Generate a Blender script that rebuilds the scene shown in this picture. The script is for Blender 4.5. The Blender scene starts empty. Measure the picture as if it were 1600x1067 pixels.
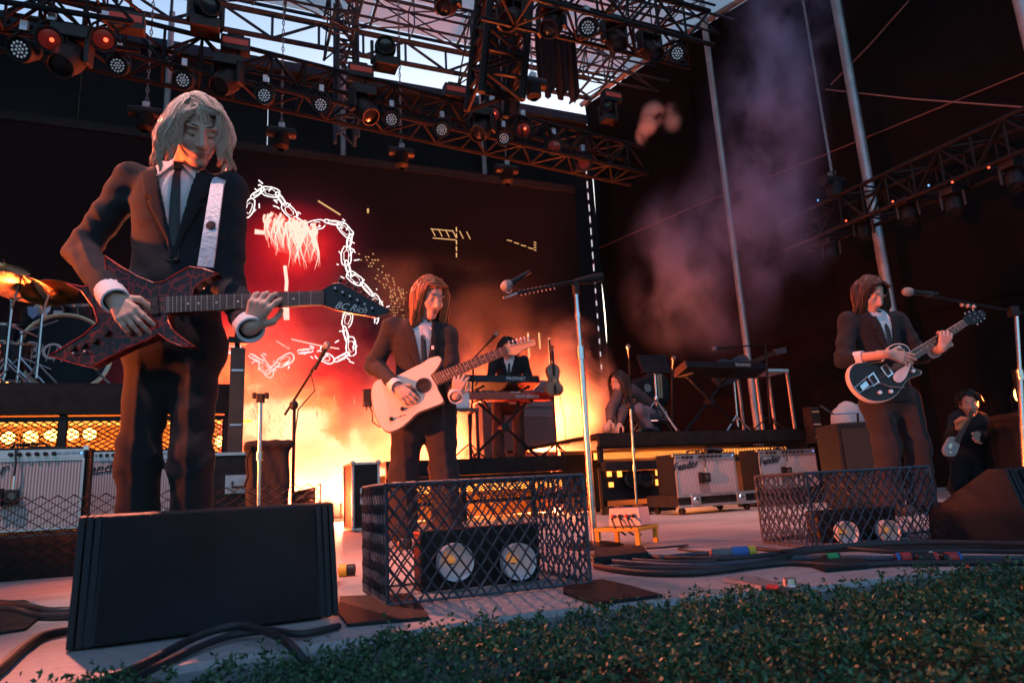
import bpy, bmesh, math, random
import numpy as np
from mathutils import Vector, Matrix
random.seed(7); np.random.seed(7)
SC = bpy.context.scene
COL = SC.collection
R = math.radians
# ------------------------------------------------------------------ camera
CAM_H = .29; FPX = 1067.; PITCH = R(12.3); ROLL = R(3.2); YAW = R(23)
def _axes():
    c, s = math.cos(PITCH), math.sin(PITCH)
    hd = np.array([math.sin(YAW), math.cos(YAW), 0]); r0 = np.array([math.cos(YAW), -math.sin(YAW), 0]); z = np.array([0, 0, 1.])
    fw = hd*c + z*s; u0 = -hd*s + z*c
    return (math.cos(ROLL)*r0 - math.sin(ROLL)*u0, math.sin(ROLL)*r0 + math.cos(ROLL)*u0, fw, hd)
CR, CU, CF, HD = _axes()
CO = np.array([0, 0, CAM_H])
cd = bpy.data.cameras.new('camera'); cam = bpy.data.objects.new('camera', cd); COL.objects.link(cam)
cd.sensor_width = 36; cd.lens = 36*FPX/1600; cd.clip_end = 3000; cd.clip_start = .05
m = Matrix.Identity(4)
for i, a in enumerate((CR, CU, -CF)):
    for j in range(3): m[j][i] = a[j]
m.translation = CO
cam.matrix_world = m
cd.dof.use_dof = True; cd.dof.focus_distance = 3.6; cd.dof.aperture_fstop = 5.6
SC.camera = cam
# ------------------------------------------------------------------ dusk sky and low sun
SUN_EL, SUN_AZ = R(6.0), R(20)
W = bpy.data.worlds.new('World'); SC.world = W; W.use_nodes = True
nt = W.node_tree; bg = nt.nodes['Background']
sky = nt.nodes.new('ShaderNodeTexSky'); sky.sky_type = 'NISHITA'; sky.sun_disc = False
sky.sun_elevation = SUN_EL; sky.sun_rotation = SUN_AZ; sky.air_density = 1.0; sky.dust_density = 2.6; sky.ozone_density = 2.8
nt.links.new(sky.outputs[0], bg.inputs[0]); bg.inputs[1].default_value = .15
sl = bpy.data.lights.new('sun', 'SUN'); so = bpy.data.objects.new('sun', sl); COL.objects.link(so)
sl.energy = .08; sl.angle = R(10); sl.color = (1, .8, .65)
sd = Vector((math.sin(SUN_AZ)*math.cos(SUN_EL), math.cos(SUN_AZ)*math.cos(SUN_EL), math.sin(SUN_EL)))
so.rotation_euler = sd.to_track_quat('Z', 'Y').to_euler()
SC.view_settings.view_transform = 'Standard'; SC.view_settings.look = 'None'; SC.view_settings.gamma = 1
SC.view_settings.use_curve_mapping = False; SC.view_settings.exposure = 1.65
cy = SC.cycles
cy.use_denoising = True; cy.max_bounces = 6; cy.diffuse_bounces = 3; cy.glossy_bounces = 3; cy.transmission_bounces = 4
cy.volume_bounces = 1; cy.transparent_max_bounces = 8; cy.caustics_reflective = False; cy.caustics_refractive = False
cy.sample_clamp_indirect = 4; cy.volume_step_rate = 1.6; cy.volume_max_steps = 128
try: cy.denoiser = 'OPENIMAGEDENOISE'
except Exception: pass
# ------------------------------------------------------------------ from pixel to place
def ray(x, y): return (x-800)*CR - (y-533.5)*CU + FPX*CF
def at(x, y, d):
    v = ray(x, y); return CO + v*d/(v@HD)
def flo(x, y, z=0):
    v = ray(x, y); return CO + v*((z-CAM_H)/v[2])
def wal(x, y, D):
    v = ray(x, y); return CO + v*D/v[1]
def sid(x, y, X):
    v = ray(x, y); return CO + v*X/v[0]
def pla(x, y, p0, n):
    v = ray(x, y); return CO + v*((p0-CO)@n)/(v@n)
# ------------------------------------------------------------------ helpers
def V(*a): return np.array(a, float)
def nrm(v): v = np.asarray(v, float); return v/max(1e-9, np.linalg.norm(v))
BASE = {}
def thing(name, label, cat, loc=(0, 0, 0), group=None):
    o = bpy.data.objects.new(name, None); COL.objects.link(o)
    o.location = [float(q) for q in loc]; o['label'] = label; o['category'] = cat; o.empty_display_size = .1
    if group: o['group'] = group
    BASE[o] = np.array(loc, float); return o
def tag(o, label, cat, group=None):
    o['label'] = label; o['category'] = cat
    if group: o['group'] = group
    return o
def basis(d, hint=(0, 0, 1)):
    d = nrm(d); h = np.array(hint, float)
    if abs(d@h) > .95: h = V(1, 0, 0)
    a = nrm(np.cross(h, d)); b = np.cross(d, a); return a, b, d
class MB:
    def __init__(s): s.v = []; s.f = []
    def add(s, v, f):
        n = len(s.v); s.v += [tuple(map(float, p)) for p in v]; s.f += [tuple(i+n for i in q) for q in f]; return s
    def box(s, c, size, ax=None, taper=1.0):
        c = np.array(c, float); X, Y, Z = ax if ax is not None else np.eye(3)
        hx, hy, hz = [q/2 for q in size]; v = []
        for k, (i, j) in ((-1, (1, 1)), (1, (taper, taper))):
            for a, b in ((-1, -1), (1, -1), (1, 1), (-1, 1)):
                v.append(c + np.array(X)*a*hx*i + np.array(Y)*b*hy*j + np.array(Z)*k*hz)
        return s.add(v, [(3, 2, 1, 0), (4, 5, 6, 7), (0, 1, 5, 4), (1, 2, 6, 5), (2, 3, 7, 6), (3, 0, 4, 7)])
    def tube(s, pts, r, n=8, cap=True, flat=1.0, hint=(0, 0, 1)):
        pts = [np.array(p, float) for p in pts]; m = len(pts)
        rs = r if hasattr(r, '__len__') else [r]*m
        v = []; pa = None
        for i, p in enumerate(pts):
            d = pts[min(i+1, m-1)] - pts[max(i-1, 0)]
            a, b, _ = basis(d, hint)
            if pa is not None:
                if a@pa < 0 and abs(a@pa) > .5: a, b = -a, -b
            pa = a
            for k in range(n):
                t = 2*math.pi*k/n; v.append(p + (a*math.cos(t) + b*math.sin(t)*flat)*rs[i])
        f = [(i*n+k, i*n+(k+1) % n, (i+1)*n+(k+1) % n, (i+1)*n+k) for i in range(m-1) for k in range(n)]
        if cap and n > 2: f += [tuple(range(n))[::-1], tuple((m-1)*n+k for k in range(n))]
        return s.add(v, f)
    def lathe(s, prof, c, axis=(0, 0, 1), n=24, cap=False):
        a, b, d = basis(axis); c = np.array(c, float); v = []
        for (rr, h) in prof:
            for k in range(n):
                t = 2*math.pi*k/n; v.append(c + d*h + (a*math.cos(t)+b*math.sin(t))*rr)
        m = len(prof)
        f = [(i*n+k, i*n+(k+1) % n, (i+1)*n+(k+1) % n, (i+1)*n+k) for i in range(m-1) for k in range(n)]
        if cap: f += [tuple(range(n))[::-1], tuple((m-1)*n+k for k in range(n))]
        return s.add(v, f)
    def prism(s, pts, off, cap=True):
        pts = [np.array(p, float) for p in pts]; off = np.array(off, float); n = len(pts)
        v = pts + [p+off for p in pts]
        f = [(i, (i+1) % n, n+(i+1) % n, n+i) for i in range(n)]
        if cap: f += [tuple(range(n))[::-1], tuple(range(n, 2*n))]
        return s.add(v, f)
    def poly(s, pts): return s.add(pts, [tuple(range(len(pts)))])
    def ell(s, c, rad, ax=None, nu=14, nv=9):
        X, Y, Z = ax if ax is not None else np.eye(3); c = np.array(c, float); v = []
        X, Y, Z = map(np.array, (X, Y, Z))
        for j in range(nv+1):
            t = math.pi*j/nv
            for i in range(nu):
                q = 2*math.pi*i/nu
                v.append(c + X*rad[0]*math.sin(t)*math.cos(q) + Y*rad[1]*math.sin(t)*math.sin(q) + Z*rad[2]*math.cos(t))
        f = [(j*nu+i, (j+1)*nu+i, (j+1)*nu+(i+1) % nu, j*nu+(i+1) % nu) for j in range(nv) for i in range(nu)]
        return s.add(v, f)
    def build(s, name, mat, parent=None, smooth=None, bevel=0, kind=None):
        me = bpy.data.meshes.new(name); base = V(0, 0, 0)
        if parent is not None:
            q = parent
            while q is not None:
                if q in BASE: base = BASE[q]; break
                q = q.parent
        va = np.array(s.v, float).reshape(-1, 3) - base
        me.from_pydata(va.tolist(), [], s.f); me.validate()
        if bevel:
            bm = bmesh.new(); bm.from_mesh(me); bmesh.ops.remove_doubles(bm, verts=bm.verts, dist=1e-5)
            ed = [e for e in bm.edges if len(e.link_faces) == 2 and e.calc_face_angle(0) > .6]
            bmesh.ops.bevel(bm, geom=ed, offset=bevel, segments=2, affect='EDGES', profile=.6); bm.to_mesh(me); bm.free()
        if smooth is not None:
            me.polygons.foreach_set('use_smooth', [True]*len(me.polygons))
            if smooth < 180: me.set_sharp_from_angle(angle=R(smooth))
        me.materials.append(mat)
        o = bpy.data.objects.new(name, me); COL.objects.link(o)
        if parent is not None: o.parent = parent
        if kind: o['kind'] = kind
        return o
UNIT = {}
def bar(parent, name, a, b, r, mat, n=6):
    """a straight round bar as its own object; all bars of one material share a unit mesh"""
    key = (mat.name, n)
    if key not in UNIT:
        me = bpy.data.meshes.new('unit_bar')
        vs = [(math.cos(2*math.pi*k/n), math.sin(2*math.pi*k/n), z) for z in (0, 1) for k in range(n)]
        me.from_pydata(vs, [], [(k, (k+1) % n, n+(k+1) % n, n+k) for k in range(n)] + [tuple(range(n))[::-1], tuple(range(n, 2*n))])
        me.materials.append(mat); UNIT[key] = me
    o = bpy.data.objects.new(name, UNIT[key]); COL.objects.link(o)
    q = parent; base = V(0, 0, 0)
    while q is not None:
        if q in BASE: base = BASE[q]; break
        q = q.parent
    a = np.array(a, float)-base; b = np.array(b, float)-base
    x, y, z = basis(b-a); L = np.linalg.norm(b-a)
    mm = Matrix([[x[i]*r, y[i]*r, z[i]*L, a[i]] for i in range(3)] + [[0, 0, 0, 1]])
    o.parent = parent; o.matrix_local = mm
    return o
def clone(root, loc=None, rotz=None, label=None, group=None, parent=None):
    c = root.copy(); COL.objects.link(c)
    if parent is not None: c.parent = parent
    if root in BASE: BASE[c] = np.array(loc if loc is not None else BASE[root], float)
    if loc is not None: c.location = [float(q) for q in loc]
    if rotz is not None: c.rotation_euler = (0, 0, rotz)
    if label: c['label'] = label
    if group: c['group'] = group
    for ch in list(root.children): clone(ch, parent=c)
    return c
# ------------------------------------------------------------------ materials
MATS = {}
def mat(name, col, rough=.6, metal=0, var=0, scale=8, bump=0, bscale=None, emit=None, es=0, spec=.5, col2=None, coat=0, sheen=0, trans=0):
    if name in MATS: return MATS[name]
    m = bpy.data.materials.new(name); m.use_nodes = True; n = m.node_tree; b = n.nodes['Principled BSDF']
    L = n.links.new
    b.inputs['Base Color'].default_value = (*col, 1); b.inputs['Roughness'].default_value = rough; b.inputs['Metallic'].default_value = metal
    b.inputs['Specular IOR Level'].default_value = spec; b.inputs['Coat Weight'].default_value = coat; b.inputs['Sheen Weight'].default_value = sheen
    if var or bump or col2:
        tc = n.nodes.new('ShaderNodeTexCoord')
        nz = n.nodes.new('ShaderNodeTexNoise'); nz.inputs['Scale'].default_value = scale; nz.inputs['Detail'].default_value = 6
        L(tc.outputs['Object'], nz.inputs['Vector'])
        if var or col2:
            rp = n.nodes.new('ShaderNodeValToRGB'); rp.color_ramp.elements[0].position = .3; rp.color_ramp.elements[1].position = .7
            c2 = col2 if col2 else tuple(min(1, q*(1+var)) for q in col); c1 = col if col2 else tuple(q*(1-var) for q in col)
            rp.color_ramp.elements[0].color = (*c1, 1); rp.color_ramp.elements[1].color = (*c2, 1)
            L(nz.outputs['Fac'], rp.inputs['Fac']); L(rp.outputs['Color'], b.inputs['Base Color'])
            mr = n.nodes.new('ShaderNodeMapRange'); mr.inputs['To Min'].default_value = max(.03, rough-.12); mr.inputs['To Max'].default_value = min(1, rough+.15)
            L(nz.outputs['Fac'], mr.inputs['Value']); L(mr.outputs['Result'], b.inputs['Roughness'])
        if bump:
            n2 = n.nodes.new('ShaderNodeTexNoise'); n2.inputs['Scale'].default_value = bscale or scale*4; n2.inputs['Detail'].default_value = 4
            L(tc.outputs['Object'], n2.inputs['Vector'])
            bp = n.nodes.new('ShaderNodeBump'); bp.inputs['Strength'].default_value = bump; bp.inputs['Distance'].default_value = .01
            L(n2.outputs['Fac'], bp.inputs['Height']); L(bp.outputs['Normal'], b.inputs['Normal'])
    if emit: b.inputs['Emission Color'].default_value = (*emit, 1); b.inputs['Emission Strength'].default_value = es
    if trans: b.inputs['Transmission Weight'].default_value = trans
    MATS[name] = m; return m
BLACKM = mat('black_powder_coat', (.011, .011, .013), .5, .0, var=.4, scale=20, bump=.1, spec=.25)
BLACKP = mat('black_plastic', (.014, .014, .016), .45, var=.3, scale=30, spec=.35)
TRUSSM = mat('dark_truss_metal', (.012, .012, .014), .55, 0, var=.3, scale=12, spec=.2)
STEELB = mat('blue_painted_steel', (.016, .045, .085), .55, .1, var=.3, scale=3)
CHROME = mat('chrome', (.62, .62, .64), .22, 1, var=.15, scale=14)
ALU = mat('brushed_aluminium', (.55, .55, .56), .38, .9, var=.2, scale=15)
POLE = mat('galvanised_pole', (.42, .43, .45), .45, .6, var=.2, scale=5)
RUBBER = mat('black_rubber', (.014, .014, .015), .65, var=.4, scale=10, bump=.25, spec=.25)
CABLEM = mat('cable_rubber', (.02, .022, .026), .5, var=.3, scale=18)
WHITEP = mat('white_paint', (.75, .75, .74), .45, var=.08, scale=12)
BLUEL = mat('blue_led', (.1, .3, .6), .4, emit=(.15, .45, 1), es=.5)
REDL = mat('red_led', (.5, .05, .02), .4, emit=(1, .08, .03), es=1.2)
LEDW = mat('cool_lamp_face', (.5, .55, .6), .25, emit=(.55, .7, .85), es=.06)
HOT = mat('orange_lamp_glow', (.9, .4, .1), .4, emit=(1, .36, .07), es=5)
HOT2 = mat('amber_strip_glow', (.9, .4, .1), .4, emit=(1, .3, .05), es=1.0)
# ------------------------------------------------------------------ smooth solids from distance fields (surface nets)
def sdf_mesh(f, lo, hi, h):
    lo = np.array(lo, float); hi = np.array(hi, float)
    n = np.maximum(4, np.ceil((hi-lo)/h).astype(int)+1)
    ax = [lo[i] + h*np.arange(n[i]) for i in range(3)]
    q = 4; m = (n+q-2)//q + 1                                   # coarse pass, then only the cells near the surface
    cx = [lo[i] + h*q*np.arange(m[i]) for i in range(3)]
    C = f(np.stack(np.meshgrid(*cx, indexing='ij'), -1).reshape(-1, 3).astype(np.float32)).reshape(m)
    I = [np.minimum((np.arange(n[i])+q//2)//q, m[i]-1) for i in range(3)]
    S = C[np.ix_(*I)].astype(np.float32)
    near = np.abs(S) < h*q*1.7
    N = np.argwhere(near)
    if len(N): S[near] = f((lo + h*N).astype(np.float32))
    ins = S < 0
    c = [ins[i:n[0]-1+i, j:n[1]-1+j, k:n[2]-1+k] for i in (0, 1) for j in (0, 1) for k in (0, 1)]
    cnt = sum(q.astype(int) for q in c); act = (cnt > 0) & (cnt < 8)
    idx = -np.ones(act.shape, int); A = np.argwhere(act); idx[act] = np.arange(len(A))
    acc = np.zeros((len(A), 3)); num = np.zeros(len(A))
    cor = [(i, j, k) for i in (0, 1) for j in (0, 1) for k in (0, 1)]
    for p in cor:
        for q in cor:
            if sum(q)-sum(p) == 1 and all(b >= a for a, b in zip(p, q)):
                sa = S[A[:, 0]+p[0], A[:, 1]+p[1], A[:, 2]+p[2]]; sb = S[A[:, 0]+q[0], A[:, 1]+q[1], A[:, 2]+q[2]]
                mk = (sa < 0) != (sb < 0); t = np.where(mk, sa/np.where(mk, sa-sb, 1), 0)
                pt = np.array(p) + t[:, None]*(np.array(q)-np.array(p))
                acc[mk] += pt[mk]; num[mk] += 1
    vs = lo + h*(A + acc/num[:, None])
    faces = []
    for d in range(3):
        e = [slice(None)]*3; e2 = [slice(None)]*3; e[d] = slice(0, -1); e2[d] = slice(1, None)
        x = ins[tuple(e)] != ins[tuple(e2)]
        for P in [np.argwhere(x)]:
            u, w = [(1, 2), (2, 0), (0, 1)][d]
            ok = (P[:, u] > 0) & (P[:, w] > 0) & (P[:, u] < n[u]-1) & (P[:, w] < n[w]-1); P = P[ok]
            def I(du, dw):
                Q = P.copy(); Q[:, u] -= du; Q[:, w] -= dw; return idx[Q[:, 0], Q[:, 1], Q[:, 2]]
            q = np.stack([I(1, 1), I(0, 1), I(0, 0), I(1, 0)], 1)
            flip = ~ins[P[:, 0], P[:, 1], P[:, 2]]; q[flip] = q[flip][:, ::-1]; faces.append(q)
    fs = np.concatenate(faces); fs = fs[(fs >= 0).all(1)]
    return vs, fs
def rc(P, a, b, ra, rb, fd=None, fs=1.0):
    a = np.asarray(a, np.float32); b = np.asarray(b, np.float32); ab = b-a
    t = np.clip(((P-a)@ab)/max(1e-9, ab@ab), 0, 1)
    q = P - a - t[:, None]*ab
    if fd is not None: q = q + np.outer((q@fd)*(fs-1), fd).astype(np.float32)
    return np.sqrt((q*q).sum(1)) - (ra + t*(rb-ra))
def el(P, c, r, ax=None):
    q = P - np.asarray(c, np.float32)
    if ax is not None: q = q @ np.stack(ax).T.astype(np.float32)
    r = np.asarray(r, np.float32)
    k0 = np.sqrt(((q/r)**2).sum(1)); k1 = np.sqrt(((q/(r*r))**2).sum(1))
    return k0*(k0-1)/np.maximum(k1, 1e-6)
def smin(a, b, k):
    h = np.clip(.5+.5*(b-a)/k, 0, 1); return b + (a-b)*h - k*h*(1-h)
def smax(a, b, k): return -smin(-a, -b, k)
def su(k, *ds):
    r = ds[0]
    for d in ds[1:]: r = smin(r, d, k)
    return r
def bounds(pts, pad):
    p = np.array(pts); return p.min(0)-pad, p.max(0)+pad
# ------------------------------------------------------------------ lettering
TXT = {}
for s_, sh_ in (('DELUXE REVERB', 0), ('Fender', .35), ('BOY', .12), ('nord electro', 0), ('PROPHET', 0), ('BC Rich', .4), ('9', 0)):
    cu = bpy.data.curves.new('lettering', 'FONT'); cu.body = s_; cu.size = 1; cu.extrude = .012; cu.shear = sh_; cu.align_x = 'CENTER'; cu.align_y = 'CENTER'; cu.resolution_u = 3
    to = bpy.data.objects.new('lettering', cu); COL.objects.link(to)
    TXT[s_] = bpy.data.meshes.new_from_object(to.evaluated_get(bpy.context.evaluated_depsgraph_get())); bpy.data.objects.remove(to); bpy.data.curves.remove(cu)
def text_mesh(name, s, p, xdir, up, size, mt, parent, shear=0, ext=.0006):
    me = TXT[s].copy(); me.name = name
    x = nrm(xdir); y = nrm(np.array(up)-x*(np.array(up)@x)); z = np.cross(x, y); p = np.array(p, float)
    q = parent
    while q is not None:
        if q in BASE: p = p-BASE[q]; break
        q = q.parent
    e = ext/.012
    me.transform(Matrix([[x[i]*size, y[i]*size, z[i]*e, p[i]] for i in range(3)] + [[0, 0, 0, 1]]))
    me.materials.clear(); me.materials.append(mt)
    o = bpy.data.objects.new(name, me); COL.objects.link(o); o.parent = parent; return o
# ------------------------------------------------------------------ expanded metal
def lattice(mb, o, u, v, du, dv, r, n=4, amp=1.0):
    """zigzag strands filling the rectangle o, o+u, o+v"""
    o, u, v = map(lambda q: np.array(q, float), (o, u, v)); Lu, Lv = np.linalg.norm(u), np.linalg.norm(v)
    nu = max(2, int(round(Lu/du*2))); nv = max(1, int(round(Lv/dv)))
    nn = nrm(np.cross(u, v))
    for j in range(nu//2+1):
        for sgn in (0, 1):
            pts = []
            for i in range(nv*2+1):
                k = 2*j + ((i + sgn) % 2)*(1 if sgn == 0 else 1) - (1 if sgn else 0)
                k = min(max(k, 0), nu)
                jx = .5*r*math.sin(k*12.9+i*7.3)*(0 < k < nu); pts.append(o + u*k/nu + u/Lu*jx + v*i/(nv*2) + nn*(r*.6 if sgn else -r*.6))
            mb.tube(pts, r, n, cap=False, hint=nn)
ORD = ['first', 'second', 'third', 'fourth', 'fifth', 'sixth', 'seventh', 'eighth', 'ninth', 'tenth', 'eleventh', 'twelfth']
# ------------------------------------------------------------------ ground and stage
def struct(o): o['kind'] = 'structure'; return o
GROUND = mat('pit_concrete', (.1, .1, .1), .85, var=.25, scale=2, bump=.2)
mb = MB(); mb.poly([(-400, -400, -1.25), (400, -400, -1.25), (400, 400, -1.25), (-400, 400, -1.25)]); struct(mb.build('ground', GROUND))
def concrete():
    m = mat('stage_concrete', (.36, .36, .36), .62); n = m.node_tree; b = n.nodes['Principled BSDF']; L = n.links.new
    tc = n.nodes.new('ShaderNodeTexCoord')
    mp = n.nodes.new('ShaderNodeMapping'); mp.inputs['Scale'].default_value = (.5, 3.5, 1); L(tc.outputs['Object'], mp.inputs['Vector'])
    n1 = n.nodes.new('ShaderNodeTexNoise'); n1.inputs['Scale'].default_value = 2.2; n1.inputs['Detail'].default_value = 9; n1.inputs['Roughness'].default_value = .65; L(mp.outputs[0], n1.inputs['Vector'])
    n2 = n.nodes.new('ShaderNodeTexNoise'); n2.inputs['Scale'].default_value = 60; n2.inputs['Detail'].default_value = 5; L(tc.outputs['Object'], n2.inputs['Vector'])
    rp = n.nodes.new('ShaderNodeValToRGB'); e = rp.color_ramp.elements; e[0].position = .3; e[0].color = (.27, .27, .27, 1); e[1].position = .72; e[1].color = (.46, .455, .45, 1); L(n1.outputs['Fac'], rp.inputs['Fac'])
    mx = n.nodes.new('ShaderNodeMixRGB'); mx.blend_type = 'MULTIPLY'; mx.inputs[0].default_value = .5; L(rp.outputs[0], mx.inputs[1])
    r2 = n.nodes.new('ShaderNodeValToRGB'); r2.color_ramp.elements[0].position = .35; r2.color_ramp.elements[0].color = (.55, .55, .55, 1); r2.color_ramp.elements[1].position = .6; L(n2.outputs['Fac'], r2.inputs['Fac']); L(r2.outputs[0], mx.inputs[2])
    L(mx.outputs[0], b.inputs['Base Color'])
    mr = n.nodes.new('ShaderNodeMapRange'); mr.inputs['To Min'].default_value = .42; mr.inputs['To Max'].default_value = .75; L(n1.outputs['Fac'], mr.inputs['Value']); L(mr.outputs[0], b.inputs['Roughness'])
    bp = n.nodes.new('ShaderNodeBump'); bp.inputs['Strength'].default_value = .25; bp.inputs['Distance'].default_value = .004; L(n2.outputs['Fac'], bp.inputs['Height']); L(bp.outputs[0], b.inputs['Normal'])
    return m
CONC = concrete()
LIP = [(-12, 1.62), (-1.5, 1.57), (-.25, 1.53), (.2, 1.58), (.7, 1.62), (1.06, 1.55), (1.5, 1.46), (2.1, 1.42), (3.5, 1.38), (11.5, 1.2)]
mb = MB(); top = [V(x, y, 0) for x, y in LIP]; rad = [V(x, y-.012, -.014) for x, y in LIP]; bot = [V(x, y-.012, -1.25) for x, y in LIP]; bk = [V(x, 14.5, 0) for x, y in LIP]
k = len(LIP)
mb.add(bk+top+rad+bot, [(r*k+i, r*k+i+1, (r+1)*k+i+1, (r+1)*k+i) for r in range(3) for i in range(k-1)])
struct(mb.build('stage_floor', CONC))
# ------------------------------------------------------------------ rear wall, side wall, roof
GREYW = mat('grey_rear_wall_cloth', (.026, .028, .034), .9, var=.2, scale=1.2, bump=.3, bscale=6, spec=.15)
DARKW = mat('dark_side_tarpaulin', (.008, .006, .0065), .9, var=.35, scale=.8, bump=.5, bscale=2.5, spec=.1)
w_ = thing('rear_wall', 'dark grey rear stage wall rising above the black video screen', 'wall', (0, 12.9, 0))
xs = [-11, -6.5, -2.6, .55, 3.2, 5.6, 7.75]
for i in range(len(xs)-1):
    mb = MB(); mb.box(((xs[i]+xs[i+1])/2, 12.9+.004*(i % 2), 4.35), (xs[i+1]-xs[i]-.012, .08, 8.7)); mb.build('panel', GREYW, w_)
mb = MB(); mb.box((-1.6, 12.86, 8.8), (18.6, .2, .2)); mb.build('top_beam', STEELB, w_)
sw = thing('side_wall', 'black tarpaulin side wall running along the right of the stage', 'wall', (9.3, 8, 0))
SWP = [(7.75, 12.95), (8.5, 10.1), (9.25, 8), (10.2, 5), (11, 0), (11.3, -3)]
for i in range(len(SWP)-1):
    (x0, y0), (x1, y1) = SWP[i:i+2]; mb = MB(); nz = 12; nx = 8
    for lev, (za, zb) in enumerate(((0, 1.75), (1.75, 2.6), (2.6, 5.6), (5.6, 9.25))):
        g = []
        for a in range(nx+1):
            for b in range(nz+1):
                t = -.01+1.02*a/nx; z = za-.03+(zb-za+.06)*b/nz; s = .05*math.sin(math.pi*b/nz)*(1+math.sin(a*1.7+lev)) + (.03 if lev % 2 else 0) + .008*(i % 2)
                g.append(V(x0+(x1-x0)*t + s, y0+(y1-y0)*t, z))
        mb2 = MB(); mb2.add(g, [(a*(nz+1)+b, a*(nz+1)+b+1, (a+1)*(nz+1)+b+1, (a+1)*(nz+1)+b) for a in range(nx) for b in range(nz)])
        mb2.build('tarpaulin_panel', DARKW, sw, smooth=40)
    bar(sw, 'seam_rope', (x0-.02, y0, 5.6), (x1-.02, y1, 5.6), .012, mat('seam_rope', (.2, .09, .07), .8))
    bar(sw, 'top_tube', (x0-.1, y0, 9.27), (x1-.1, y1, 9.27), .06, mat('cream_edge_tube', (.35, .35, .33), .6))
lw = thing('side_wall', 'black tarpaulin side wall at the far left of the stage', 'wall', (-10.8, 6, 0))
for k in range(6):
    mb = MB(); mb.box((-10.85-.01*(k % 2), 13-2.7*k-1.35, 4.6), (.06, 2.72, 9.2)); mb.build('tarpaulin_panel', DARKW, lw)
def roofmat():
    m = bpy.data.materials.new('translucent_roof_sheet'); m.use_nodes = True; n = m.node_tree; n.nodes.clear(); L = n.links.new
    o = n.nodes.new('ShaderNodeOutputMaterial'); d = n.nodes.new('ShaderNodeBsdfDiffuse'); t = n.nodes.new('ShaderNodeBsdfTranslucent'); mx = n.nodes.new('ShaderNodeMixShader')
    tc = n.nodes.new('ShaderNodeTexCoord'); nz = n.nodes.new('ShaderNodeTexNoise'); nz.inputs['Scale'].default_value = .7; nz.inputs['Detail'].default_value = 6; L(tc.outputs['Object'], nz.inputs['Vector'])
    rp = n.nodes.new('ShaderNodeValToRGB'); rp.color_ramp.elements[0].color = (.72, .78, .8, 1); rp.color_ramp.elements[1].color = (.86, .9, .9, 1); L(nz.outputs['Fac'], rp.inputs['Fac'])
    L(rp.outputs[0], d.inputs[0]); L(rp.outputs[0], t.inputs[0]); mx.inputs[0].default_value = .8; L(d.outputs[0], mx.inputs[1]); L(t.outputs[0], mx.inputs[2]); L(mx.outputs[0], o.inputs[0]); return m
ROOFM = roofmat()
rf = thing('stage_roof', 'pale translucent sheet roof above the blue steel trusses', 'roof', (0, 7, 9.6))
RX = [-11, -8, -5, -2, .2, 2.4, 4.6, 6.8, 9.1, 11.6]; RY = [1.0, 3.2, 5.6, 8, 9.7, 11.2, 12.1]
for i in range(len(RX)-1):
    for j in range(len(RY)-1):
        mb = MB(); mb.box(((RX[i]+RX[i+1])/2, (RY[j]+RY[j+1])/2, 9.62), (RX[i+1]-RX[i]-.05, RY[j+1]-RY[j]-.05, .03)); mb.build('roof_panel', ROOFM, rf)
for y in RY: bar(rf, 'purlin', (-11, y, 9.56), (11.6, y, 9.56), .035, STEELB)
for x in RX: bar(rf, 'rafter', (x, 1.0, 9.53), (x, 12.1, 9.53), .03, STEELB)
# ------------------------------------------------------------------ trusses
def truss(name, label, a, b, w, h, r, n, mt, tri=False, group=None, cat='truss'):
    a = np.array(a, float); b = np.array(b, float); t = thing(name, label, cat, a, group)
    d = nrm(b-a); sx = nrm(np.cross(d, (0, 0, 1))) if abs(d[2]) < .9 else V(1, 0, 0); up = np.cross(sx, d)
    if up[2] < 0: up = -up
    if tri: cs = [up*h/2, -up*h/2+sx*w/2, -up*h/2-sx*w/2]
    elif w == 0: cs = [up*h/2, -up*h/2]
    else: cs = [up*h/2+sx*w/2, up*h/2-sx*w/2, -up*h/2-sx*w/2, -up*h/2+sx*w/2]
    for c in cs: bar(t, 'chord', a+c, b+c, r, mt)
    prs = [(0, 1)] if len(cs) == 2 else [(i, (i+1) % len(cs)) for i in range(len(cs))]
    for q, (i, j) in enumerate(prs):
        for k in range(n):
            p0 = a+(b-a)*k/n; p1 = a+(b-a)*(k+1)/n
            if (k+q) % 2: bar(t, 'brace', p0+cs[i], p1+cs[j], r*.6, mt, 5)
            else: bar(t, 'brace', p0+cs[j], p1+cs[i], r*.6, mt, 5)
            if k: bar(t, 'upright', p0+cs[i], p0+cs[j], r*.55, mt, 5)
    return t
truss('eave_truss', 'blue steel lattice crossing the bright strip of sky at the rear', (-8, 12.05, 9.1), (7.4, 12.05, 9.1), 0, .5, .05, 18, STEELB, group='blue roof trusses')
for k, (x, h) in enumerate(((-5.2, .8), (-1.9, .9), (1.7, .9), (4.4, .9), (7.0, .8))):
    truss('roof_truss', 'blue steel roof truss running front to back, %s from the left' % ORD[k], (x, 4, 9.0), (x, 12, 9.0), .4, h, .028, 9, STEELB, group='blue roof trusses')
for k, y in enumerate((8.6, 10.6)):
    truss('cross_truss', 'blue steel roof truss spanning side to side, %s from the front' % ORD[k], (-8, y, 8.75), (8.3, y, 8.75), .4, .6, .024, 15, STEELB, group='blue roof trusses')
c_ = wal(538, 40, 11.6)
truss('lattice_column', 'upright blue lattice column before the strip of sky', (c_[0], 11.4, 6.6), (c_[0], 11.4, 9.5), .35, .35, .04, 8, STEELB)
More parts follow.
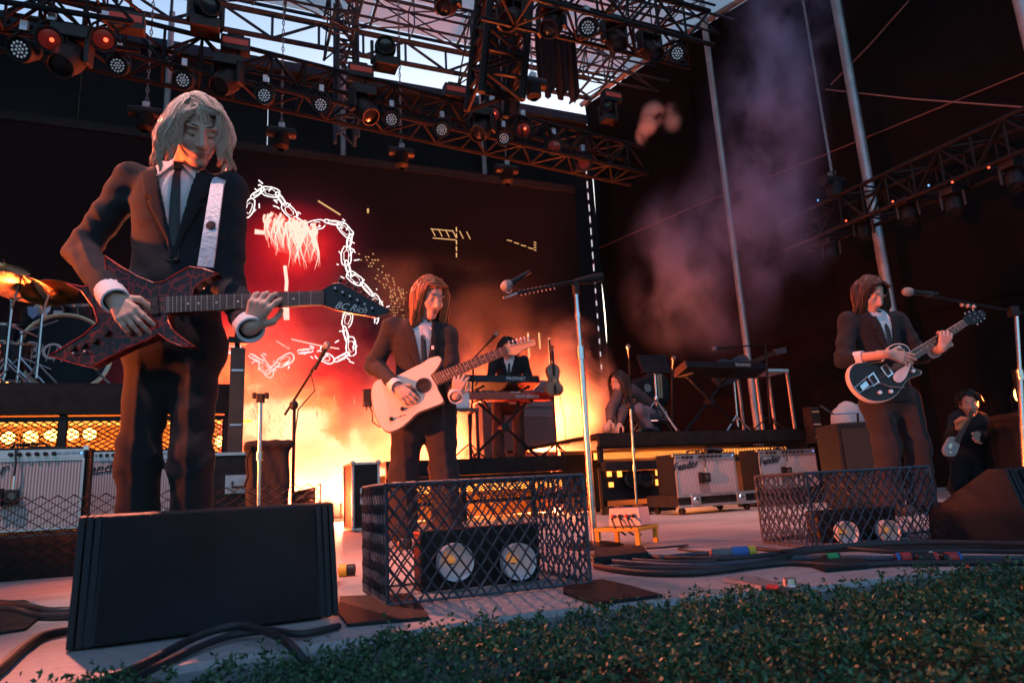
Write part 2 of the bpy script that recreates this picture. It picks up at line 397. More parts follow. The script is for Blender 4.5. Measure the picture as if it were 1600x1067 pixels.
# poles against the walls
def pole(px, py, Y, z0, z1, label, plane=wal, r=.055):
    p = plane(px, py, Y); t = thing('pole', label, 'pole', (p[0], p[1], z0), 'upright galvanised poles')
    mb = MB(); mb.tube([(p[0], p[1], z0), (p[0], p[1], z1)], r, 12); mb.build('shaft', POLE, t, smooth=40)
    mb = MB(); mb.lathe([(r+.004, z0+.0), (r+.03, z0), (r+.03, z0+.05), (r+.004, z0+.05)], (p[0], p[1], 0), n=12); mb.build('collar', POLE, t, smooth=40)
    return p
pole(264, 110, 12.62, 6.45, 9.4, 'grey pole behind the hair of the blond guitarist')
pole(536, 150, 12.62, 6.4, 9.4, 'grey pole in the middle of the rear wall below the lattice column')
pole(757, 260, 12.62, 6.4, 9.4, 'short grey pole stub at the right of the rear wall')
pole(1122, 200, 8.25, .8, 9.3, 'tall grey pole rising through the purple smoke', sid, .06)
pole(1345, 220, 8.85, 0, 9.3, 'tall bright pole behind the dark haired guitarist on the right', sid, .075)
pole(1597, 20, 9.0, 0, 9.3, 'grey pole cut by the right edge of the picture', sid, .07)
# guy ropes on the side wall
for a, b, lb in (((1290, 140), (1600, 168), 'thin rope running level across the dark side wall'), ((1298, 133), (1420, 2), 'thin rope slanting up the dark side wall')):
    p0 = sid(*a, 8.9); p1 = sid(*b, 8.9)
    mb = MB(); mb.tube([p0, (p0+p1)/2+V(0, 0, -.03), p1], .011, 6); tag(mb.build('rope', mat('rope', (.25, .16, .15), .8)), lb, 'rope')
# ------------------------------------------------------------------ lighting trusses
MT0, MT1 = V(-2.6, 8.55, 5.95), V(6.75, 9.6, 5.9)
truss('lighting_truss', 'long black lighting truss hung with round lamps across the stage', MT0, MT1, .5, .5, .032, 22, TRUSSM)
truss('lighting_truss', 'black truss end with red lit lamps in the top left corner', (-3.6, 7.6, 5.55), (-1.05, 7.55, 5.6), .5, .5, .03, 6, TRUSSM)
FT0, FT1 = V(2.6, 6.25, 5.95), V(5.6, 6.3, 5.95)
truss('lighting_truss', 'short black truss with large lamps at the top middle right', FT0, FT1, .5, .5, .03, 7, TRUSSM)
ST0 = sid(1238, 372, 8.1); ST1 = sid(1650, 195, 8.1)
truss('lighting_truss', 'black side truss with small red lights before the right wall', ST0, ST1, .45, .45, .028, 10, TRUSSM)
truss('lighting_truss', 'thick black truss leg dropping behind the top middle lamps', wal(790, -30, 7.2), wal(772, 165, 7.4), .55, .55, .05, 6, TRUSSM)
# fixtures
FIXM = mat('fixture_black', (.012, .011, .012), .5, var=.3, scale=20)
def par_can(p, aim, label, lit=None, s=1.0, group='round lamps on the trusses'):
    p = np.array(p, float); aim = nrm(aim); t = thing('par_lamp', label, 'stage light', p, group)
    mb = MB(); mb.lathe([(.03*s, -.2*s), (.085*s, -.17*s), (.115*s, -.03*s), (.118*s, .05*s), (.105*s, .05*s), (.1*s, .03*s)], p, aim, 20); mb.build('housing', FIXM, t, smooth=35)
    a, b, _ = basis(aim)
    face = lit or LEDW
    mb = MB(); mb.lathe([(0.001, .028*s), (.1*s, .028*s)], p, aim, 18); mb.build('lens', mat('dark_lens', (.02, .022, .03), .15), t)
    if lit is None:
        for q in [(0, 0)] + [(.032, k*60) for k in range(6)] + [(.066, k*30) for k in range(12)]:
            c = p+aim*.034*s + (a*math.cos(R(q[1]))+b*math.sin(R(q[1])))*q[0]*s
            mb = MB(); mb.lathe([(0.001, .004*s), (.0125*s, 0)], c, aim, 6); mb.build('diode', LEDW, t)
    else:
        mb = MB(); mb.lathe([(0.001, .05*s), (.05*s, .045*s), (.09*s, .03*s)], p, aim, 18); mb.build('glowing_lens', lit, t, smooth=40)
        mb = MB(); mb.ell(p+aim*.055*s+a*.02*s, (.02*s, .02*s, .012*s), (a, b, aim), 8, 6); mb.build('filament', REDL, t) if lit is RGLOW else None
    mb = MB()
    pts = [p + (a*math.cos(k)*.135 + (0, 0, 0) )*s + V(0, 0, 1)*math.sin(k)*.2*s for k in np.linspace(0, math.pi, 9)]
    mb.tube(pts, .012*s, 6); mb.build('yoke', FIXM, t)
    mb = MB(); mb.box(p+V(0, 0, .24*s), (.06*s, .06*s, .1*s)); mb.build('clamp', ALU, t)
    return t
def moving_head(p, aim, label, s=1.0, up=-1, lit=None):
    """a motorised spotlight: base, two-armed yoke and head"""
    p = np.array(p, float); aim = nrm(aim); t = thing('moving_head', label, 'stage light', p, 'moving head lamps')
    a, b, _ = basis(aim); z = V(0, 0, 1)*up
    mb = MB(); mb.box(p - z*.26*s, (.34*s, .26*s, .14*s)); mb.build('base', FIXM, t, bevel=.015*s)
    for sg in (-1, 1):
        mb = MB(); mb.box(p + a*sg*.19*s - z*.08*s, (.05*s, .12*s, .32*s), (a, nrm(np.cross((0, 0, 1), a)), V(0, 0, 1))); mb.build('yoke_arm', FIXM, t, bevel=.01*s)
    mb = MB(); mb.lathe([(.001, -.24*s), (.1*s, -.22*s), (.15*s, -.1*s), (.155*s, .05*s), (.13*s, .2*s), (.13*s, .24*s), (.115*s, .24*s), (.11*s, .2*s)], p, aim, 20); mb.build('head', FIXM, t, smooth=35)
    mb = MB(); mb.lathe([(.001, .215*s), (.06*s, .21*s), (.11*s, .195*s)], p, aim, 18); mb.build('lens', lit or mat('dark_lens', (.02, .022, .03), .15), t, smooth=40)
    mb = MB(); mb.box(p - z*.26*s - V(*HD)*.135*s, (.1*s, .006, .03*s)); mb.build('display', mat('fixture_panel', (.12, .13, .15), .3), t)
    return t
RGLOW = mat('red_lamp_glow', (.12, .015, .01), .3, emit=(1, .05, .02), es=.02)
RDIM = mat('dim_red_lens', (.1, .02, .015), .2, emit=(1, .1, .06), es=.015)
dn = nrm(-HD*.9 + V(0, 0, -.55))
parpx = [(185, 103), (287, 126), (414, 150), (502, 164), (612, 187), (691, 203), (787, 217)]
for k, (x, y) in enumerate(parpx):
    par_can(wal(x, y, 8.4+.1*k), dn + .1*np.random.randn(3), 'round white lamp under the long truss, %s from the left' % ORD[k], s=1.0)
par_can(wal(34, 78, 7.5), dn, 'round white lamp under the top left truss end', s=1.1)
par_can(wal(1057, 84, 6.2), dn+V(.1, 0, 0), 'round white lamp under the right end of the short truss', s=.95)
par_can(wal(918, 44, 6.2), dn, 'round white lamp in the middle of the short truss', s=1.0)
for k, (x, y, m) in enumerate(((770, 180, RGLOW), (818, 203, RGLOW), (866, 230, RDIM), (912, 256, RDIM))):
    par_can(wal(x, y, 9.0+.1*k), nrm(-HD+V(0, 0, -.3)), 'red lit lamp near the right end of the long truss, %s from the left' % ORD[k], lit=m, s=1.15)
for k, (x, y) in enumerate(((78, 62), (162, 62))):
    par_can(wal(x, y, 7.4), nrm(-HD+V(.5, 0, -.6)), 'red lit lamp on the top left truss end, %s' % ('left one' if k == 0 else 'right one'), lit=RGLOW, s=1.1)
mh = [((108, 92), 7.5, 1.0, -1, 'black moving spotlight hanging under the top left truss end'), ((355, 128), 8.6, 1.0, -1, 'black moving spotlight hanging above the blond guitarist'),
      ((568, 172), 8.8, 1.0, -1, 'black moving spotlight hanging under the middle of the long truss'), ((753, 203), 9.0, 1.0, -1, 'black moving spotlight hanging before the lattice cluster'),
      ((322, 14), 8.3, 1.0, 1, 'black moving spotlight standing upright on the truss against white sky'), ((602, 76), 8.7, 1.0, 1, 'black moving spotlight standing on the truss beside the lattice column'),
      ((862, 42), 6.3, .85, -1, 'black moving spotlight under the left of the short truss'), ((1015, 78), 6.3, .8, -1, 'black moving spotlight under the right of the short truss'),
      ((800, 30), 6.6, .9, -1, 'reddish black moving spotlight at the top middle cluster'), ((960, 62), 6.3, .8, -1, 'black moving spotlight in the middle of the short truss'),
      ((950, 170), 9.4, .8, 1, 'black moving spotlight standing near the right truss end'), ((700, 8), 7.0, .8, -1, 'black moving spotlight cut by the top edge')]
for k, ((x, y), D, s, up, lb) in enumerate(mh):
    moving_head(wal(x, y, D), nrm(V(random.uniform(-.7, .9), -.6, -.8 if up < 0 else -.25)), lb, s, up)
for k, ((x, y), X) in enumerate((((1275, 375), 8.0), ((1300, 395), 8.05), ((1420, 335), 8.0), ((1490, 320), 8.0), ((1585, 280), 8.0), ((1350, 362), 8.1))):
    moving_head(sid(x, y, X), nrm(V(-.5, -.3, -.9)), 'black moving spotlight under the right side truss, %s from the left' % ORD[k], .62, -1)
for k, (x, y) in enumerate(((1322, 345), (1395, 315), (1451, 290), (1488, 285), (1278, 313), (1545, 262))):
    mb = MB(); p = sid(x, y, 7.8); mb.ell(p, (.013, .013, .013), nu=8, nv=5); tag(mb.build('indicator_light', BLUEL if k in (2, 4) else REDL), 'tiny %s indicator light on the right side truss, %s from the left' % ('blue' if k in (2, 4) else 'red', ORD[[1, 2, 3, 4, 0, 5][k]]), 'light', 'indicator lights on the side truss')
# strobe bars with red faces on the truss top
REDF = mat('red_strobe_face', (.3, .05, .04), .4, emit=(1, .1, .06), es=.03)
for k, ((x, y), D) in enumerate((((198, 36), 7.6), ((368, 72), 8.6), ((563, 114), 8.8), ((711, 145), 8.9), ((955, 153), 9.4))):
    p = wal(x, y, D); t = thing('strobe', 'small strobe with a red face on top of the truss, %s from the left' % ORD[k], 'stage light', p, 'strobes on the trusses')
    mb = MB(); mb.box(p, (.36, .16, .2)); mb.build('housing', FIXM, t, bevel=.01)
    mb = MB(); mb.box(p+V(0, -.084, .01), (.31, .008, .08)); mb.build('face', REDF, t)
    mb = MB(); mb.tube([p+V(-.1, 0, .1), p+V(-.1, 0, .16), p+V(.1, 0, .16), p+V(.1, 0, .1)], .012, 6); mb.build('handle', FIXM, t)
# chains with hoists
CHAINM = mat('hoist_chain', (.3, .3, .31), .4, .8)
for k, ((x0, y0), (x1, y1), D, fn, lb) in enumerate((((238, -40), (229, 164), 9.6, wal, 'chain hoist dangling left of the blond guitarist'), ((445, -60), (440, 196), 9.7, wal, 'chain hoist dangling right of the blond hair'),
        ((627, -60), (627, 228), 9.9, wal, 'chain hoist dangling over the screen picture'), ((788, -60), (791, 255), 10.0, wal, 'chain hoist dangling at the right of the screen'),
        ((1250, -40), (1300, 272), 7.9, sid, 'long chain hoist hanging to the side truss'), ((828, 30), (832, 118), 8.0, wal, 'chain hoist hanging in the dark top middle cluster'))):
    p0 = fn(x0, y0, D); p1 = fn(x1, y1, D); p0 = V(p1[0], p1[1], p0[2]); t = thing('chain_hoist', lb, 'chain hoist', p1, 'chain hoists')
    n = int((p0[2]-p1[2])/.075); 
    lk = MB()
    for i in range(n):
        c = V(p1[0], p1[1], p1[2]+.075*i); ax = V(1, 0, 0) if i % 2 else V(0, 1, 0)
        lk.tube([c+ax*.016*math.cos(q)+V(0, 0, 1)*.045*math.sin(q) for q in np.linspace(0, 2*math.pi, 9)], .0075, 4, cap=False)
    lk.build('chain', CHAINM, t, kind='stuff')
    mb = MB(); mb.lathe([(.001, -.23), (.075, -.22), (.085, 0), (.075, .2), (.001, .21)], p1+V(0, 0, -.12), V(1, .1, .08), 14); mb.build('motor', FIXM, t, smooth=40)
    mb = MB(); mb.box(p1+V(0, 0, -.02), (.09, .09, .09)); mb.build('hook_block', CHROME, t)
    mb = MB(); mb.lathe([(.05, -.25), (.11, -.2), (.11, 0), (.03, .03)], p1+V(0, 0, -.15), n=12); mb.build('chain_bag', RUBBER, t, smooth=40)
# dark drapes of the upper cluster
DRAPE = mat('navy_drape', (.012, .018, .03), .9, var=.3, scale=4, bump=.3)
for k, (x0, y0, x1, y1, D) in enumerate(((745, 12, 812, 175, 10.2), (835, 45, 905, 155, 10.3))):
    p = wal(x0, y0, D); q = wal(x1, y1, D); n = 22; mb = MB()
    vs = []
    for i in range(n+1):
        x = p[0]+(q[0]-p[0])*i/n; y = D+.05*math.sin(i*1.9)
        vs += [V(x, y, p[2]), V(x, y, q[2]+.12*math.sin(i*.9)), V(x, y+.02, q[2]+.12*math.sin(i*.9)), V(x, y+.02, p[2])]
    mb.add(vs, [(4*i+j, 4*i+4+j, 4*i+4+(j+1) % 4, 4*i+(j+1) % 4) for i in range(n) for j in range(4)])
    tag(mb.build('drape', DRAPE, smooth=50), 'dark navy drape in the roof trusses, %s of two' % ('left' if k == 0 else 'right'), 'drape')
# ------------------------------------------------------------------ video screen
def screenmat():
    m = bpy.data.materials.new('screen_picture_and_smoke_glow'); m.use_nodes = True; n = m.node_tree; b = n.nodes['Principled BSDF']; L = n.links.new
    b.inputs['Base Color'].default_value = (.005, .005, .006, 1); b.inputs['Roughness'].default_value = .7; b.inputs['Specular IOR Level'].default_value = .08
    tc = n.nodes.new('ShaderNodeTexCoord'); sp = n.nodes.new('ShaderNodeSeparateXYZ'); L(tc.outputs['Object'], sp.inputs[0])
    def math_(op, a, bb=None, cl=False):
        q = n.nodes.new('ShaderNodeMath'); q.operation = op; q.use_clamp = cl
        for i, s in enumerate((a, bb)):
            if s is None: continue
            if hasattr(s, 'is_linked'): L(s, q.inputs[i])
            else: q.inputs[i].default_value = s
        return q.outputs[0]
    nz = n.nodes.new('ShaderNodeTexNoise'); nz.inputs['Scale'].default_value = .75; nz.inputs['Detail'].default_value = 7; nz.inputs['Roughness'].default_value = .6; nz.inputs['Distortion'].default_value = .6
    L(tc.outputs['Object'], nz.inputs['Vector'])
    def blob(cx, cz, rx, rz, w):
        dx = math_('DIVIDE', math_('SUBTRACT', sp.outputs['X'], cx), rx); dz = math_('DIVIDE', math_('SUBTRACT', sp.outputs['Z'], cz), rz)
        d2 = math_('ADD', math_('MULTIPLY', dx, dx), math_('MULTIPLY', dz, dz))
        return math_('MULTIPLY', math_('POWER', 2.718, math_('MULTIPLY', d2, -1.0)), w)
    P = SCREEN_BLOBS; tot = None
    for q in P:
        g = blob(*q); tot = g if tot is None else math_('ADD', tot, g)
    nn = math_('ADD', math_('MULTIPLY', nz.outputs['Fac'], 1.7), .15)
    f = math_('MULTIPLY', tot, nn)
    rp = n.nodes.new('ShaderNodeValToRGB'); e = rp.color_ramp.elements; e[0].position = 0; e[0].color = (.0008, .0004, .0006, 1); e[1].position = 1; e[1].color = (1, .62, .3, 1)
    for p, c in ((.08, (.012, .0015, .003, 1)), (.28, (.16, .003, .006, 1)), (.5, (.5, .012, .01, 1)), (.72, (.9, .06, .02, 1)), (.88, (1, .2, .05, 1))):
        x = e.new(p); x.color = c
    L(f, rp.inputs['Fac']); L(rp.outputs[0], b.inputs['Emission Color']); b.inputs['Emission Strength'].default_value = SCREEN_GAIN
    return m
def sp_(x, y): q = wal(x, y, 12); return q[0], q[2]
def sblob(x, y, rx, ry, w): q = wal(x, y, 12); q2 = wal(x+rx, y, 12); q3 = wal(x, y-ry, 12); return (q[0], q[2], abs(q2[0]-q[0]), abs(q3[2]-q[2]), w)
SCREEN_BLOBS = [sblob(430, 640, 140, 130, .6), sblob(540, 760, 150, 70, .75), sblob(470, 700, 90, 80, .35), sblob(465, 385, 75, 60, .42), sblob(680, 650, 230, 75, .42), sblob(800, 700, 120, 50, .5),
                sblob(880, 640, 60, 80, .4), sblob(340, 560, 80, 100, .4), sblob(420, 500, 60, 50, .15)]  # red blobs: screen picture plus the glow of the lit smoke, painted as emission
SCREEN_GAIN = .8
vs_ = thing('video_screen', 'large video screen with a red picture and painted smoke glow framed by white chain links', 'screen', (0, 12, 0))
mb = MB(); x0, x1 = -7.5, 6.75; mb.box(((x0+x1)/2, 12.06, 3.24), (x1-x0, .12, 6.42)); mb.build('display', screenmat(), vs_)
mb = MB()
for a, b_, c, d in ((x0, x1, 6.45, 6.6), (x0, x1, 0, .03)): mb.box(((a+b_)/2, 12.05, (c+d)/2), (b_-a, .16, d-c))
mb.build('frame', BLACKM, vs_)
WHT = mat('screen_white_line', (.02, .02, .02), .6, emit=(1, .93, .9), es=.6)
PNK = mat('screen_pink_line', (.02, .02, .02), .6, emit=(1, .45, .36), es=.6)
RDL = mat('screen_red_patch', (.02, .01, .01), .6, emit=(1, .06, .045), es=.4)
YEL = mat('screen_amber_line', (.02, .02, .02), .6, emit=(1, .55, .22), es=.28)
def strip(mb, pts, w, D=11.992, w2=None):
    """a flat stroke lying on the screen; pts and w in photograph pixels"""
    q = [wal(x, y, D) for x, y in pts]; sc = .0115; n = len(q); vs = []
    for i, p in enumerate(q):
        d = nrm(q[min(i+1, n-1)]-q[max(i-1, 0)]); s = V(-d[2], 0, d[0]); t = i/max(1, n-1)
        ww = (w + ((w2 if w2 is not None else w)-w)*t)*sc/2; vs += [p-s*ww, p+s*ww]
    mb.add(vs, [(2*i, 2*i+1, 2*i+3, 2*i+2) for i in range(n-1)])
rng = random.Random(3)
def bez(pts, n):
    pts = np.array(pts, float); out = []
    for i in range(len(pts)-1):
        p0 = pts[max(i-1, 0)]; p1 = pts[i]; p2 = pts[i+1]; p3 = pts[min(i+2, len(pts)-1)]
        for k in range(n):
            t = k/n; out.append(.5*((2*p1)+(-p0+p2)*t+(2*p0-5*p1+4*p2-p3)*t*t+(-p0+3*p1-3*p2+p3)*t**3))
    out.append(pts[-1]); return out
for path, nl in (([(385, 335), (402, 302), (432, 304), (452, 330), (480, 352), (520, 348), (545, 368), (541, 400), (545, 425)], 12), ([(548, 430), (572, 450), (590, 478), (588, 500)], 4), ([(545, 490), (540, 520), (548, 545), (520, 562), (480, 548), (440, 566), (420, 580)], 8), ([(420, 582), (400, 560), (352, 542)], 3)):
    pts = bez(path, 12); tot = len(pts)
    for k in range(nl):
        i = int((k+.5)/nl*(tot-1)); p = pts[i]; d = pts[min(i+2, tot-1)]-pts[max(i-2, 0)]; d = d/max(1e-6, np.hypot(*d)); s = np.array([-d[1], d[0]])
        L_, W_ = (15, 7.5) if k % 2 == 0 else (13, 3.2)
        mb = MB()
        for w, f in ((1.5, 1.0), (.8, .55)):
            cc = [p + d*L_*f*math.copysign(abs(math.cos(t))**.7, math.cos(t)) + s*W_*f*math.copysign(abs(math.sin(t))**.7, math.sin(t)) + np.array([rng.uniform(-.7, .7), rng.uniform(-.7, .7)]) for t in np.linspace(rng.uniform(0, .4), 2*math.pi-rng.uniform(0, .5), 17)]
            strip(mb, cc, w)
        for q in range(3):
            c = p + d*rng.uniform(-16, 16)+s*rng.uniform(-13, 13); e = c+np.array([rng.uniform(-9, 9), rng.uniform(-7, 7)]); strip(mb, [c, e], 1.6, D=11.99)
        mb.build('chain_link_drawing', WHT, vs_)
mb = MB(); px = [(395, 362), (410, 350), (418, 338), (440, 328), (458, 345), (480, 350), (500, 362), (505, 395), (492, 420), (470, 412), (452, 402), (430, 398), (418, 385), (425, 368), (408, 365)]
mb.poly([wal(448+(x-448)*.82, 372+(y-372)*.82, 11.996) for x, y in px]); mb.build('head_drawing', RDL, vs_)
for nm, mm, cnt in (('hair_drawing', mat('screen_hair_line', (.02, .02, .02), .6, emit=(1, .5, .4), es=.55), 46), ('hair_shade_drawing', mat('screen_hair_shade', (.02, .02, .02), .6, emit=(1, .2, .15), es=.5), 40)):
    mb = MB()
    for k in range(cnt):
        t = rng.random(); x = 416+78*t; y = 336+22*t+rng.uniform(-9, 7); L_ = rng.uniform(30, 70)*(1-.3*abs(t-.5)); ph = rng.uniform(0, 6); am = rng.uniform(2, 6)
        strip(mb, [(x+am*math.sin(ph+s*5)-8*s*(.5-t), y+s*L_) for s in np.linspace(0, 1, 9)], rng.uniform(2, 5.5), D=11.991-.0001*k-(.006 if nm[5] == 'd' else 0), w2=.3)
    mb.build(nm, mm, vs_, kind='stuff')
mb = MB()
for pts, w, w2 in (([(398, 362), (415, 364), (430, 362)], 8, 4), ([(445, 415), (448, 440), (447, 455)], 5, 5), ([(446, 475), (448, 500)], 10, 8)): strip(mb, pts, w, w2=w2)
for a, b_ in (((432, 533), (452, 545)), ((455, 530), (500, 540)), ((500, 540), (530, 545))): strip(mb, [a, b_], 2)
mb.build('strap_drawing', PNK, vs_, kind='stuff')
mb = MB()
for k in range(12): strip(mb, [(430+k*6, 531+k*.8), (429+k*6, 545+k*.6)], 2.2)
mb.build('guitar_neck_drawing', RDL, vs_)
mb = MB()
strip(mb, [(497, 314), (532, 336)], 2.6); 
for a, b_ in (((673, 358), (708, 361)), ((676, 372), (712, 375))): strip(mb, [a, b_], 1.5)
for k in range(6): strip(mb, [(674+k*11, 357+k), (680+k*11, 369+k)], 1.5)
for k in range(5): strip(mb, [(713, 355+k*10), (713.4, 362+k*10)], 2)
for k in range(4): strip(mb, [(792+k*11, 375+k*4), (800+k*11, 377+k*4)], 1.6); strip(mb, [(834, 378+k*4), (838, 380+k*4)], 1.6)
for k in range(120):
    x, y = rng.randint(0, 11), rng.randint(0, 16)
    if abs(x-6+(8-y)*.5) < 3.2: strip(mb, [(560+x*4.4+y*1.6, 396+y*4.8), (562+x*4.4+y*1.6, 397.6+y*4.8)], 1.6)
for k in range(70):
    x, y = rng.randint(0, 9), rng.randint(0, 10); strip(mb, [(610+x*2.8-y*.5, 452+y*4.5), (611.3+x*2.8-y*.5, 453+y*4.5)], 1.4)
mb.build('speckle_drawing', YEL, vs_, kind='stuff')
mb = MB(); strip(mb, [(575, 326), (575, 333)], 3)
for k in range(60):
    a = rng.uniform(385, 445); b_ = rng.uniform(580, 690); L_ = rng.uniform(3, 14); strip(mb, [(a, b_), (a+L_*.45, b_+L_)], rng.uniform(.8, 1.8))
for k in range(26):
    a = rng.uniform(480, 600); b_ = rng.uniform(600, 700); strip(mb, [(a, b_), (a+.2, b_+rng.uniform(4, 14))], 1.4)
mb.build('spark_drawing', YEL, vs_, kind='stuff')
# dashed light strip at the right edge of the screen
t = thing('light_strip', 'dashed vertical strip of white lights right of the video screen', 'light strip', wal(930, 590, 11.9))
p0 = wal(916, 266, 11.9); p1 = wal(941, 590, 11.9)
for k in range(17):
    a = p0+(p1-p0)*(k/17); b_ = p0+(p1-p0)*((k+.55-.2*(k > 9))/17); bar(t, 'light_dash', a, b_, .013, mat('strip_light_white', (.5, .5, .5), .5, emit=(.85, .88, 1), es=.2))
bar(t, 'backing_rail', p0+V(.04, .06, .1), p1+V(.04, .06, -.4), .03, BLACKM)
for k, (x, ya, yb) in enumerate(((842, 520, 545), (858, 528, 590), (825, 520, 560), (865, 600, 640))):
    p0 = wal(x, ya, 11.8); p1 = wal(x+2, yb, 11.8); mb = MB(); mb.tube([p0, p1], .018, 6); tag(mb.build('light_tube', YEL), 'short thin glowing tube behind the keyboards, %s' % ORD[k], 'light strip', 'glowing tubes')
# ------------------------------------------------------------------ risers with lit mesh fronts
WOODB = mat('black_stained_deck', (.012, .011, .011), .65, var=.5, scale=9, bump=.2, spec=.2)
MESHM = mat('black_mesh_wire', (.014, .013, .013), .45, .3, var=.3, scale=30)
def lamp_light(name, p, col, power, size=.15, kind='POINT', aim=None, spot=60, blend=.5):
    l = bpy.data.lights.new(name, kind); l.energy = power; l.color = col
    if kind == 'AREA': l.size = size
    else: l.shadow_soft_size = size
    if kind == 'SPOT': l.spot_size = R(spot); l.spot_blend = blend
    o = bpy.data.objects.new(name, l); COL.objects.link(o); o.location = [float(q) for q in p]
    if aim is not None: o.rotation_euler = (-Vector([float(q) for q in aim])).to_track_quat('Z', 'Y').to_euler()
    return o
ORANGE = (1, .25, .04); RED = (1, .07, .025)
def riser(name, label, x0, x1, y0, y1, z, deck, panels, mz0, mz1, pitch):
    t = thing(name, label, 'stage riser', ((x0+x1)/2, y0, 0), 'stage risers')
    mb = MB(); mb.box(((x0+x1)/2, (y0+y1)/2, z-.02), (x1-x0, y1-y0, .04)); mb.build('deck', WOODB, t)
    mb = MB(); mb.box(((x0+x1)/2, y0+.02, z-.04-deck/2), (x1-x0-.004, .05, deck)); mb.build('fascia', WOODB, t, bevel=.004)
    n = panels
    for k in range(n+1):
        x = x0+.03+(x1-x0-.06)*k/n
        mb = MB(); mb.box((x, y0+.05, (z-.04-deck)/2), (.05, .05, z-.044-deck)); mb.build('post', BLACKM, t)
        mb = MB(); mb.box((x, y1-.05, (z-.04-deck)/2), (.05, .05, z-.044-deck)); mb.build('post', BLACKM, t)
    for zz in (mz0, mz1):
        mb = MB(); mb.box(((x0+x1)/2, y0+.048, zz), (x1-x0-.01, .04, .035)); mb.build('rail', BLACKM, t)
    for k in range(n):
        a = x0+.03+(x1-x0-.06)*k/n+.026; b = x0+.03+(x1-x0-.06)*(k+1)/n-.026
        mb = MB(); lattice(mb, (a, y0+.05, mz0), (b-a, 0, 0), (0, 0, mz1-mz0), pitch, pitch*.62, pitch*.19, 3); mb.build('mesh_panel', MESHM, t, kind='stuff')
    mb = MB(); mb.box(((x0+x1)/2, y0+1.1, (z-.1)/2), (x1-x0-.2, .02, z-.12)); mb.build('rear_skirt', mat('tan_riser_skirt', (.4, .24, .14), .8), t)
    return t
def floodlamp(p, aim, label, s=1.0, group='orange lamps under the risers'):
    p = np.array(p, float); t = thing('flood_lamp', label, 'stage light', p, group); a, b, d = basis(aim)
    mb = MB(); mb.lathe([(.04*s, -.1*s), (.09*s, -.08*s), (.1*s, .02*s), (.09*s, .02*s)], p, aim, 16); mb.build('housing', FIXM, t, smooth=40)
    mb = MB(); mb.lathe([(.001, .012*s), (.088*s, .006*s)], p, aim, 16); mb.build('bulb_face', HOT, t)
    mb = MB(); mb.tube([p+a*.11*s, p+a*.11*s-V(0, 0, .12*s), p-a*.11*s-V(0, 0, .12*s), p-a*.11*s], .01*s, 5); mb.build('bracket', FIXM, t)
    return t
# drum riser on the left
dx1 = wal(362, 650, 6.0)[0]
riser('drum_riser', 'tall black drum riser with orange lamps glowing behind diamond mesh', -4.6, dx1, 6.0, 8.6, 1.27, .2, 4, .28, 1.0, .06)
for k, (x, y) in enumerate(((12, 684), (48, 682), (80, 680), (112, 679), (140, 678), (215, 690), (345, 690))):
    p = wal(x, y, 6.35); floodlamp(p, V(.25, -1, .12), 'glowing orange lamp behind the drum riser mesh, %s from the left' % ORD[k], .55)
for k, x in enumerate((-2.2, -1.2, -.2)): lamp_light('drum_riser_light', (x, 6.65, .6), ORANGE, 22, .2)
mb = MB(); mb.box((-1.9, 6.33, 1.0), (4.2, .04, .03)); tag(mb.build('light_bar', HOT2), 'amber light bar under the deck of the drum riser', 'light strip')
# keyboard riser in the middle
kx0, kx1 = wal(603, 722, 7)[0], wal(934, 712, 7)[0]
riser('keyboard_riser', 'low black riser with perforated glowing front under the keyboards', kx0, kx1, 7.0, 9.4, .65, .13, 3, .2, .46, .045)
mb = MB(); mb.box(((kx0+kx1)/2, 7.35, .36), (kx1-kx0-.3, .03, .1)); tag(mb.build('light_bar', HOT2), 'amber light bar inside the keyboard riser', 'light strip')
# right riser
rx0, rx1 = wal(936, 690, 6.2)[0], wal(1262, 670, 6.2)[0]
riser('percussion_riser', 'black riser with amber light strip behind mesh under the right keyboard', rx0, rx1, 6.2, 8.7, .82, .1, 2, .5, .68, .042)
mb = MB(); mb.box(((rx0+rx1)/2, 6.5, .6), (rx1-rx0-.2, .03, .07)); tag(mb.build('light_bar', HOT2), 'amber light bar inside the percussion riser', 'light strip')
lamp_light('percussion_riser_light', ((rx0+rx1)/2, 6.75, .55), ORANGE, 10, .3)
lamp_light('keyboard_riser_light', ((kx0+kx1)/2, 7.6, .35), ORANGE, 9, .3)
# shelf of amplifiers racks below the right riser, with warm windows
p0 = wal(940, 712, 6.0); p1 = wal(1048, 775, 6.0)
t = thing('equipment_rack', 'low black equipment rack with glowing slots under the percussion riser', 'rack', (p0[0], 6.0, 0))
mb = MB(); mb.box(((p0[0]+p1[0])/2, 5.98, .47), (p1[0]-p0[0], .1, .09)); mb.build('top_rail', BLACKM, t)
mb = MB(); mb.box(((p0[0]+p1[0])/2, 6.06, .28), (p1[0]-p0[0], .03, .28)); mb.build('back_panel', BLACKM, t)
mb = MB(); mb.box(((p0[0]+p1[0])/2, 5.98, .05), (p1[0]-p0[0], .1, .08)); mb.build('bottom_rail', BLACKM, t)
for k, (x, y, w, h) in enumerate(((952, 740, 7, 9), (968, 740, 7, 10), (1033, 738, 20, 9), (955, 757, 7, 8), (1033, 753, 20, 10))):
    q = wal(x, y, 6.03); mb = MB(); mb.box(q, (w*.0062, .02, h*.006)); mb.build('glowing_slot', HOT2, t)
for k, x in enumerate((988, 1009)):
    q = wal(x, 748, 6.0); mb = MB(); mb.lathe([(.075, -.03), (.09, 0), (.07, .012), (.02, .004), (.001, .01)], q, (0, -1, 0), 18); mb.build('speaker_cone', FIXM, t, smooth=40)
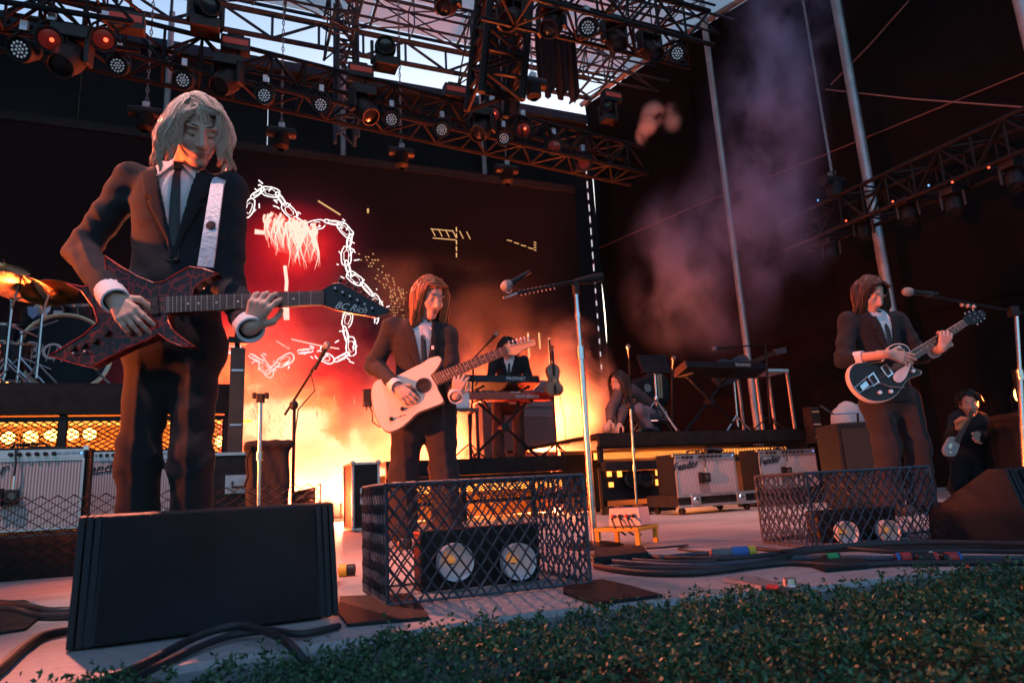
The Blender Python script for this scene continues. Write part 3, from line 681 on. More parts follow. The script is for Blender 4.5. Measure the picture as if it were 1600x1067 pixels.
# ------------------------------------------------------------------ road cases, uprights
CASEB = mat('case_laminate', (.018, .015, .015), .55, var=.4, scale=14, spec=.25)
def road_case(c, size, label, name='road_case'):
    c = np.array(c, float); t = thing(name, label, 'case', (c[0], c[1], c[2]-size[2]/2)); sx, sy, sz = size
    mb = MB(); mb.box(c, size); mb.build('body', CASEB, t)
    mb = MB(); e = .022
    for a in (-1, 1):
        for b in (-1, 1):
            mb.box(c+V(0, a*sy/2, b*sz/2), (sx, e, e)); mb.box(c+V(a*sx/2, 0, b*sz/2), (e, sy, e)); mb.box(c+V(a*sx/2, b*sy/2, 0), (e, e, sz))
    mb.build('edge_trim', ALU, t)
    for a in (-1, 1):
        for b in (-1, 1): mb = MB(); mb.ell(c+V(a*sx/2, -sy/2, b*sz/2), (.028, .028, .028), nu=8, nv=6); mb.build('corner_ball', CHROME, t, smooth=60)
    q = c+V(0, -sy/2-.004, 0); mb = MB(); mb.box(q, (min(.2, sx*.45), .006, min(.15, sz*.3))); mb.build('handle_plate', ALU, t)
    mb = MB(); mb.tube([q+V(-.05, -.01, .02), q+V(-.05, -.03, -.02), q+V(.05, -.03, -.02), q+V(.05, -.01, .02)], .008, 6); mb.build('handle', BLACKP, t)
    return t
pa, pb = wal(551, 716, 6.6), wal(592, 790, 6.6)
road_case(((pa[0]+pb[0])/2, 6.85, .32), (pb[0]-pa[0], .5, .6), 'tall black road case with metal edges left of the keyboard riser')
q = wal(348, 740, 5.9); road_case((q[0]+.12, 5.75, .45), (.55, .3, .45), 'brown road case behind the legs of the blond guitarist')
def upright(px, y0, y1, w, Y, label, mt=CASEB):
    a, b = wal(px, y0, Y), wal(px, y1, Y); t = thing('upright_case', label, 'case', (a[0], Y, b[2]))
    mb = MB(); mb.box((a[0], Y, (a[2]+b[2])/2), (w, w, a[2]-b[2])); mb.build('body', mt, t, bevel=.006)
    for k in range(3): mb = MB(); mb.box((a[0], Y-w/2-.002, b[2]+(a[2]-b[2])*(.15+.35*k)), (w*.8, .004, .015)); mb.build('strap', ALU, t)
upright(1266, 636, 692, .13, 6.0, 'scuffed black upright at the right end of the percussion riser')
upright(1294, 674, 745, .13, 5.4, 'scuffed black upright beside the right silver amplifier')
upright(372, 545, 790, .11, 5.85, 'brown wooden post beside the drum riser', mat('brown_post', (.09, .045, .03), .6, var=.4, scale=6))
t = wal(372, 470, 5.85); mb = MB(); mb.tube([wal(371, 548, 5.85), wal(370, 490, 5.85)], .02, 8); mb.box(wal(371, 533, 5.85), (.14, .1, .05)); tag(mb.build('clamp_pole', BLACKM), 'black clamp pole above the brown post', 'pole')
# black covered case
p = at(418, 745, 4.3); t = thing('covered_amplifier', 'amplifier under a black cloth cover right of the blond guitarist', 'amplifier', (p[0], p[1], .17))
def f(P):
    d = np.abs(P-np.asarray(p, np.float32)) - np.array([.1, .13, .19], np.float32); b = np.sqrt((np.maximum(d, 0)**2).sum(1))+np.minimum(d.max(1), 0)-.02
    top = np.abs(P-np.asarray(p+V(0, 0, .19), np.float32)) - np.array([.125, .16, .012], np.float32); b2 = np.sqrt((np.maximum(top, 0)**2).sum(1))+np.minimum(top.max(1), 0)-.012
    return smin(b, b2, .02)+.004*np.sin(P[:, 0]*70+P[:, 2]*25)
v, fc = sdf_mesh(f, p-.3, p+.3, .02); mb = MB(); mb.add(v, fc.tolist()); mb.build('cover', mat('black_cover_cloth', (.012, .012, .014), .85, bump=.4, bscale=40), t, smooth=180)
mb = MB(); mb.tube([p+V(-.1, -.16, .19), p+V(-.13, -.17, .1), p+V(-.12, -.17, 0), p+V(-.14, -.17, -.06)], .008, 6); mb.build('drawstring', RUBBER, t)
# ------------------------------------------------------------------ guitar amplifiers
def grille_mat():
    m = mat('silver_grille_cloth', (.42, .36, .36), .8); n = m.node_tree; b = n.nodes['Principled BSDF']; L = n.links.new
    tc = n.nodes.new('ShaderNodeTexCoord'); w = n.nodes.new('ShaderNodeTexWave'); w.inputs['Scale'].default_value = 19; w.inputs['Distortion'].default_value = .4; w.bands_direction = 'X'; L(tc.outputs['Object'], w.inputs['Vector'])
    rp = n.nodes.new('ShaderNodeValToRGB'); rp.color_ramp.elements[0].color = (.24, .2, .2, 1); rp.color_ramp.elements[1].color = (.62, .55, .54, 1); L(w.outputs['Fac'], rp.inputs['Fac']); L(rp.outputs[0], b.inputs['Base Color'])
    bp = n.nodes.new('ShaderNodeBump'); bp.inputs['Strength'].default_value = .4; bp.inputs['Distance'].default_value = .003; L(w.outputs['Fac'], bp.inputs['Height']); L(bp.outputs[0], b.inputs['Normal']); return m
GRILLE = grille_mat(); TOLEX = mat('black_amp_vinyl', (.012, .012, .013), .6, bump=.4, bscale=220, spec=.2)
SILV = mat('silver_panel', (.5, .51, .53), .35, .7, var=.1, scale=20)
def amp(c, w, h, d, label, yaw=0):
    """c = middle of the bottom front edge"""
    c = np.array(c, float); t = thing('guitar_amplifier', label, 'amplifier', c, 'silver guitar amplifiers')
    X = V(math.cos(yaw), math.sin(yaw), 0); Y = V(-math.sin(yaw), math.cos(yaw), 0); Z = V(0, 0, 1); ax = (X, Y, Z)
    P = lambda x, y, z: c + X*x + Y*y + Z*z
    mb = MB(); mb.box(P(0, d/2+.01, h/2), (w, d, h), ax); mb.build('cabinet', TOLEX, t, bevel=.01)
    mb = MB(); mb.box(P(0, .002, h*.43), (w-.05, .016, h*.8), ax); mb.build('grille_cloth', GRILLE, t, bevel=.003)
    mb = MB(); e = .014
    for z in (.03*h, .845*h): mb.box(P(0, -.002, z), (w-.03, .02, e), ax)
    for x in (-1, 1): mb.box(P(x*(w/2-.02), -.002, h*.4375), (e, .021, h*.815), ax)
    mb.build('grille_trim', SILV, t)
    mb = MB(); mb.box(P(0, -.001, h*.915), (w-.04, .014, h*.105), ax); mb.build('control_panel', SILV, t)
    for k in range(10):
        if k == 3: continue
        q = P(-w*.36+k*w*.066, -.014, h*.915); mb = MB(); mb.lathe([(.001, .022), (.011, .02), (.013, 0)], q, -Y, 12); mb.build('knob', BLACKP, t, smooth=40)
    for k in range(2):
        q = P(-w*.45+k*.025, -.012, h*.915); mb = MB(); mb.lathe([(.001, .008), (.006, .006), (.007, 0)], q, -Y, 8); mb.build('input_jack', BLACKP, t)
    q = P(w*.45, -.012, h*.915); mb = MB(); mb.ell(q, (.007, .007, .007), nu=8, nv=5); mb.build('pilot_light', BLUEL, t)
    text_mesh('model_lettering', 'DELUXE REVERB', P(w*.36, -.0095, h*.915), X, Z, .022, mat('panel_blue_ink', (.05, .12, .3), .5), t)
    text_mesh('script_logo', 'Fender', P(-w*.33, -.013, h*.72), X+Z*.12, Z, .1, mat('dark_logo', (.03, .03, .035), .3, .3), t, shear=.35, ext=.003)
    bar(t, 'logo_tail', P(-w*.41, -.012, h*.655), P(-w*.22, -.012, h*.70), .004, mat('dark_logo', (.03, .03, .035), .3, .3))
    mb = MB(); mb.tube([P(-.1, d/2, h), P(-.08, d/2, h+.03), P(.08, d/2, h+.03), P(.1, d/2, h)], .012, 6, flat=.6); mb.build('carry_handle', RUBBER, t, smooth=50)
    for a in (-1, 1): mb = MB(); mb.box(P(a*(w/2-.012), .012, h-.012), (.03, .03, .03), ax); mb.build('corner_cap', CHROME, t, bevel=.004)
    return P
def amp_mic(P, h, x, label):
    """a flat microphone hung by its cable over the front of an amplifier"""
    b = P(x, -.05, h*.45); t = thing('hanging_microphone', label, 'microphone', b, 'microphones hung before amplifiers')
    ax = (nrm(P(1, 0, 0)-P(0, 0, 0)), nrm(P(0, 1, 0)-P(0, 0, 0)), V(0, 0, 1))
    mb = MB(); mb.box(P(x, -.05, h*.42), (.07, .035, .085), ax); mb.build('head', BLACKP, t, bevel=.01)
    mb = MB(); mb.lathe([(.001, .004), (.02, .004), (.024, 0)], P(x+.002, -.068, h*.42), -ax[1], 14); mb.build('capsule_grille', mat('mic_mesh', (.1, .1, .1), .4, .6), t)
    mb = MB(); mb.tube([P(x, -.05, h*.5), P(x, -.045, h*.66)], .011, 8); mb.build('connector', CHROME, t)
    mb = MB(); mb.box(P(x-.055, -.04, h*.42), (.022, .04, .1), ax); mb.build('clip', RUBBER, t)
    mb = MB(); mb.tube([P(x, -.045, h*.66), P(x+.005, -.05, h*.8), P(x-.005, -.04, h*.95), P(x-.01, .03, h+.014), P(x+.05, .15, h+.014), P(x+.2, .2, h+.012)], .006, 6); mb.build('cable', CABLEM, t)
A1 = wal(128, 826, 4.95); P = amp((A1[0]-.33, 4.95, .205), .66, .5, .26, 'silver amplifier at the left edge on the low platform', 0.02); amp_mic(P, .5, -.03, 'microphone hanging before the silver amplifier at the left edge')
A2 = wal(277, 800, 5.75); P = amp((A2[0]-.3, 5.75, .27), .6, .47, .26, 'silver amplifier half hidden by the legs of the blond guitarist', 0.02)
a, b = wal(1047, 712, 5.25), wal(1156, 708, 5.25)
P = amp(((a[0]+b[0])/2-.02, 5.25, .15), .72, .385, .25, 'silver amplifier standing in an open road case, left of the pair', 0.03); amp_mic(P, .385, -.04, 'microphone hanging before the amplifier in the road case')
mb = MB(); mb.tube([P(.1, .1, .41), P(.2, .14, .425), P(.3, .1, .41), P(.34, .16, .405), P(.2, .18, .42)], .02, 8); tag(mb.build('cable_coil', CABLEM, smooth=60), 'coiled black cable lying on the amplifier in the road case', 'cable')
a2, b2 = wal(1171, 703, 5.5), wal(1283, 699, 5.5)
P = amp(((a2[0]+b2[0])/2, 5.5, .16), .8, .4, .25, 'silver amplifier right of the pair behind the wire cage', 0.03); amp_mic(P, .4, -.06, 'microphone hanging before the right amplifier of the pair')
# open road case with castors under the amplifier
cx = (a[0]+b[0])/2-.02; t = thing('amplifier_case', 'open silver edged road case base on castors under an amplifier', 'case', (cx, 5.2, 0), None)
mb = MB(); mb.box((cx, 5.38, .12), (.84, .5, .1)); mb.build('tray', CASEB, t)
for z in (.073, .162): mb = MB(); mb.box((cx, 5.122, z), (.86, .02, .024)); mb.build('edge_rail', ALU, t)
for x in (-.25, .25):
    mb = MB(); mb.box((cx+x, 5.112, .118), (.1, .014, .1)); mb.build('latch_plate', ALU, t, bevel=.004)
    mb = MB(); mb.lathe([(.001, .012), (.02, .01), (.03, 0)], (cx+x, 5.105, .118), (0, -1, 0), 12); mb.build('latch', CHROME, t)
for x in (-.36, .36):
    for y in (5.18, 5.56):
        mb = MB(); mb.lathe([(.001, -.014), (.03, -.014), (.032, 0), (.03, .014), (.001, .014)], (cx+x, y, .032), (1, .3, 0), 14); mb.build('castor', RUBBER, t, smooth=40)
mb = MB(); mb.box(((a2[0]+b2[0])/2, 5.63, .08), (.9, .36, .155)); tag(mb.build('low_case', CASEB, bevel=.006), 'low black case under the right amplifier of the pair', 'case')
# low platform with mesh fence under the left amplifiers
t = thing('amplifier_platform', 'low black platform with a short diamond mesh fence under the left amplifiers', 'platform', (-.9, 4.2, 0))
mb = MB(); mb.box((-1.2, 5.08, .1), (3.3, 2.0, .195)); mb.build('deck', WOODB, t)
mb = MB(); mb.box((-.62, 5.95, .23), (.7, .56, .07)); mb.build('block', WOODB, t)
mb = MB(); lattice(mb, (-2.8, 4.06, .2), (3.3, 0, 0), (0, 0, .19), .07, .05, .0035, 4); mb.build('mesh_panel', MESHM, t, kind='stuff')
mb = MB(); lattice(mb, (.47, 4.08, .2), (0, 1.2, 0), (0, 0, .17), .07, .05, .0035, 4); mb.build('mesh_panel', MESHM, t, kind='stuff')
mb = MB(); lattice(mb, (-2.8, 4.05, .005), (3.3, 0, 0), (0, 0, .19), .07, .05, .0035, 4); mb.build('mesh_panel', MESHM, t, kind='stuff')
# ------------------------------------------------------------------ microphone stands
def mic(parent, p, d, s=1.0):
    d = nrm(d); mb = MB(); mb.lathe([(.001, -.16*s), (.011*s, -.158*s), (.014*s, -.03*s), (.02*s, -.005*s), (.0215*s, 0)], p, d, 14); mb.build('microphone_body', BLACKP, parent, smooth=40)
    mb = MB(); mb.lathe([(.0215*s, 0), (.025*s, .01*s), (.0255*s, .025*s), (.021*s, .042*s), (.012*s, .051*s), (.001, .054*s)], p, d, 14); mb.build('microphone_grille', mat('mic_grille_steel', (.35, .33, .32), .35, .8, bump=.6, bscale=500), parent, smooth=60)
def round_base(t, c, r=.13):
    mb = MB(); mb.lathe([(.001, .035), (.03, .034), (r*.8, .022), (r, .012), (r, .001), (.001, .001)], c, n=28); mb.build('base', mat('black_cast_base', (.02, .02, .02), .4, .4), t, smooth=40)
def tripod(t, c, h, r, mt):
    for k in range(3):
        an = k*2*math.pi/3+.4; e = c+V(math.cos(an)*r, math.sin(an)*r, .012); bar(t, 'leg', c+V(0, 0, h), e, .009, mt, 8)
        mb = MB(); mb.ell(e, (.014, .014, .012), nu=8, nv=5); mb.build('foot', RUBBER, t)
# tall stand in the middle
b0 = flo(930, 856); dd = b0@HD; tp = at(899, 443, dd); tp = V(b0[0]+(tp[0]-b0[0])*.9, b0[1]+(tp[1]-b0[1])*.9, tp[2])
t = thing('microphone_stand', 'tall chrome microphone stand with boom in the middle of the stage', 'microphone stand', b0, 'microphone stands')
round_base(t, b0, .14)
mid = b0+(tp-b0)*.73
mb = MB(); mb.tube([b0+V(0, 0, .03), mid], .0165, 14); mb.build('lower_tube', CHROME, t, smooth=40)
mb = MB(); mb.tube([mid, tp], .0125, 14); mb.build('upper_tube', CHROME, t, smooth=40)
mb = MB(); mb.tube([mid-(tp-b0)*.035, mid+(tp-b0)*.015], .023, 14); mb.build('clutch', CHROME, t, smooth=40)
q2 = b0+(tp-b0)*.87; mb = MB(); mb.tube([q2-V(0, 0, .015), q2+V(0, 0, .015)], .016, 12); mb.build('ring', CHROME, t, smooth=40)
mb = MB(); mb.tube([tp-V(0, 0, .06), tp+V(0, 0, .01)], .018, 10); mb.build('swivel', BLACKM, t, smooth=40)
B1 = at(786, 456, dd-.25); B2 = at(940, 433, dd+.06); Bm = at(897, 440, dd)
mb = MB(); mb.tube([at(808, 458, dd-.2), Bm], .0085, 10); mb.build('boom', BLACKM, t, smooth=40)
mb = MB(); mb.tube([Bm, at(918, 437, dd+.03), B2], [.012, .022, .025], 14); mb.build('counterweight', RUBBER, t, smooth=40)
for k in range(9):
    a = at(812+k*6.5, 457-k*1.2, dd-.19+.015*k); mb = MB(); mb.tube([a+V(0, 0, .012), a+V(.01, 0, -.016)], .0028, 5); mb.build('cable_wrap', mat('pale_cable_tie', (.5, .4, .38), .5), t)
mb = MB(); mb.tube([at(808, 458, dd-.2), at(796, 463, dd-.22), B1+V(0, 0, -.03)], .006, 8); mb.build('gooseneck', CHROME, t, smooth=50)
mic(t, at(796, 444, dd-.24), at(786, 452, dd-.26)-at(806, 440, dd-.2), 1.05)
mb = MB(); mb.lathe([(.03, -.006), (.034, 0), (.03, .006), (.026, 0), (.03, -.006)], at(793, 448, dd-.24), at(780, 452, dd-.26)-at(808, 442, dd-.2), 18); mb.build('shock_ring', CHROME, t, smooth=60)
# short stand with an empty clip on the left
b0 = at(405, 795, 3.35); b0 = V(b0[0], b0[1], 0); tp = at(407, 626, 3.35)
t = thing('microphone_stand', 'short chrome stand with empty black guitar clip left of centre', 'microphone stand', b0, 'microphone stands')
round_base(t, b0, .12); mb = MB(); mb.tube([b0+V(0, 0, .02), tp], .011, 10); mb.build('tube', CHROME, t, smooth=40)
for zz in (.25, .52): mb = MB(); q = b0+(tp-b0)*(zz/tp[2]); mb.tube([q-V(0, 0, .02), q+V(0, 0, .02)], .018, 10); mb.build('clutch', CHROME, t, smooth=40)
mb = MB(); mb.box(tp+V(0, 0, .012), (.035, .03, .045), (CR, HD, V(0, 0, 1)))
for s in (-1, 1): mb.box(tp+CR*.03*s+V(0, 0, .025), (.018, .02, .03), (CR, HD, V(0, 0, 1)))
mb.build('clip', BLACKP, t, bevel=.003)
# black boom stand behind it
b0 = at(457, 800, 4.6); b0 = V(b0[0], b0[1], 0); tp = at(460, 632, 4.6)
t = thing('microphone_stand', 'black boom microphone stand before the glowing smoke left of centre', 'microphone stand', b0, 'microphone stands')
tripod(t, b0, .2, .3, BLACKM); bar(t, 'upright', b0+V(0, 0, .1), tp, .011, BLACKM, 10); bar(t, 'boom', at(445, 648, 4.62), at(503, 556, 4.5), .0085, BLACKM, 8)
mb = MB(); mb.ell(at(459, 633, 4.6), (.03, .03, .035), nu=10, nv=6); mb.build('joint', BLACKP, t)
mic(t, at(508, 545, 4.48), at(512, 536, 4.48)-at(500, 560, 4.48), 1.0)
mb = MB(); mb.tube([at(503, 556, 4.5), at(485, 580, 4.5), at(492, 610, 4.5), at(466, 640, 4.6), at(458, 700, 4.6), b0+V(.02, 0, .05)], .005, 6); mb.build('cable', CABLEM, t)
# short stand before the percussion riser
b0 = flo(996, 804); dd2 = b0@HD; tp = at(985, 634, dd2)
t = thing('microphone_stand', 'short stand with black clip before the percussion riser', 'microphone stand', b0, 'microphone stands')
round_base(t, b0, .15); mb = MB(); mb.tube([b0+V(0, 0, .03), tp], .014, 10); mb.build('tube', CHROME, t, smooth=40)
for zz in (.42, .58): mb = MB(); q = b0+(tp-b0)*zz; mb.tube([q-V(0, 0, .03), q+V(0, 0, .03)], .024, 10); mb.build('clutch', CHROME, t, smooth=40)
mb = MB(); mb.box(tp, (.06, .05, .06)); 
for s in (-1, 1): mb.box(tp+CR*.05*s+V(0, 0, .045), (.03, .03, .06))
mb.build('clip', BLACKP, t, bevel=.004)
# stand at the right edge
dd3 = 4.0; b0 = at(1606, 800, dd3); b0 = V(b0[0], b0[1], 0); tp = at(1588, 494, dd3)
t = thing('microphone_stand', 'chrome boom microphone stand at the right edge by the dark haired guitarist', 'microphone stand', b0, 'microphone stands')
round_base(t, b0, .14); md = b0+(tp-b0)*.7
bar(t, 'lower_tube', b0+V(0, 0, .03), md, .016, CHROME, 12); bar(t, 'upper_tube', md, tp, .012, CHROME, 12)
mb = MB(); mb.tube([md-V(0, 0, .04), md+V(0, 0, .02)], .021, 12); mb.build('clutch', CHROME, t, smooth=40)
bar(t, 'boom', at(1455, 463, dd3-.15), at(1640, 497, dd3+.1), .008, BLACKM, 8)
mb = MB(); mb.box(at(1583, 487, dd3), (.05, .05, .06), (CR, HD, V(0, 0, 1))); mb.build('swivel', BLACKM, t, bevel=.008)
mb = MB(); mb.box(at(1452, 460, dd3-.15), (.04, .03, .035), (CR, HD, V(0, 0, 1))); mb.build('mic_clip', BLACKP, t, bevel=.006)
mic(t, at(1424, 456.5, dd3-.17), at(1415, 456, dd3-.17)-at(1452, 459, dd3-.15), 1.05)
for k in range(3):
    q = at(1503+k*9, 476+k*1.8, dd3-.07); mb = MB(); mb.lathe([(.008, -.012), (.014, 0), (.008, .012)], q, at(1640, 497, dd3)-at(1455, 463, dd3), 10); mb.build('spare_pick', mat('pale_cable_tie', (.5, .4, .38), .5), t)
# ------------------------------------------------------------------ drum kit on the drum riser
DZ = 1.27; SHELL = mat('dark_drum_shell', (.02, .02, .03), .25, coat=.6, var=.4, scale=14); HEADB = mat('black_drum_head', (.008, .012, .017), .6, spec=.2)
BRASS = mat('cymbal_bronze', (.62, .34, .12), .28, 1, var=.3, scale=9)
bc = wal(103, 556, 6.6); bd = nrm(V(.28, -1, 0))
t = thing('bass_drum', 'bass drum with black front head and pale gothic lettering', 'drum', (bc[0], bc[1], DZ), 'drum kit')
r_ = .33; bc[2] = DZ+.35
mb = MB(); mb.lathe([(r_, -.4), (r_, 0)], bc, bd, 40); mb.build('shell', SHELL, t, smooth=40)
mb = MB(); mb.lathe([(.001, .004), (r_-.012, .004)], bc, bd, 40); mb.build('front_head', HEADB, t)
mb = MB(); mb.lathe([(r_-.02, .006), (r_-.008, .014), (r_+.014, .012), (r_+.016, -.02), (r_+.002, -.022)], bc, bd, 40); mb.build('hoop', mat('bronze_hoop', (.45, .3, .2), .3, .7), t, smooth=40)
for k in range(8):
    an = k*math.pi/4; a, b, d = basis(bd); bar(t, 'lug', bc+(a*math.cos(an)+b*math.sin(an))*(r_+.012)-bd*.02, bc+(a*math.cos(an)+b*math.sin(an))*(r_+.012)-bd*.14, .009, CHROME)
for s in (-1, 1): bar(t, 'spur', bc-bd*.12+CR*.25*s-V(0, 0, .1), bc+bd*.12+CR*.42*s-V(0, 0, .325), .009, CHROME)
DX = nrm(np.cross((0, 0, 1), -bd)); DX = DX if DX@CR > 0 else -DX
text_mesh('head_lettering', 'BOY', bc+bd*.006-DX*.1+V(0, 0, -.0), DX, V(0, 0, 1), .2, mat('pale_pink_ink', (.7, .5, .5), .5), t, shear=.12, ext=.001)
for k in range(6):
    q = bc+bd*.0075+DX*(-.23+.052*k); bar(t, 'letter_flourish', q+V(0, 0, .06)+DX*.012, q-V(0, 0, .08)-DX*.01, .0035, MATS['pale_pink_ink'], 5)
def drum(px, py, Y, r, h, axis, label):
    c = wal(px, py, Y); t = thing('tom_drum', label, 'drum', c, 'drum kit')
    mb = MB(); mb.lathe([(r, -h/2), (r, h/2)], c, axis, 24); mb.build('shell', SHELL, t, smooth=40)
    mb = MB(); mb.lathe([(.001, h/2-.004), (r-.004, h/2-.004)], c, axis, 24); mb.lathe([(r-.004, -h/2+.01), (.001, -h/2+.01)], c, axis, 24); mb.build('head', mat('white_drum_head', (.6, .6, .6), .5), t)
    for s in (-1, 1): mb = MB(); mb.lathe([(r+.001, s*h/2-.012), (r+.012, s*h/2-.01), (r+.012, s*h/2+.01), (r-.004, s*h/2+.01)], c, axis, 24); mb.build('rim', CHROME, t, smooth=40)
    a, b, d = basis(axis)
    for k in range(6):
        u = a*math.cos(k*1.047)+b*math.sin(k*1.047); bar(t, 'lug', c+u*(r+.008)-d*h*.4, c+u*(r+.008)+d*h*.4, .006, CHROME)
    bar(t, 'mount', c-d*h*.3, V(c[0], c[1]+.06, DZ), .011, CHROME)
drum(127, 492, 6.75, .13, .17, V(-.1, -.3, 1), 'rack tom drum above the bass drum')
drum(8, 522, 6.7, .17, .14, V(0.05, -.15, 1), 'snare drum at the left edge of the picture')
drum(20, 565, 6.6, .15, .3, V(.05, -.2, 1), 'floor tom drum left of the bass drum')
def cymbal(px, py, Y, r, axis, label, base=None):
    c = wal(px, py, Y); axis = nrm(axis); t = thing('cymbal', label, 'cymbal', c, 'drum kit')
    mb = MB(); mb.lathe([(.001, .03), (.03, .026), (.045, .008), (r*.6, -.002), (r, -.018), (r, -.0195), (r*.6, -.0035), (.045, .006), (.001, .027)], c, axis, 40); mb.build('plate', BRASS, t, smooth=30)
    mb = MB(); mb.lathe([(.001, .055), (.012, .05), (.012, .025), (.001, .024)], c, axis, 10); mb.build('wing_nut', RUBBER, t)
    q = base if base is not None else V(c[0]-.05, c[1]+.05, DZ)
    k = V(q[0], q[1], c[2]-.18); bar(t, 'boom_tube', c, k, .009, CHROME); bar(t, 'upright', k, V(q[0], q[1], DZ+.1), .012, CHROME)
    for j in range(3): bar(t, 'leg', V(q[0], q[1], DZ+.22), V(q[0]+.2*math.cos(j*2.1+.3), q[1]+.2*math.sin(j*2.1+.3), DZ+.005), .008, CHROME)
cymbal(2, 415, 6.35, .2, V(.25, -.5, 1), 'bright bronze cymbal at the left edge, the highest')
cymbal(30, 447, 6.3, .26, V(.12, .18, 1), 'wide bronze cymbal seen from below, left of the drummer')
cymbal(78, 455, 6.35, .2, V(-.15, .28, 1), 'bronze cymbal tilted in front of the drummer')
for k, (x, y) in enumerate(((18, 470), (34, 520))):
    q = wal(x, y, 6.45); t = thing('hardware_stand', 'chrome drum hardware stand %s' % ('at the far left' if k == 0 else 'beside the bass drum'), 'drum stand', (q[0], q[1], DZ), 'drum kit')
    bar(t, 'upright', (q[0], q[1], DZ+.02), q, .012, CHROME, 8); bar(t, 'arm', q, q+V(.25, -.05, .1), .009, CHROME, 8); bar(t, 'arm', q-V(0, 0, .2), q+V(.2, .1, -.28), .009, CHROME, 8)
    for j in range(3): bar(t, 'leg', V(q[0], q[1], DZ+.28), V(q[0]+.24*math.cos(j*2.1), q[1]+.24*math.sin(j*2.1), DZ+.006), .009, CHROME, 8)
    mb = MB(); mb.ell(q, (.02, .02, .025), nu=8, nv=6); mb.build('wing_joint', CHROME, t, smooth=50)
for k, (a, b_) in enumerate((((52, 468), (72, 505)), ((60, 470), (75, 512)))):
    mb = MB(); mb.tube([wal(*a, 6.9), wal(*b_, 6.75)], [.006, .009], 8); tag(mb.build('drumstick', mat('pale_wood', (.55, .38, .22), .5), smooth=40), 'pale wooden drumstick held by the drummer, %s one' % ('left' if k == 0 else 'right'), 'drumstick')
# ------------------------------------------------------------------ keyboards
KEYW = mat('white_keys', (.7, .7, .68), .35); KEYB = mat('black_keys', (.01, .01, .01), .35); REDK = mat('red_keyboard_shell', (.4, .03, .02), .35, coat=.4)
def keyboard(c, w, d, h, tilt, label, shell, nk, text=None, yaw=0):
    c = np.array(c, float); t = thing('keyboard', label, 'keyboard', c, 'keyboards'); X = V(math.cos(yaw), math.sin(yaw), 0); Yh = V(-math.sin(yaw), math.cos(yaw), 0)
    Y = Yh*math.cos(tilt)-V(0, 0, 1)*math.sin(tilt); Z = np.cross(X, Y); ax = (X, Y, Z); P = lambda x, y, z: c+X*x+Y*y+Z*z
    mb = MB(); mb.box(P(0, 0, h/2), (w, d, h), ax); mb.build('case', shell, t, bevel=.008)
    for s in (-1, 1): mb = MB(); mb.box(P(s*(w/2+.008), 0, h/2), (.016, d+.004, h+.006), ax); mb.build('end_cheek', mat('cheek_wood', (.12, .05, .03), .5), t, bevel=.004)
    for k in range(nk):
        x = -w*.46+w*.92*(k+.5)/nk; mb = MB(); mb.box(P(x, d*.22, h+.008), (w*.92/nk-.002, d*.5, .012), ax); mb.build('white_key', KEYW, t)
        if k % 7 in (0, 1, 3, 4, 5) and k < nk-1: mb = MB(); mb.box(P(x+w*.46/nk, d*.1, h+.018), (w*.5/nk, d*.28, .012), ax); mb.build('black_key', KEYB, t)
    for k in range(10):
        q = P(-w*.42+w*.084*k, -d*.3, h); mb = MB(); mb.lathe([(.001, .018), (.009, .016), (.011, 0)], q, Z, 8); mb.build('knob', BLACKP, t)
    mb = MB(); mb.box(P(w*.08, -d*.3, h+.003), (.12, .05, .006), ax); mb.build('display', mat('keyboard_display', (.02, .03, .05), .2, emit=(.3, .4, .6), es=.3), t)
    if text: text_mesh('brand_lettering', text, P(w*.2, -d/2-.0025, h*.5), X, Z, .06, WHITEP, t)
    return P
def xstand(c, w, h, label, yaw=0, tiers=1):
    c = np.array(c, float); t = thing('keyboard_stand', label, 'keyboard stand', c, 'keyboard stands'); X = V(math.cos(yaw), math.sin(yaw), 0); Y = V(-math.sin(yaw), math.cos(yaw), 0)
    for y in (-.03, .03):
        s = 1 if y > 0 else -1
        bar(t, 'leg', c+Y*y-X*w/2*s+V(0, 0, .02), c+Y*y+X*w/2*s*.8+V(0, 0, h), .018, BLACKM, 8)
        bar(t, 'foot_bar', c+Y*(y-.17)-X*w/2*s+V(0, 0, .02), c+Y*(y+.17)-X*w/2*s+V(0, 0, .02), .017, BLACKM, 8)
        bar(t, 'top_bar', c+Y*(y-.14)+X*w/2*s*.8+V(0, 0, h), c+Y*(y+.14)+X*w/2*s*.8+V(0, 0, h), .017, BLACKM, 8)
    mb = MB(); mb.lathe([(.001, -.06), (.05, -.055), (.055, 0), (.05, .055), (.001, .06)], c+V(0, 0, h*.55), Y, 14); mb.build('pivot', BLACKP, t, smooth=40)
    if tiers > 1:
        for s in (-1, 1): bar(t, 'tier_arm', c+X*s*.12+V(0, 0, h*.7), c+X*s*.3+Y*.05+V(0, 0, h+.16), .015, BLACKM, 8)
        for s in (-1, 1): bar(t, 'tier_rest', c+X*s*.3+Y*.15+V(0, 0, h+.16), c+X*s*.3-Y*.15+V(0, 0, h+.17), .014, BLACKM, 8)
k1 = wal(790, 622, 7.6); k2 = wal(782, 600, 7.55)
keyboard((k1[0], 7.62, k1[2]-.03), 1.15, .3, .09, -.05, 'long red keyboard on the lower tier of the middle stand', REDK, 36, 'nord electro')
keyboard((k2[0], 7.66, k2[2]-.01), 1.0, .28, .09, .22, 'black keyboard on the upper tier of the middle stand', BLACKP, 30, 'PROPHET')
xs_ = wal(792, 715, 7.55); xstand((xs_[0], 7.6, .65), .85, k1[2]-.05-.65, 'black crossed keyboard stand in the middle of the stage', .05, 2)
k3 = wal(1128, 578, 6.9); keyboard((k3[0], 6.9, k3[2]-.04), 1.25, .28, .09, .3, 'black keyboard on the right riser', BLACKP, 30, 'PROPHET')
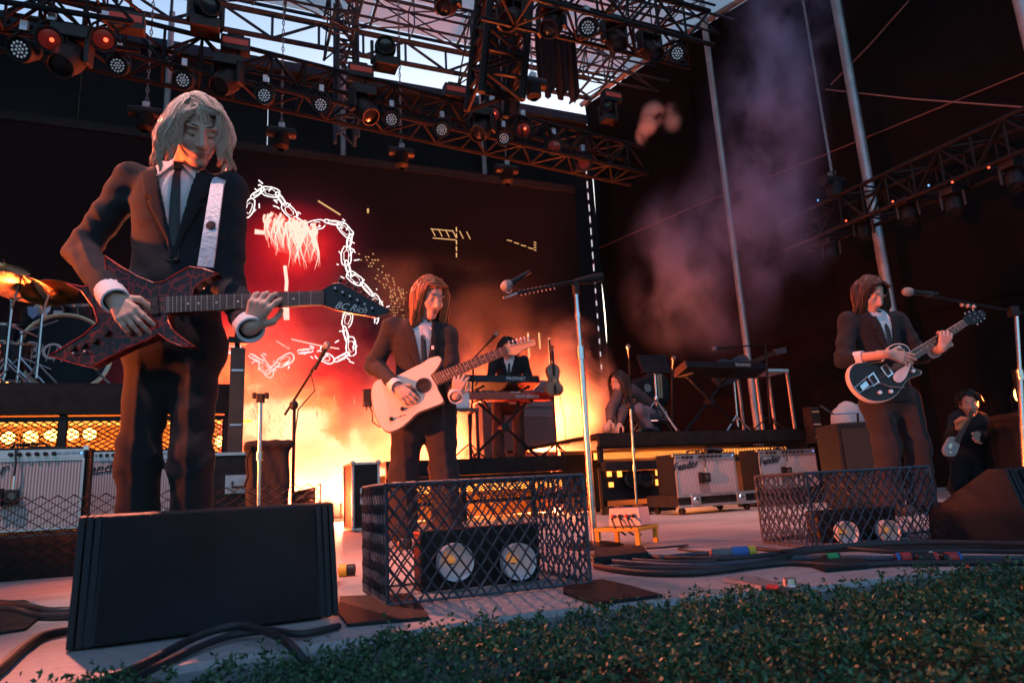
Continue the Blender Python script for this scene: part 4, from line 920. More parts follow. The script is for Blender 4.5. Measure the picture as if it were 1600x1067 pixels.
xs_ = wal(1118, 668, 6.9); xstand((xs_[0], 6.95, .82), .95, k3[2]-.07-.82, 'black crossed keyboard stand on the right riser', .1)
# white keyboard table behind the right keyboard
def table(c, w, d, h, mt, label, legm=BLACKM, name='table'):
    c = np.array(c, float); t = thing(name, label, 'table', c); mb = MB(); mb.box(c+V(0, 0, h-.02), (w, d, .04)); mb.build('table_top', mt, t, bevel=.004)
    for a in (-1, 1):
        for b in (-1, 1): mb = MB(); mb.box(c+V(a*(w/2-.02), b*(d/2-.02), (h-.04)/2), (.03, .03, h-.042)); mb.build('leg', legm, t)
q = wal(1190, 580, 7.4); table((q[0], 7.4, .82), .6, .4, q[2]-.82, WHITEP, 'white table behind the right keyboard', ALU)
q = wal(715, 640, 7.35); table((q[0], 7.35, .65), .4, .3, q[2]-.65, mat('brown_table', (.12, .06, .04), .5), 'small dark side table left of the middle keyboards')
p = wal(710, 626, 7.35); t = thing('white_box', 'small white box with red light on the side table', 'box', (p[0], 7.35, q[2])); mb = MB(); mb.box((p[0], 7.35, q[2]+.09), (.3, .2, .18)); mb.build('body', WHITEP, t, bevel=.01); mb = MB(); mb.box((p[0], 7.245, q[2]+.12), (.12, .012, .05)); mb.build('front_panel', REDL, t)
p = wal(800, 565, 9.0); t = thing('upright_synthesizer', 'pale upright synthesizer cabinet standing behind the keyboard player', 'synthesizer', (p[0], 9.0, .65))
mb = MB(); mb.box((p[0], 9.0, 1.22), (1.1, .3, 1.12)); mb.build('cabinet', mat('pale_cabinet', (.16, .11, .11), .6), t, bevel=.01)
for k in range(4): mb = MB(); mb.box((p[0], 8.842, 1.35+.14*k), (1.0, .012, .1)); mb.build('module_row', mat('grey_module', (.22, .16, .17), .5), t)
# violin on its stand
vc = wal(866, 592, 7.25); t = thing('violin', 'brown violin hanging on a stand right of the keyboards', 'violin', vc); VW = mat('violin_varnish', (.22, .07, .02), .25, coat=.6, var=.3, scale=10)
prof = [(-.0, -.175), (.06, -.17), (.1, -.13), (.1, -.08), (.075, -.05), (.055, -.005), (.068, .04), (.08, .08), (.07, .125), (.03, .16), (0, .165)]
out = [V(x, 0, z) for x, z in prof]+[V(-x, 0, z) for x, z in prof[::-1][1:-1]]
mb = MB(); mb.prism([vc+q*1.15 for q in out], (0, .05, 0)); mb.build('body', VW, t, bevel=.006)
mb = MB(); mb.box(vc+V(0, -.008, .19), (.025, .016, .3)); mb.build('fingerboard', BLACKP, t); mb = MB(); mb.box(vc+V(0, .01, .3), (.028, .03, .14)); mb.build('neck', VW, t)
mb = MB(); mb.lathe([(.001, -.02), (.022, -.018), (.022, .018), (.001, .02)], vc+V(0, .01, .39), (1, 0, 0), 12); mb.build('scroll', VW, t)
mb = MB(); mb.box(vc+V(0, -.012, -.02), (.05, .006, .035)); mb.build('bridge', mat('pale_wood', (.55, .38, .22), .5), t); mb = MB(); mb.box(vc+V(0, -.012, -.12), (.035, .01, .1), taper=.5); mb.build('tailpiece', BLACKP, t)
for s in (-1, 1): mb = MB(); mb.tube([vc+V(s*.045, -.002, .02), vc+V(s*.04, -.002, -.0), vc+V(s*.048, -.002, -.04)], .003, 5); mb.build('sound_slot', BLACKP, t)
b0 = V(vc[0]+.01, 7.33, .65); t = thing('violin_stand', 'thin black stand holding the violin', 'instrument stand', b0); bar(t, 'upright', b0, b0+V(0, 0, vc[2]+.5-.65), .011, BLACKM, 8)
tripod(t, b0, .16, .2, BLACKM); bar(t, 'arm', V(vc[0]+.01, 7.33, vc[2]+.3), vc+V(0, .04, .3), .009, BLACKM, 8)
mb = MB(); mb.tube([vc+V(.06, .03, -.1), vc+V(.12, .03, -.5), vc+V(.1, .05, -.9), vc+V(.3, .05, -1.0)], .005, 6); tag(mb.build('instrument_cable', CABLEM), 'thin cable hanging from the violin', 'cable')
# microphone boom at the keyboards, stands on the right riser
for k, (bx, by, Y, tx, ty, mx, my, z, lb) in enumerate(((735, 715, 7.5, 740, 560, 768, 530, .65, 'black boom microphone leaning behind the cream guitar'), (988, 672, 6.9, 983, 560, 982, 549, .82, 'upright microphone left of the crouching musician'),
        (1050, 670, 7.0, 1051, 575, 1052, 566, .82, 'thin black stand right of the music desk'), (1204, 665, 6.6, 1196, 538, 1124, 544, .82, 'black boom microphone above the right keyboard'))):
    b0 = wal(bx, by, Y); b0[2] = z; tp = wal(tx, ty, Y); m_ = wal(mx, my, Y-.1); t = thing('microphone_stand', lb, 'microphone stand', b0, 'microphone stands'); tripod(t, b0, .2, .25, BLACKM)
    bar(t, 'upright', b0+V(0, 0, .1), tp, .012, BLACKM, 8); bar(t, 'boom', tp-nrm(m_-tp)*.12, m_, .009, BLACKM, 8); mic(t, m_+nrm(m_-tp)*.06, m_-tp, 1.1)
# music desk on chrome tripod
b0 = wal(1030, 672, 6.5); b0[2] = .82; tp = wal(1022, 568, 6.5); t = thing('music_desk', 'black music desk on a chrome tripod right of the crouching musician', 'music stand', b0)
mb = MB(); mb.box(tp, (.42, .03, .22), (nrm(V(1, .1, .05)), V(0, .9, -.3), nrm(V(-.05, .3, .9)))); mb.build('desk', BLACKM, t, bevel=.006); mb = MB(); mb.box(tp+V(0, -.05, -.11), (.42, .07, .015)); mb.build('ledge', BLACKM, t)
bar(t, 'upright', b0+V(0, 0, .3), tp, .016, CHROME, 10)
for k in range(3):
    an = k*2.1+.5; bar(t, 'leg', b0+V(0, 0, .38), b0+V(.33*math.cos(an), .33*math.sin(an), .01), .013, CHROME, 8); bar(t, 'strut', b0+V(0, 0, .15), b0+V(.2*math.cos(an), .2*math.sin(an), .16), .008, CHROME, 6)
mb = MB(); mb.ell(b0+V(0, 0, .4), (.035, .035, .045), nu=10, nv=6); mb.build('collar', CHROME, t, smooth=50)
# black percussion bag with patches
p = wal(1003, 616, 7.0); t = thing('equipment_bag', 'black bag with round patches behind the crouching musician', 'bag', p)
v, fc = sdf_mesh(lambda P: su(.05, el(P, p, (.3, .2, .2)), el(P, p+V(.2, 0, .05), (.18, .18, .24)), rc(P, p, p-V(0, 0, .45), .14, .2)), p-V(.5, .4, .7), p+V(.5, .4, .4), .035); mb = MB(); mb.add(v, fc.tolist()); mb.build('body', mat('black_bag_cloth', (.012, .012, .013), .8, bump=.3), t, smooth=180)
for x, y, m in ((1012, 606, 'pale_patch'), (1005, 618, 'pale_patch'), (1009, 640, 'olive_patch')):
    mb = MB(); mb.lathe([(.001, .004), (.05, 0)], wal(x, y, 6.77), (0, -1, 0), 14); mb.build('patch', mat(m, (.4, .35, .35) if m[0] == 'p' else (.2, .17, .03), .7), t)
for x in (1030, 1034): mb = MB(); mb.tube([wal(x, 622, 6.8), wal(x-2, 585, 6.85)], .014, 8); tag(mb.build('drum_mallet', mat('pale_wood', (.55, .38, .22), .5), smooth=40), 'pale drum mallet standing in the black bag, %s one' % ('left' if x == 1030 else 'right'), 'mallet')
# monitor speaker and stand things at the right rear
p = at(1335, 700, 5.6); t = thing('speaker_cabinet', 'large black speaker cabinet behind the dark haired guitarist', 'speaker', (p[0], p[1], 0)); ax = (CR, HD, V(0, 0, 1)); ax = (V(CR[0], CR[1], 0)/math.hypot(CR[0], CR[1]), HD, V(0, 0, 1))
mb = MB(); mb.box((p[0], p[1], .34), (.42, .4, .66), ax); mb.build('cabinet', BLACKM, t, bevel=.015); mb = MB(); mb.box(V(p[0], p[1], .34)-HD*.206, (.36, .012, .56), ax); mb.build('grille', mat('speaker_grille', (.01, .01, .01), .6, bump=.8, bscale=300), t)
q = at(1300, 640, 6.0); t = thing('desk_lamp_arm', 'thin jointed metal arm above the black speaker cabinet', 'stand', (q[0], q[1], .9)); bar(t, 'arm', at(1282, 633, 6), at(1302, 647, 6), .008, CHROME); bar(t, 'arm', at(1302, 647, 6), at(1340, 645, 6), .008, CHROME); bar(t, 'upright', at(1340, 645, 6), at(1341, 665, 6), .01, BLACKM)
p = at(1330, 655, 6.6); t = thing('cloth_cover', 'pale grey cloth draped behind the black speaker cabinet', 'cloth', (p[0], p[1], .8))
v, fc = sdf_mesh(lambda P: su(.06, el(P, p, (.2, .12, .16)), rc(P, p+V(-.05, 0, .05), p+V(-.15, 0, -.3), .1, .14))+.012*np.sin(P[:, 0]*40+P[:, 2]*12), p-.6, p+.6, .03); mb = MB(); mb.add(v, fc.tolist()); mb.build('drapery', mat('grey_cloth', (.3, .31, .34), .85), t, smooth=180)
q = at(1615, 720, 6.2); t = thing('mixing_desk', 'dark equipment desk at the right edge behind the background guitarist', 'desk', (q[0], q[1], 0)); mb = MB(); mb.box((q[0]+.25, q[1], .34), (.7, .5, .66), ax); mb.build('desk', BLACKM, t, bevel=.01); mb = MB(); mb.box((q[0]+.25, q[1], .7), (.66, .45, .06), ax); mb.build('mixer', FIXM, t, bevel=.01)
for k in range(5): mb = MB(); mb.box((q[0]-.05+.12*k, q[1]-.1, .76), (.06, .1, .06+.02*(k % 3)), ax); mb.build('module', FIXM, t)
q = at(1618, 650, 6.8); upr = thing('equipment_tower', 'dark equipment tower at the right edge', 'rack', (q[0], q[1], 0)); mb = MB(); mb.box((q[0]+.2, q[1], .62), (.3, .35, 1.22), ax); mb.build('body', BLACKM, upr, bevel=.01); mb = MB(); mb.box((q[0]+.2, q[1]-.2, 1.0), (.2, .02, .3)); mb.build('panel', mat('rusty_panel', (.1, .04, .02), .7), upr)
# ------------------------------------------------------------------ people
R0 = V(math.cos(YAW), -math.sin(YAW), 0); ZZ = V(0, 0, 1)
def skinmat(name, c):
    m = mat(name, c, .5, var=.12, scale=30, bump=.08, bscale=260); b = m.node_tree.nodes['Principled BSDF']; b.inputs['Subsurface Weight'].default_value = .15; b.inputs['Subsurface Radius'].default_value = (.02, .008, .004); b.inputs['Subsurface Scale'].default_value = .3; return m
SKIN = skinmat('pale_skin', (.62, .38, .3)); SKIN2 = skinmat('tan_skin', (.42, .26, .19))
def suitmat(name, c):
    m = mat(name, c, .85, sheen=.04, spec=.25); n = m.node_tree; b = n.nodes['Principled BSDF']; L = n.links.new
    tc = n.nodes.new('ShaderNodeTexCoord'); n1 = n.nodes.new('ShaderNodeTexNoise'); n1.inputs['Scale'].default_value = 9; n1.inputs['Detail'].default_value = 5; L(tc.outputs['Object'], n1.inputs['Vector'])
    w = n.nodes.new('ShaderNodeTexWave'); w.inputs['Scale'].default_value = 160; w.bands_direction = 'DIAGONAL'; L(tc.outputs['Object'], w.inputs['Vector'])
    rp = n.nodes.new('ShaderNodeValToRGB'); rp.color_ramp.elements[0].color = (*[q*.7 for q in c], 1); rp.color_ramp.elements[1].color = (*[q*1.35 for q in c], 1); L(n1.outputs['Fac'], rp.inputs['Fac']); L(rp.outputs[0], b.inputs['Base Color'])
    ad = n.nodes.new('ShaderNodeMath'); ad.operation = 'MULTIPLY_ADD'; ad.inputs[1].default_value = .12; L(w.outputs['Fac'], ad.inputs[0]); L(n1.outputs['Fac'], ad.inputs[2])
    bp = n.nodes.new('ShaderNodeBump'); bp.inputs['Strength'].default_value = .5; bp.inputs['Distance'].default_value = .012; L(ad.outputs[0], bp.inputs['Height']); L(bp.outputs[0], b.inputs['Normal']); return m
SUIT = suitmat('charcoal_suit_wool', (.019, .02, .026)); SUITB = suitmat('black_suit_wool', (.016, .016, .02)); SUITC = suitmat('brown_grey_suit_wool', (.03, .026, .029))
SHIRT = mat('white_shirt_cotton', (.72, .72, .76), .75, var=.06, scale=20, bump=.25, bscale=25); TIE = mat('black_tie', (.012, .012, .014), .5)
LIPS = mat('lips', (.35, .1, .09), .4); LASH = mat('dark_lashes', (.03, .018, .015), .7)
def hand_caps(w, d, n, thumb, curl, spread=.1, k=1.0):
    """capsules of a hand: wrist w, finger direction d, palm normal n, thumb = side vector; curl = five angles"""
    d = nrm(d); n = nrm(n-d*(n@d)); s = nrm(np.cross(d, n)); s = s if s@thumb > 0 else -s
    caps = []; palm = []
    for i in range(4):
        kn = w + (d*(.09-.006*abs(i-1)) + s*(.03-.02*i))*k
        palm.append((w+(d*.012+s*(.014-.009*i))*k, kn, .0145*k, .0115*k))
        L = [.078, .086, .08, .062][i]*k; p = kn; an = 0; dr = nrm(d + s*spread*(1.5-i)/1.5)
        for q, fr in enumerate((.45, .31, .24)):
            an += curl[i+1]*(1, 1.15, .8)[q]; e = p + (dr*math.cos(an)+n*math.sin(an))*L*fr
            r0 = (.0098, .0088, .0078)[q]*k; caps.append((p, e, r0, r0*.9)); p = e
    b = w+(d*.022+s*.026+n*.004)*k; an = curl[0]
    t1 = b+nrm(s*.75+d*.7+n*.25)*.042*k; t2 = t1+nrm(s*(.45-an*.5)+d*.85+n*(.2+an))*.036*k; t3 = t2+nrm(s*(.2-an*.7)+d*.9+n*(.2+an*1.1))*.026*k
    return palm, caps, [(b, t1, .0135*k, .011*k), (t1, t2, .0108*k, .0098*k), (t2, t3, .0098*k, .008*k)]
def hand_sdf(palm, caps, th):
    def f(P):
        r = su(.012, *[rc(P, *c) for c in palm])
        for i in range(0, len(caps), 3): r = smin(r, su(.004, *[rc(P, *c) for c in caps[i:i+3]]), .006)
        return smin(r, su(.005, *[rc(P, *c) for c in th]), .01)
    return f
def head_field(c, ax, k):
    hx, hf, hu = ax
    def L(x, y, z): return c + (hx*x+hf*y+hu*z)*k
    def f(P):
        e = lambda q, r: el(P, L(*q), [a*k for a in r], ax)
        d = su(.03*k, e((0, -.012, .035), (.074, .094, .098)), e((0, .022, -.035), (.058, .072, .082)))
        d = smin(d, e((0, .062, -.098), (.027, .024, .02)), .03*k)
        for s in (-1, 1):
            d = smin(d, e((s*.042, .06, -.022), (.022, .02, .02)), .025*k); d = smax(d, -e((s*.031, .105, .014), (.022, .016, .013)), .022*k)
            d = smin(d, e((s*.031, .07, .01), (.0165, .0165, .0145)), .008*k); d = smin(d, e((s*.03, .082, .034), (.024, .01, .007)), .012*k)
            d = smin(d, e((s*.074, -.008, -.002), (.009, .02, .03)), .008*k)
        d = smin(d, rc(P, L(0, .085, .018), L(0, .109, -.026), .009*k, .0125*k), .012*k)
        for s in (-1, 1): d = smin(d, e((s*.012, .099, -.03), (.009, .01, .008)), .006*k)
        d = smin(d, e((0, .084, -.058), (.026, .012, .006)), .006*k); d = smin(d, e((0, .083, -.07), (.021, .012, .0075)), .006*k); d = smax(d, -e((0, .1, -.0635), (.024, .01, .0018)), .003*k)
        return d
    return f, L
def hair_strands(mb, L, ax, c, k, n, length, wave, seed, width=.004, part=0.0, vol=.012, front=.75, curtain=.05, frizz=.01, ymax=.055, curtain2=None, clumps=70, lift=.25, gather=.6):
    """locks of hair: strands share the sway of their clump, slide over the skull, keep off the face and hang"""
    rg = np.random.RandomState(seed); hx, hf, hu = ax; r = np.array([.076, .096, .1])*k; cc = L(0, -.012, .035); CSIDE = -1 if hx@R0 > 0 else 1
    grav = np.array([hx@-ZZ, hf@-ZZ, hu@-ZZ]); C = []
    while len(C) < clumps:
        az = rg.uniform(-math.pi, math.pi); po = math.acos(rg.uniform(.0, 1)); u = np.array([math.sin(po)*math.sin(az), math.sin(po)*math.cos(az), math.cos(po)])
        if u[1] > front and u[2] < .5: continue
        C.append((u, rg.uniform(0, 6.28), rg.uniform(0, 6.28), rg.uniform(.68, 1.12), rg.uniform(.002, vol), rg.randn(3)*frizz, rg.uniform(.55, .85)))
    ci = np.arange(n) % clumps; pick = lambda j: np.array([q[j] for q in C])[ci]
    U0, PH, PH2, LF, LY, FZ, FQ = [pick(j) for j in range(7)]
    U = U0+rg.randn(n, 3)*.1; U /= np.linalg.norm(U, axis=1)[:, None]; ok = ~((U[:, 1] > front+.08) & (U[:, 2] < .45))
    U, U0, PH, PH2, LF, LY, FZ, FQ = [q[ok] for q in (U, U0, PH, PH2, LF, LY, FZ, FQ)]; n = len(U)
    lay = .003+LY*rg.uniform(.5, 1.2, n); SG = np.where(U0[:, 0]*r[0] > part*k, 1.0, -1.0); RR = r+lay[:, None]
    P = U*RR; D = np.stack([SG*.8, -.1+.2*rg.randn(n), np.full(n, lift)], 1); D /= np.linalg.norm(D, axis=1)[:, None]
    m = max(6, int(length/.015)); ST = (length*LF*rg.uniform(.9, 1.05, n)/m)[:, None]; JT = rg.randn(n, 3)*.18*frizz*3; pts = np.zeros((m, n, 3))
    sgn = lambda x: np.where(np.abs(x) > .004, np.sign(x), SG)
    for j in range(m):
        t = j/m; pts[j] = P
        w = wave*min(1, t*1.6)*np.stack([np.sin(PH+j*FQ), np.cos(PH2+j*FQ*.8), np.zeros(n)], 1)
        D = D*.66+grav*.42+(FZ+JT)*t; D /= np.linalg.norm(D, axis=1)[:, None]; P = P+D*ST*k+w*ST
        l = np.linalg.norm(P/RR, axis=1); P = np.where((l < 1)[:, None], P/np.maximum(l, .05)[:, None], P)
        sd_ = sgn(P[:, 0]); cu = np.where(sd_*CSIDE > 0, curtain2 if curtain2 is not None else curtain, curtain)*k
        msk = (P[:, 1] > .03*k) & (P[:, 2] < .075*k) & (np.abs(P[:, 0]) < cu); P[:, 0] = np.where(msk, sd_*cu, P[:, 0])
        P[:, 1] = np.where(P[:, 2] < .06*k, np.minimum(P[:, 1], (ymax+lay)*k), P[:, 1])
        nr = np.hypot(P[:, 0], P[:, 1]+.01); msk = (P[:, 2] < -.07*k) & (nr < .06*k); P[:, 0] = np.where(msk, P[:, 0]*.06*k/np.maximum(nr, .01), P[:, 0])
    cid = ci[ok]; den = np.bincount(cid, minlength=clumps)[:, None]
    for j in range(m):                                              # strands of a lock draw together towards its tip
        mean = np.stack([np.bincount(cid, pts[j][:, a], clumps) for a in range(3)], 1)/np.maximum(den, 1)
        pts[j] += (mean[cid]-pts[j])*gather*(j/m)**.8
    W = cc + pts @ np.stack([hx, hf, hu])
    T = np.gradient(W, axis=0); T /= np.maximum(1e-9, np.linalg.norm(T, axis=2))[..., None]
    A = np.cross(T, rg.randn(1, n, 3)); A /= np.maximum(1e-6, np.linalg.norm(A, axis=2))[..., None]; B = np.cross(T, A)
    wd = (width*k*(1-.75*(np.arange(m)/(m-1))**2))[:, None, None]
    ring = np.stack([W+A*wd, W+B*wd*.5, W-A*wd, W-B*wd*.5], 2)          # m, n, 4, 3
    base = len(mb.v); mb.v += list(map(tuple, ring.transpose(1, 0, 2, 3).reshape(-1, 3).tolist()))
    ii = np.arange(n)[:, None, None]*m*4; jj = np.arange(m-1)[None, :, None]*4; kk = np.arange(4)[None, None, :]; k2 = (kk+1) % 4
    F = np.stack([ii+jj+kk, ii+jj+k2, ii+jj+4+k2, ii+jj+4+kk], -1).reshape(-1, 4)+base; mb.f += list(map(tuple, F.tolist()))
HAIRN = {}
def hairmat(name, c, c2):
    m = mat(name, c, .4, spec=.5); n = m.node_tree; b = n.nodes['Principled BSDF']; L = n.links.new
    g = n.nodes.new('ShaderNodeNewGeometry'); rp = n.nodes.new('ShaderNodeValToRGB'); e = rp.color_ramp.elements; e[0].color = (*[q*.3 for q in c], 1); e[1].color = (*c2, 1); x = e.new(.5); x.color = (*c, 1); L(g.outputs['Random Per Island'], rp.inputs['Fac']); L(rp.outputs[0], b.inputs['Base Color']); return m
def arm_chain(P, J, s, rs): return su(.03, rc(P, J['sh'+s], J['el'+s], rs[0], rs[1]), rc(P, J['el'+s], J['wr'+s], rs[1], rs[2]))
def person(label, J, tf, face, hup, cl, hv=.0045, bv=.009, hk=1.0, hands=None, hair=None, vopen=.3, vw=.062, sleeves=(.93, .93), hem=.0, trouser=1.0, group=None, legs=True, wr=1.0, lapel=True, bulk=1.0):
    base = (J['anR']+J['anL'])/2; base = V(base[0], base[1], min(J['anR'][2], J['anL'][2])-.08); t = thing('person', label, 'person', base, group)
    M = (J['shR']+J['shL'])/2; Hc = (J['hipR']+J['hipL'])/2; up = nrm(M-Hc); tf = nrm(tf-up*(tf@up)); rt = np.cross(up, -tf); rt = nrm(rt)
    if rt@(J['shL']-J['shR']) < 0: rt = -rt
    f32 = lambda v: np.asarray(v, np.float32)
    upf, tff, rtf = map(f32, (up, tf, rt)); tl = np.linalg.norm(M-Hc)
    nb = M+up*.045-tf*.02
    face = nrm(face); hup = nrm(hup-face*(hup@face)); hx = np.cross(face, hup); ax = (hx, face, hup); hc = J['head']
    hf_, LL = head_field(hc, ax, hk)
    # --- body: one skin mesh
    mb = MB()
    neck = lambda P: rc(P, LL(0, -.02, -.06), nb-up*.03, .05*hk, .058)
    lo, hi = bounds([hc, nb], .15*hk); v, fc = sdf_mesh(lambda P: smin(hf_(P), neck(P), .025), lo, hi, hv); mb.add(v, fc.tolist())
    def bodyf(P):
        d = su(.05, rc(P, M-up*.07, Hc+up*.08, .115, .11, tff, 1.6), rc(P, J['hipR'], J['hipL'], .09, .09), neck(P), rc(P, nb-up*.06, J['shR']-up*.01, .035, .035), rc(P, nb-up*.06, J['shL']-up*.01, .035, .035))
        for s in 'RL':
            d = smin(d, arm_chain(P, J, s, (.045, .036, .027)), .03)
            d = smin(d, su(.04, rc(P, J['hip'+s], J['kn'+s], .07, .052), rc(P, J['kn'+s], J['an'+s], .05, .034)), .04)
        return d
    allp = [J[q+s] for q in ('sh', 'el', 'wr', 'hip', 'kn', 'an') for s in 'RL']
    lo, hi = bounds(allp+[nb], .13); v, fc = sdf_mesh(bodyf, lo, hi, max(.016, bv*1.6)); mb.add(v, fc.tolist())
    if hands:
        for s, (d, n, th, cu, sp) in hands.items():
            pm, cp, tb = hand_caps(J['wr'+s], d, np.array(n, float), np.array(th, float), cu, sp, cl.get('hs', 1.0)); pts = [q for c in pm+cp+tb for q in c[:2]]
            lo, hi = bounds(pts, .02); fa = J['wr'+s]+(J['el'+s]-J['wr'+s])*.22
            hf2 = hand_sdf(pm, cp, tb)
            lo, hi = bounds(pts+[fa], .03); v, fc = sdf_mesh(lambda P: smin(hf2(P), rc(P, fa, J['wr'+s], .031, .0255), .015), lo, hi, max(.003, hv*.8)); mb.add(v, fc.tolist())
    body = mb.build('body', cl.get('skin', SKIN), t, smooth=180)
    # --- face details
    for s in (-1, 1):
        m2 = MB(); m2.tube([LL(s*x, y, z) for x, y, z in ((.014, .088, .036), (.03, .0895, .041), (.047, .077, .036))], [.0035*hk, .0045*hk, .002*hk], 6, flat=.6); m2.build('eyebrow', cl.get('brow', LASH), body)
        m2 = MB(); m2.tube([LL(s*x, y, z) for x, y, z in ((.018, .083, .004), (.03, .0862, .0005), (.044, .079, .004))], [.001*hk, .002*hk, .001*hk], 6); m2.build('eyelashes', LASH, body)
    m2 = MB(); m2.ell(LL(0, .0885, -.0585), (.023*hk, .0085*hk, .0045*hk), ax, 12, 7); m2.ell(LL(0, .0875, -.0695), (.019*hk, .0085*hk, .0055*hk), ax, 12, 7); m2.build('lips', LIPS, body, smooth=180)
    # --- jacket
    T0, T1 = M-up*.06, Hc+up*(.03-hem)
    def torso(P, o=0):
        d = su(.05, rc(P, T0, Hc+up*tl*.42, .172*bulk+o, .15*bulk+o, tff, 1.5), rc(P, Hc+up*tl*.42, T1, .15*bulk+o, .172*bulk+o, tff, 1.38))
        return smin(d, smin(rc(P, nb-up*.045, J['shR']+up*.006, .05+o, .056+o), rc(P, nb-up*.045, J['shL']+up*.006, .05+o, .056+o), .02), .04)
    def vee(P, g=0):
        q = P-f32(M); z = q@upf; x = q@rtf; y = q@tff
        w = vw*np.clip((z+vopen)/(vopen+.02), 0, 1.15)+g
        return np.maximum(np.maximum(np.abs(x)-w, -y-.02), -(z+vopen+g))
    def wrk(P, a):
        return a*wr*(np.sin(P@f32(up*38+rt*22+tf*9)+2.2*np.sin(P@f32(rt*17+up*9)))*.5+np.sin(P@f32(up*71-rt*31+tf*20)+1.7*np.sin(P@f32(up*23+tf*31)))*.3)
    def sleeve(P, s, o=0):
        e = J['el'+s]+(J['wr'+s]-J['el'+s])*sleeves[0 if s == 'R' else 1]; a, b = J['sh'+s]+up*.005, J['el'+s]
        d = su(.025, rc(P, a, b, .066*bulk+o, .055*bulk+o), rc(P, b, e, .056*bulk+o, .044+o))
        dr = f32(nrm(e-b)); d = np.maximum(d, (P-f32(e))@dr)
        ab = f32(nrm(b-a)); ph = (P-f32(b))@ab
        return d+.0075*wr*(np.abs(np.sin(ph*42+2*np.sin((P@rtf)*24)))-.5)*np.exp(-(ph/.16)**2)
    def jack(P):
        d = torso(P); d = np.maximum(d, -((P-f32(T1))@upf)-.004)
        d = smin(d, np.minimum(sleeve(P, 'R'), sleeve(P, 'L')), .034)+wrk(P, .005)
        return np.maximum(d, -np.maximum(vee(P), -1e9)) if vopen else d
    lo, hi = bounds([J[q+s] for q in ('sh', 'el', 'wr') for s in 'RL']+[T1, nb], .19); v, fc = sdf_mesh(jack, lo, hi, bv); m2 = MB(); m2.add(v, fc.tolist()); jk = m2.build('jacket', cl['jacket'], t, smooth=180)
    if vopen and lapel:
        def lap(P):
            d = np.abs(torso(P)-.008)-.006
            q = P-f32(M); z = q@upf
            v0 = vee(P); wv = .052*np.clip((z+vopen)/.2, .25, 1)*np.where(z > -.075, 1.0, 1.0)
            notch = np.where((z > -.085) & (z < -.07), .012, 0)
            return np.maximum(np.maximum(d, np.maximum(-v0-.004, v0-wv+notch)), np.maximum(-(q@tff)+.01, z-.03))
        lo, hi = bounds([M, M-up*vopen, J['shR'], J['shL']], .16); v, fc = sdf_mesh(lap, lo, hi, max(.0055, bv*.7))
        if len(fc): m2 = MB(); m2.add(v, fc.tolist()); m2.build('lapel', cl['jacket'], jk, smooth=60)
        for q in range(2):
            c = M-up*(vopen+.02+.09*q)+rt*.012; y = .172*bulk/1.45
            m2 = MB(); m2.ell(c+tf*(y+.004), (.009, .009, .009), nu=8, nv=6); m2.build('button', TIE, jk)
    # --- shirt with collar and cuffs
    def shf(P):
        d = torso(P, -.012); d = np.maximum(d, -((P-f32(Hc))@upf))
        return smin(d, rc(P, nb-up*.05, nb+up*.012, .07, .06), .02)
    lo, hi = bounds([M, Hc, J['shR'], J['shL'], nb], .17); v, fc = sdf_mesh(shf, lo, hi, max(.008, bv)); m2 = MB(); m2.add(v, fc.tolist()); sh = m2.build('shirt', cl.get('shirt', SHIRT), t, smooth=180)
    for s in (-1, 1):
        o = nb+up*.022; m2 = MB(); pt = [o+tf*.082+rt*s*.004, o+tf*.064+rt*s*.054+up*.008, o+rt*s*.074+up*.014, o+rt*s*.092-up*.03+tf*.045, o+tf*.115+rt*s*.056-up*.066]
        m2.prism(pt, (tf*.5+rt*s*.5+up*.3)*.006); m2.build('collar', cl.get('shirt', SHIRT), sh)
    if cl.get('tie', True):
        m2 = MB(); yy = (.172*bulk-.012)/1.5+.004
        a = nb+tf*.086+up*.008; b = M-up*.08+tf*(yy+.003); c = M-up*(vopen+.02)+tf*(yy+.0)
        m2.box(a, (.026, .022, .026), (rt, tf, up)); m2.tube([a-up*.01, nb-up*.035+tf*.112, b, c], [.01, .012, .016, .019], 8, flat=.22, hint=tf); m2.build('tie', cl.get('tiem', TIE), sh, smooth=50)
    if cl.get('cuff', True):
        for i, s in enumerate('RL'):
            e = J['el'+s]+(J['wr'+s]-J['el'+s])*(sleeves[i]-.06); w_ = J['el'+s]+(J['wr'+s]-J['el'+s])*min(1.06, sleeves[i]+.13)
            m2 = MB(); m2.lathe([(.034, 0), (.043, .001), (.042, np.linalg.norm(w_-e)), (.037, np.linalg.norm(w_-e)+.002), (.033, np.linalg.norm(w_-e)-.01)], e, w_-e, 18); m2.build('cuff', cl.get('shirt', SHIRT), sh, smooth=40)
    # --- trousers and shoes
    if legs:
        def trf(P):
            d = su(.05, rc(P, J['hipR']+up*.02, J['hipL']+up*.02, .1, .1, tff, 1.1), rc(P, Hc+up*.12, Hc, .13, .14, tff, 1.35))
            d = np.maximum(d, (P-f32(Hc+up*.13))@upf)
            for s in 'RL':
                k_ = J['kn'+s]; a_ = J['an'+s]-ZZ*.035
                lg = su(.05, rc(P, J['hip'+s], k_, .094*trouser, .068*trouser), rc(P, k_, a_, .07*trouser, .082*trouser)); lg = np.maximum(lg, -(P-f32(a_))@f32(ZZ))
                ph = (P-f32(k_))@f32(ZZ); ld = (P-f32(k_))@tff
                lg = lg+.0055*wr*(np.abs(np.sin(ph*27+2.2*np.sin((P@rtf)*18+1.3)))-.5)*np.exp(-(ph/.2)**2) - .006*np.exp(-(((P-f32(k_))@rtf)/.012)**2)*(ld > 0)
                d = smin(d, lg, .03)
            return d+wrk(P, .004)
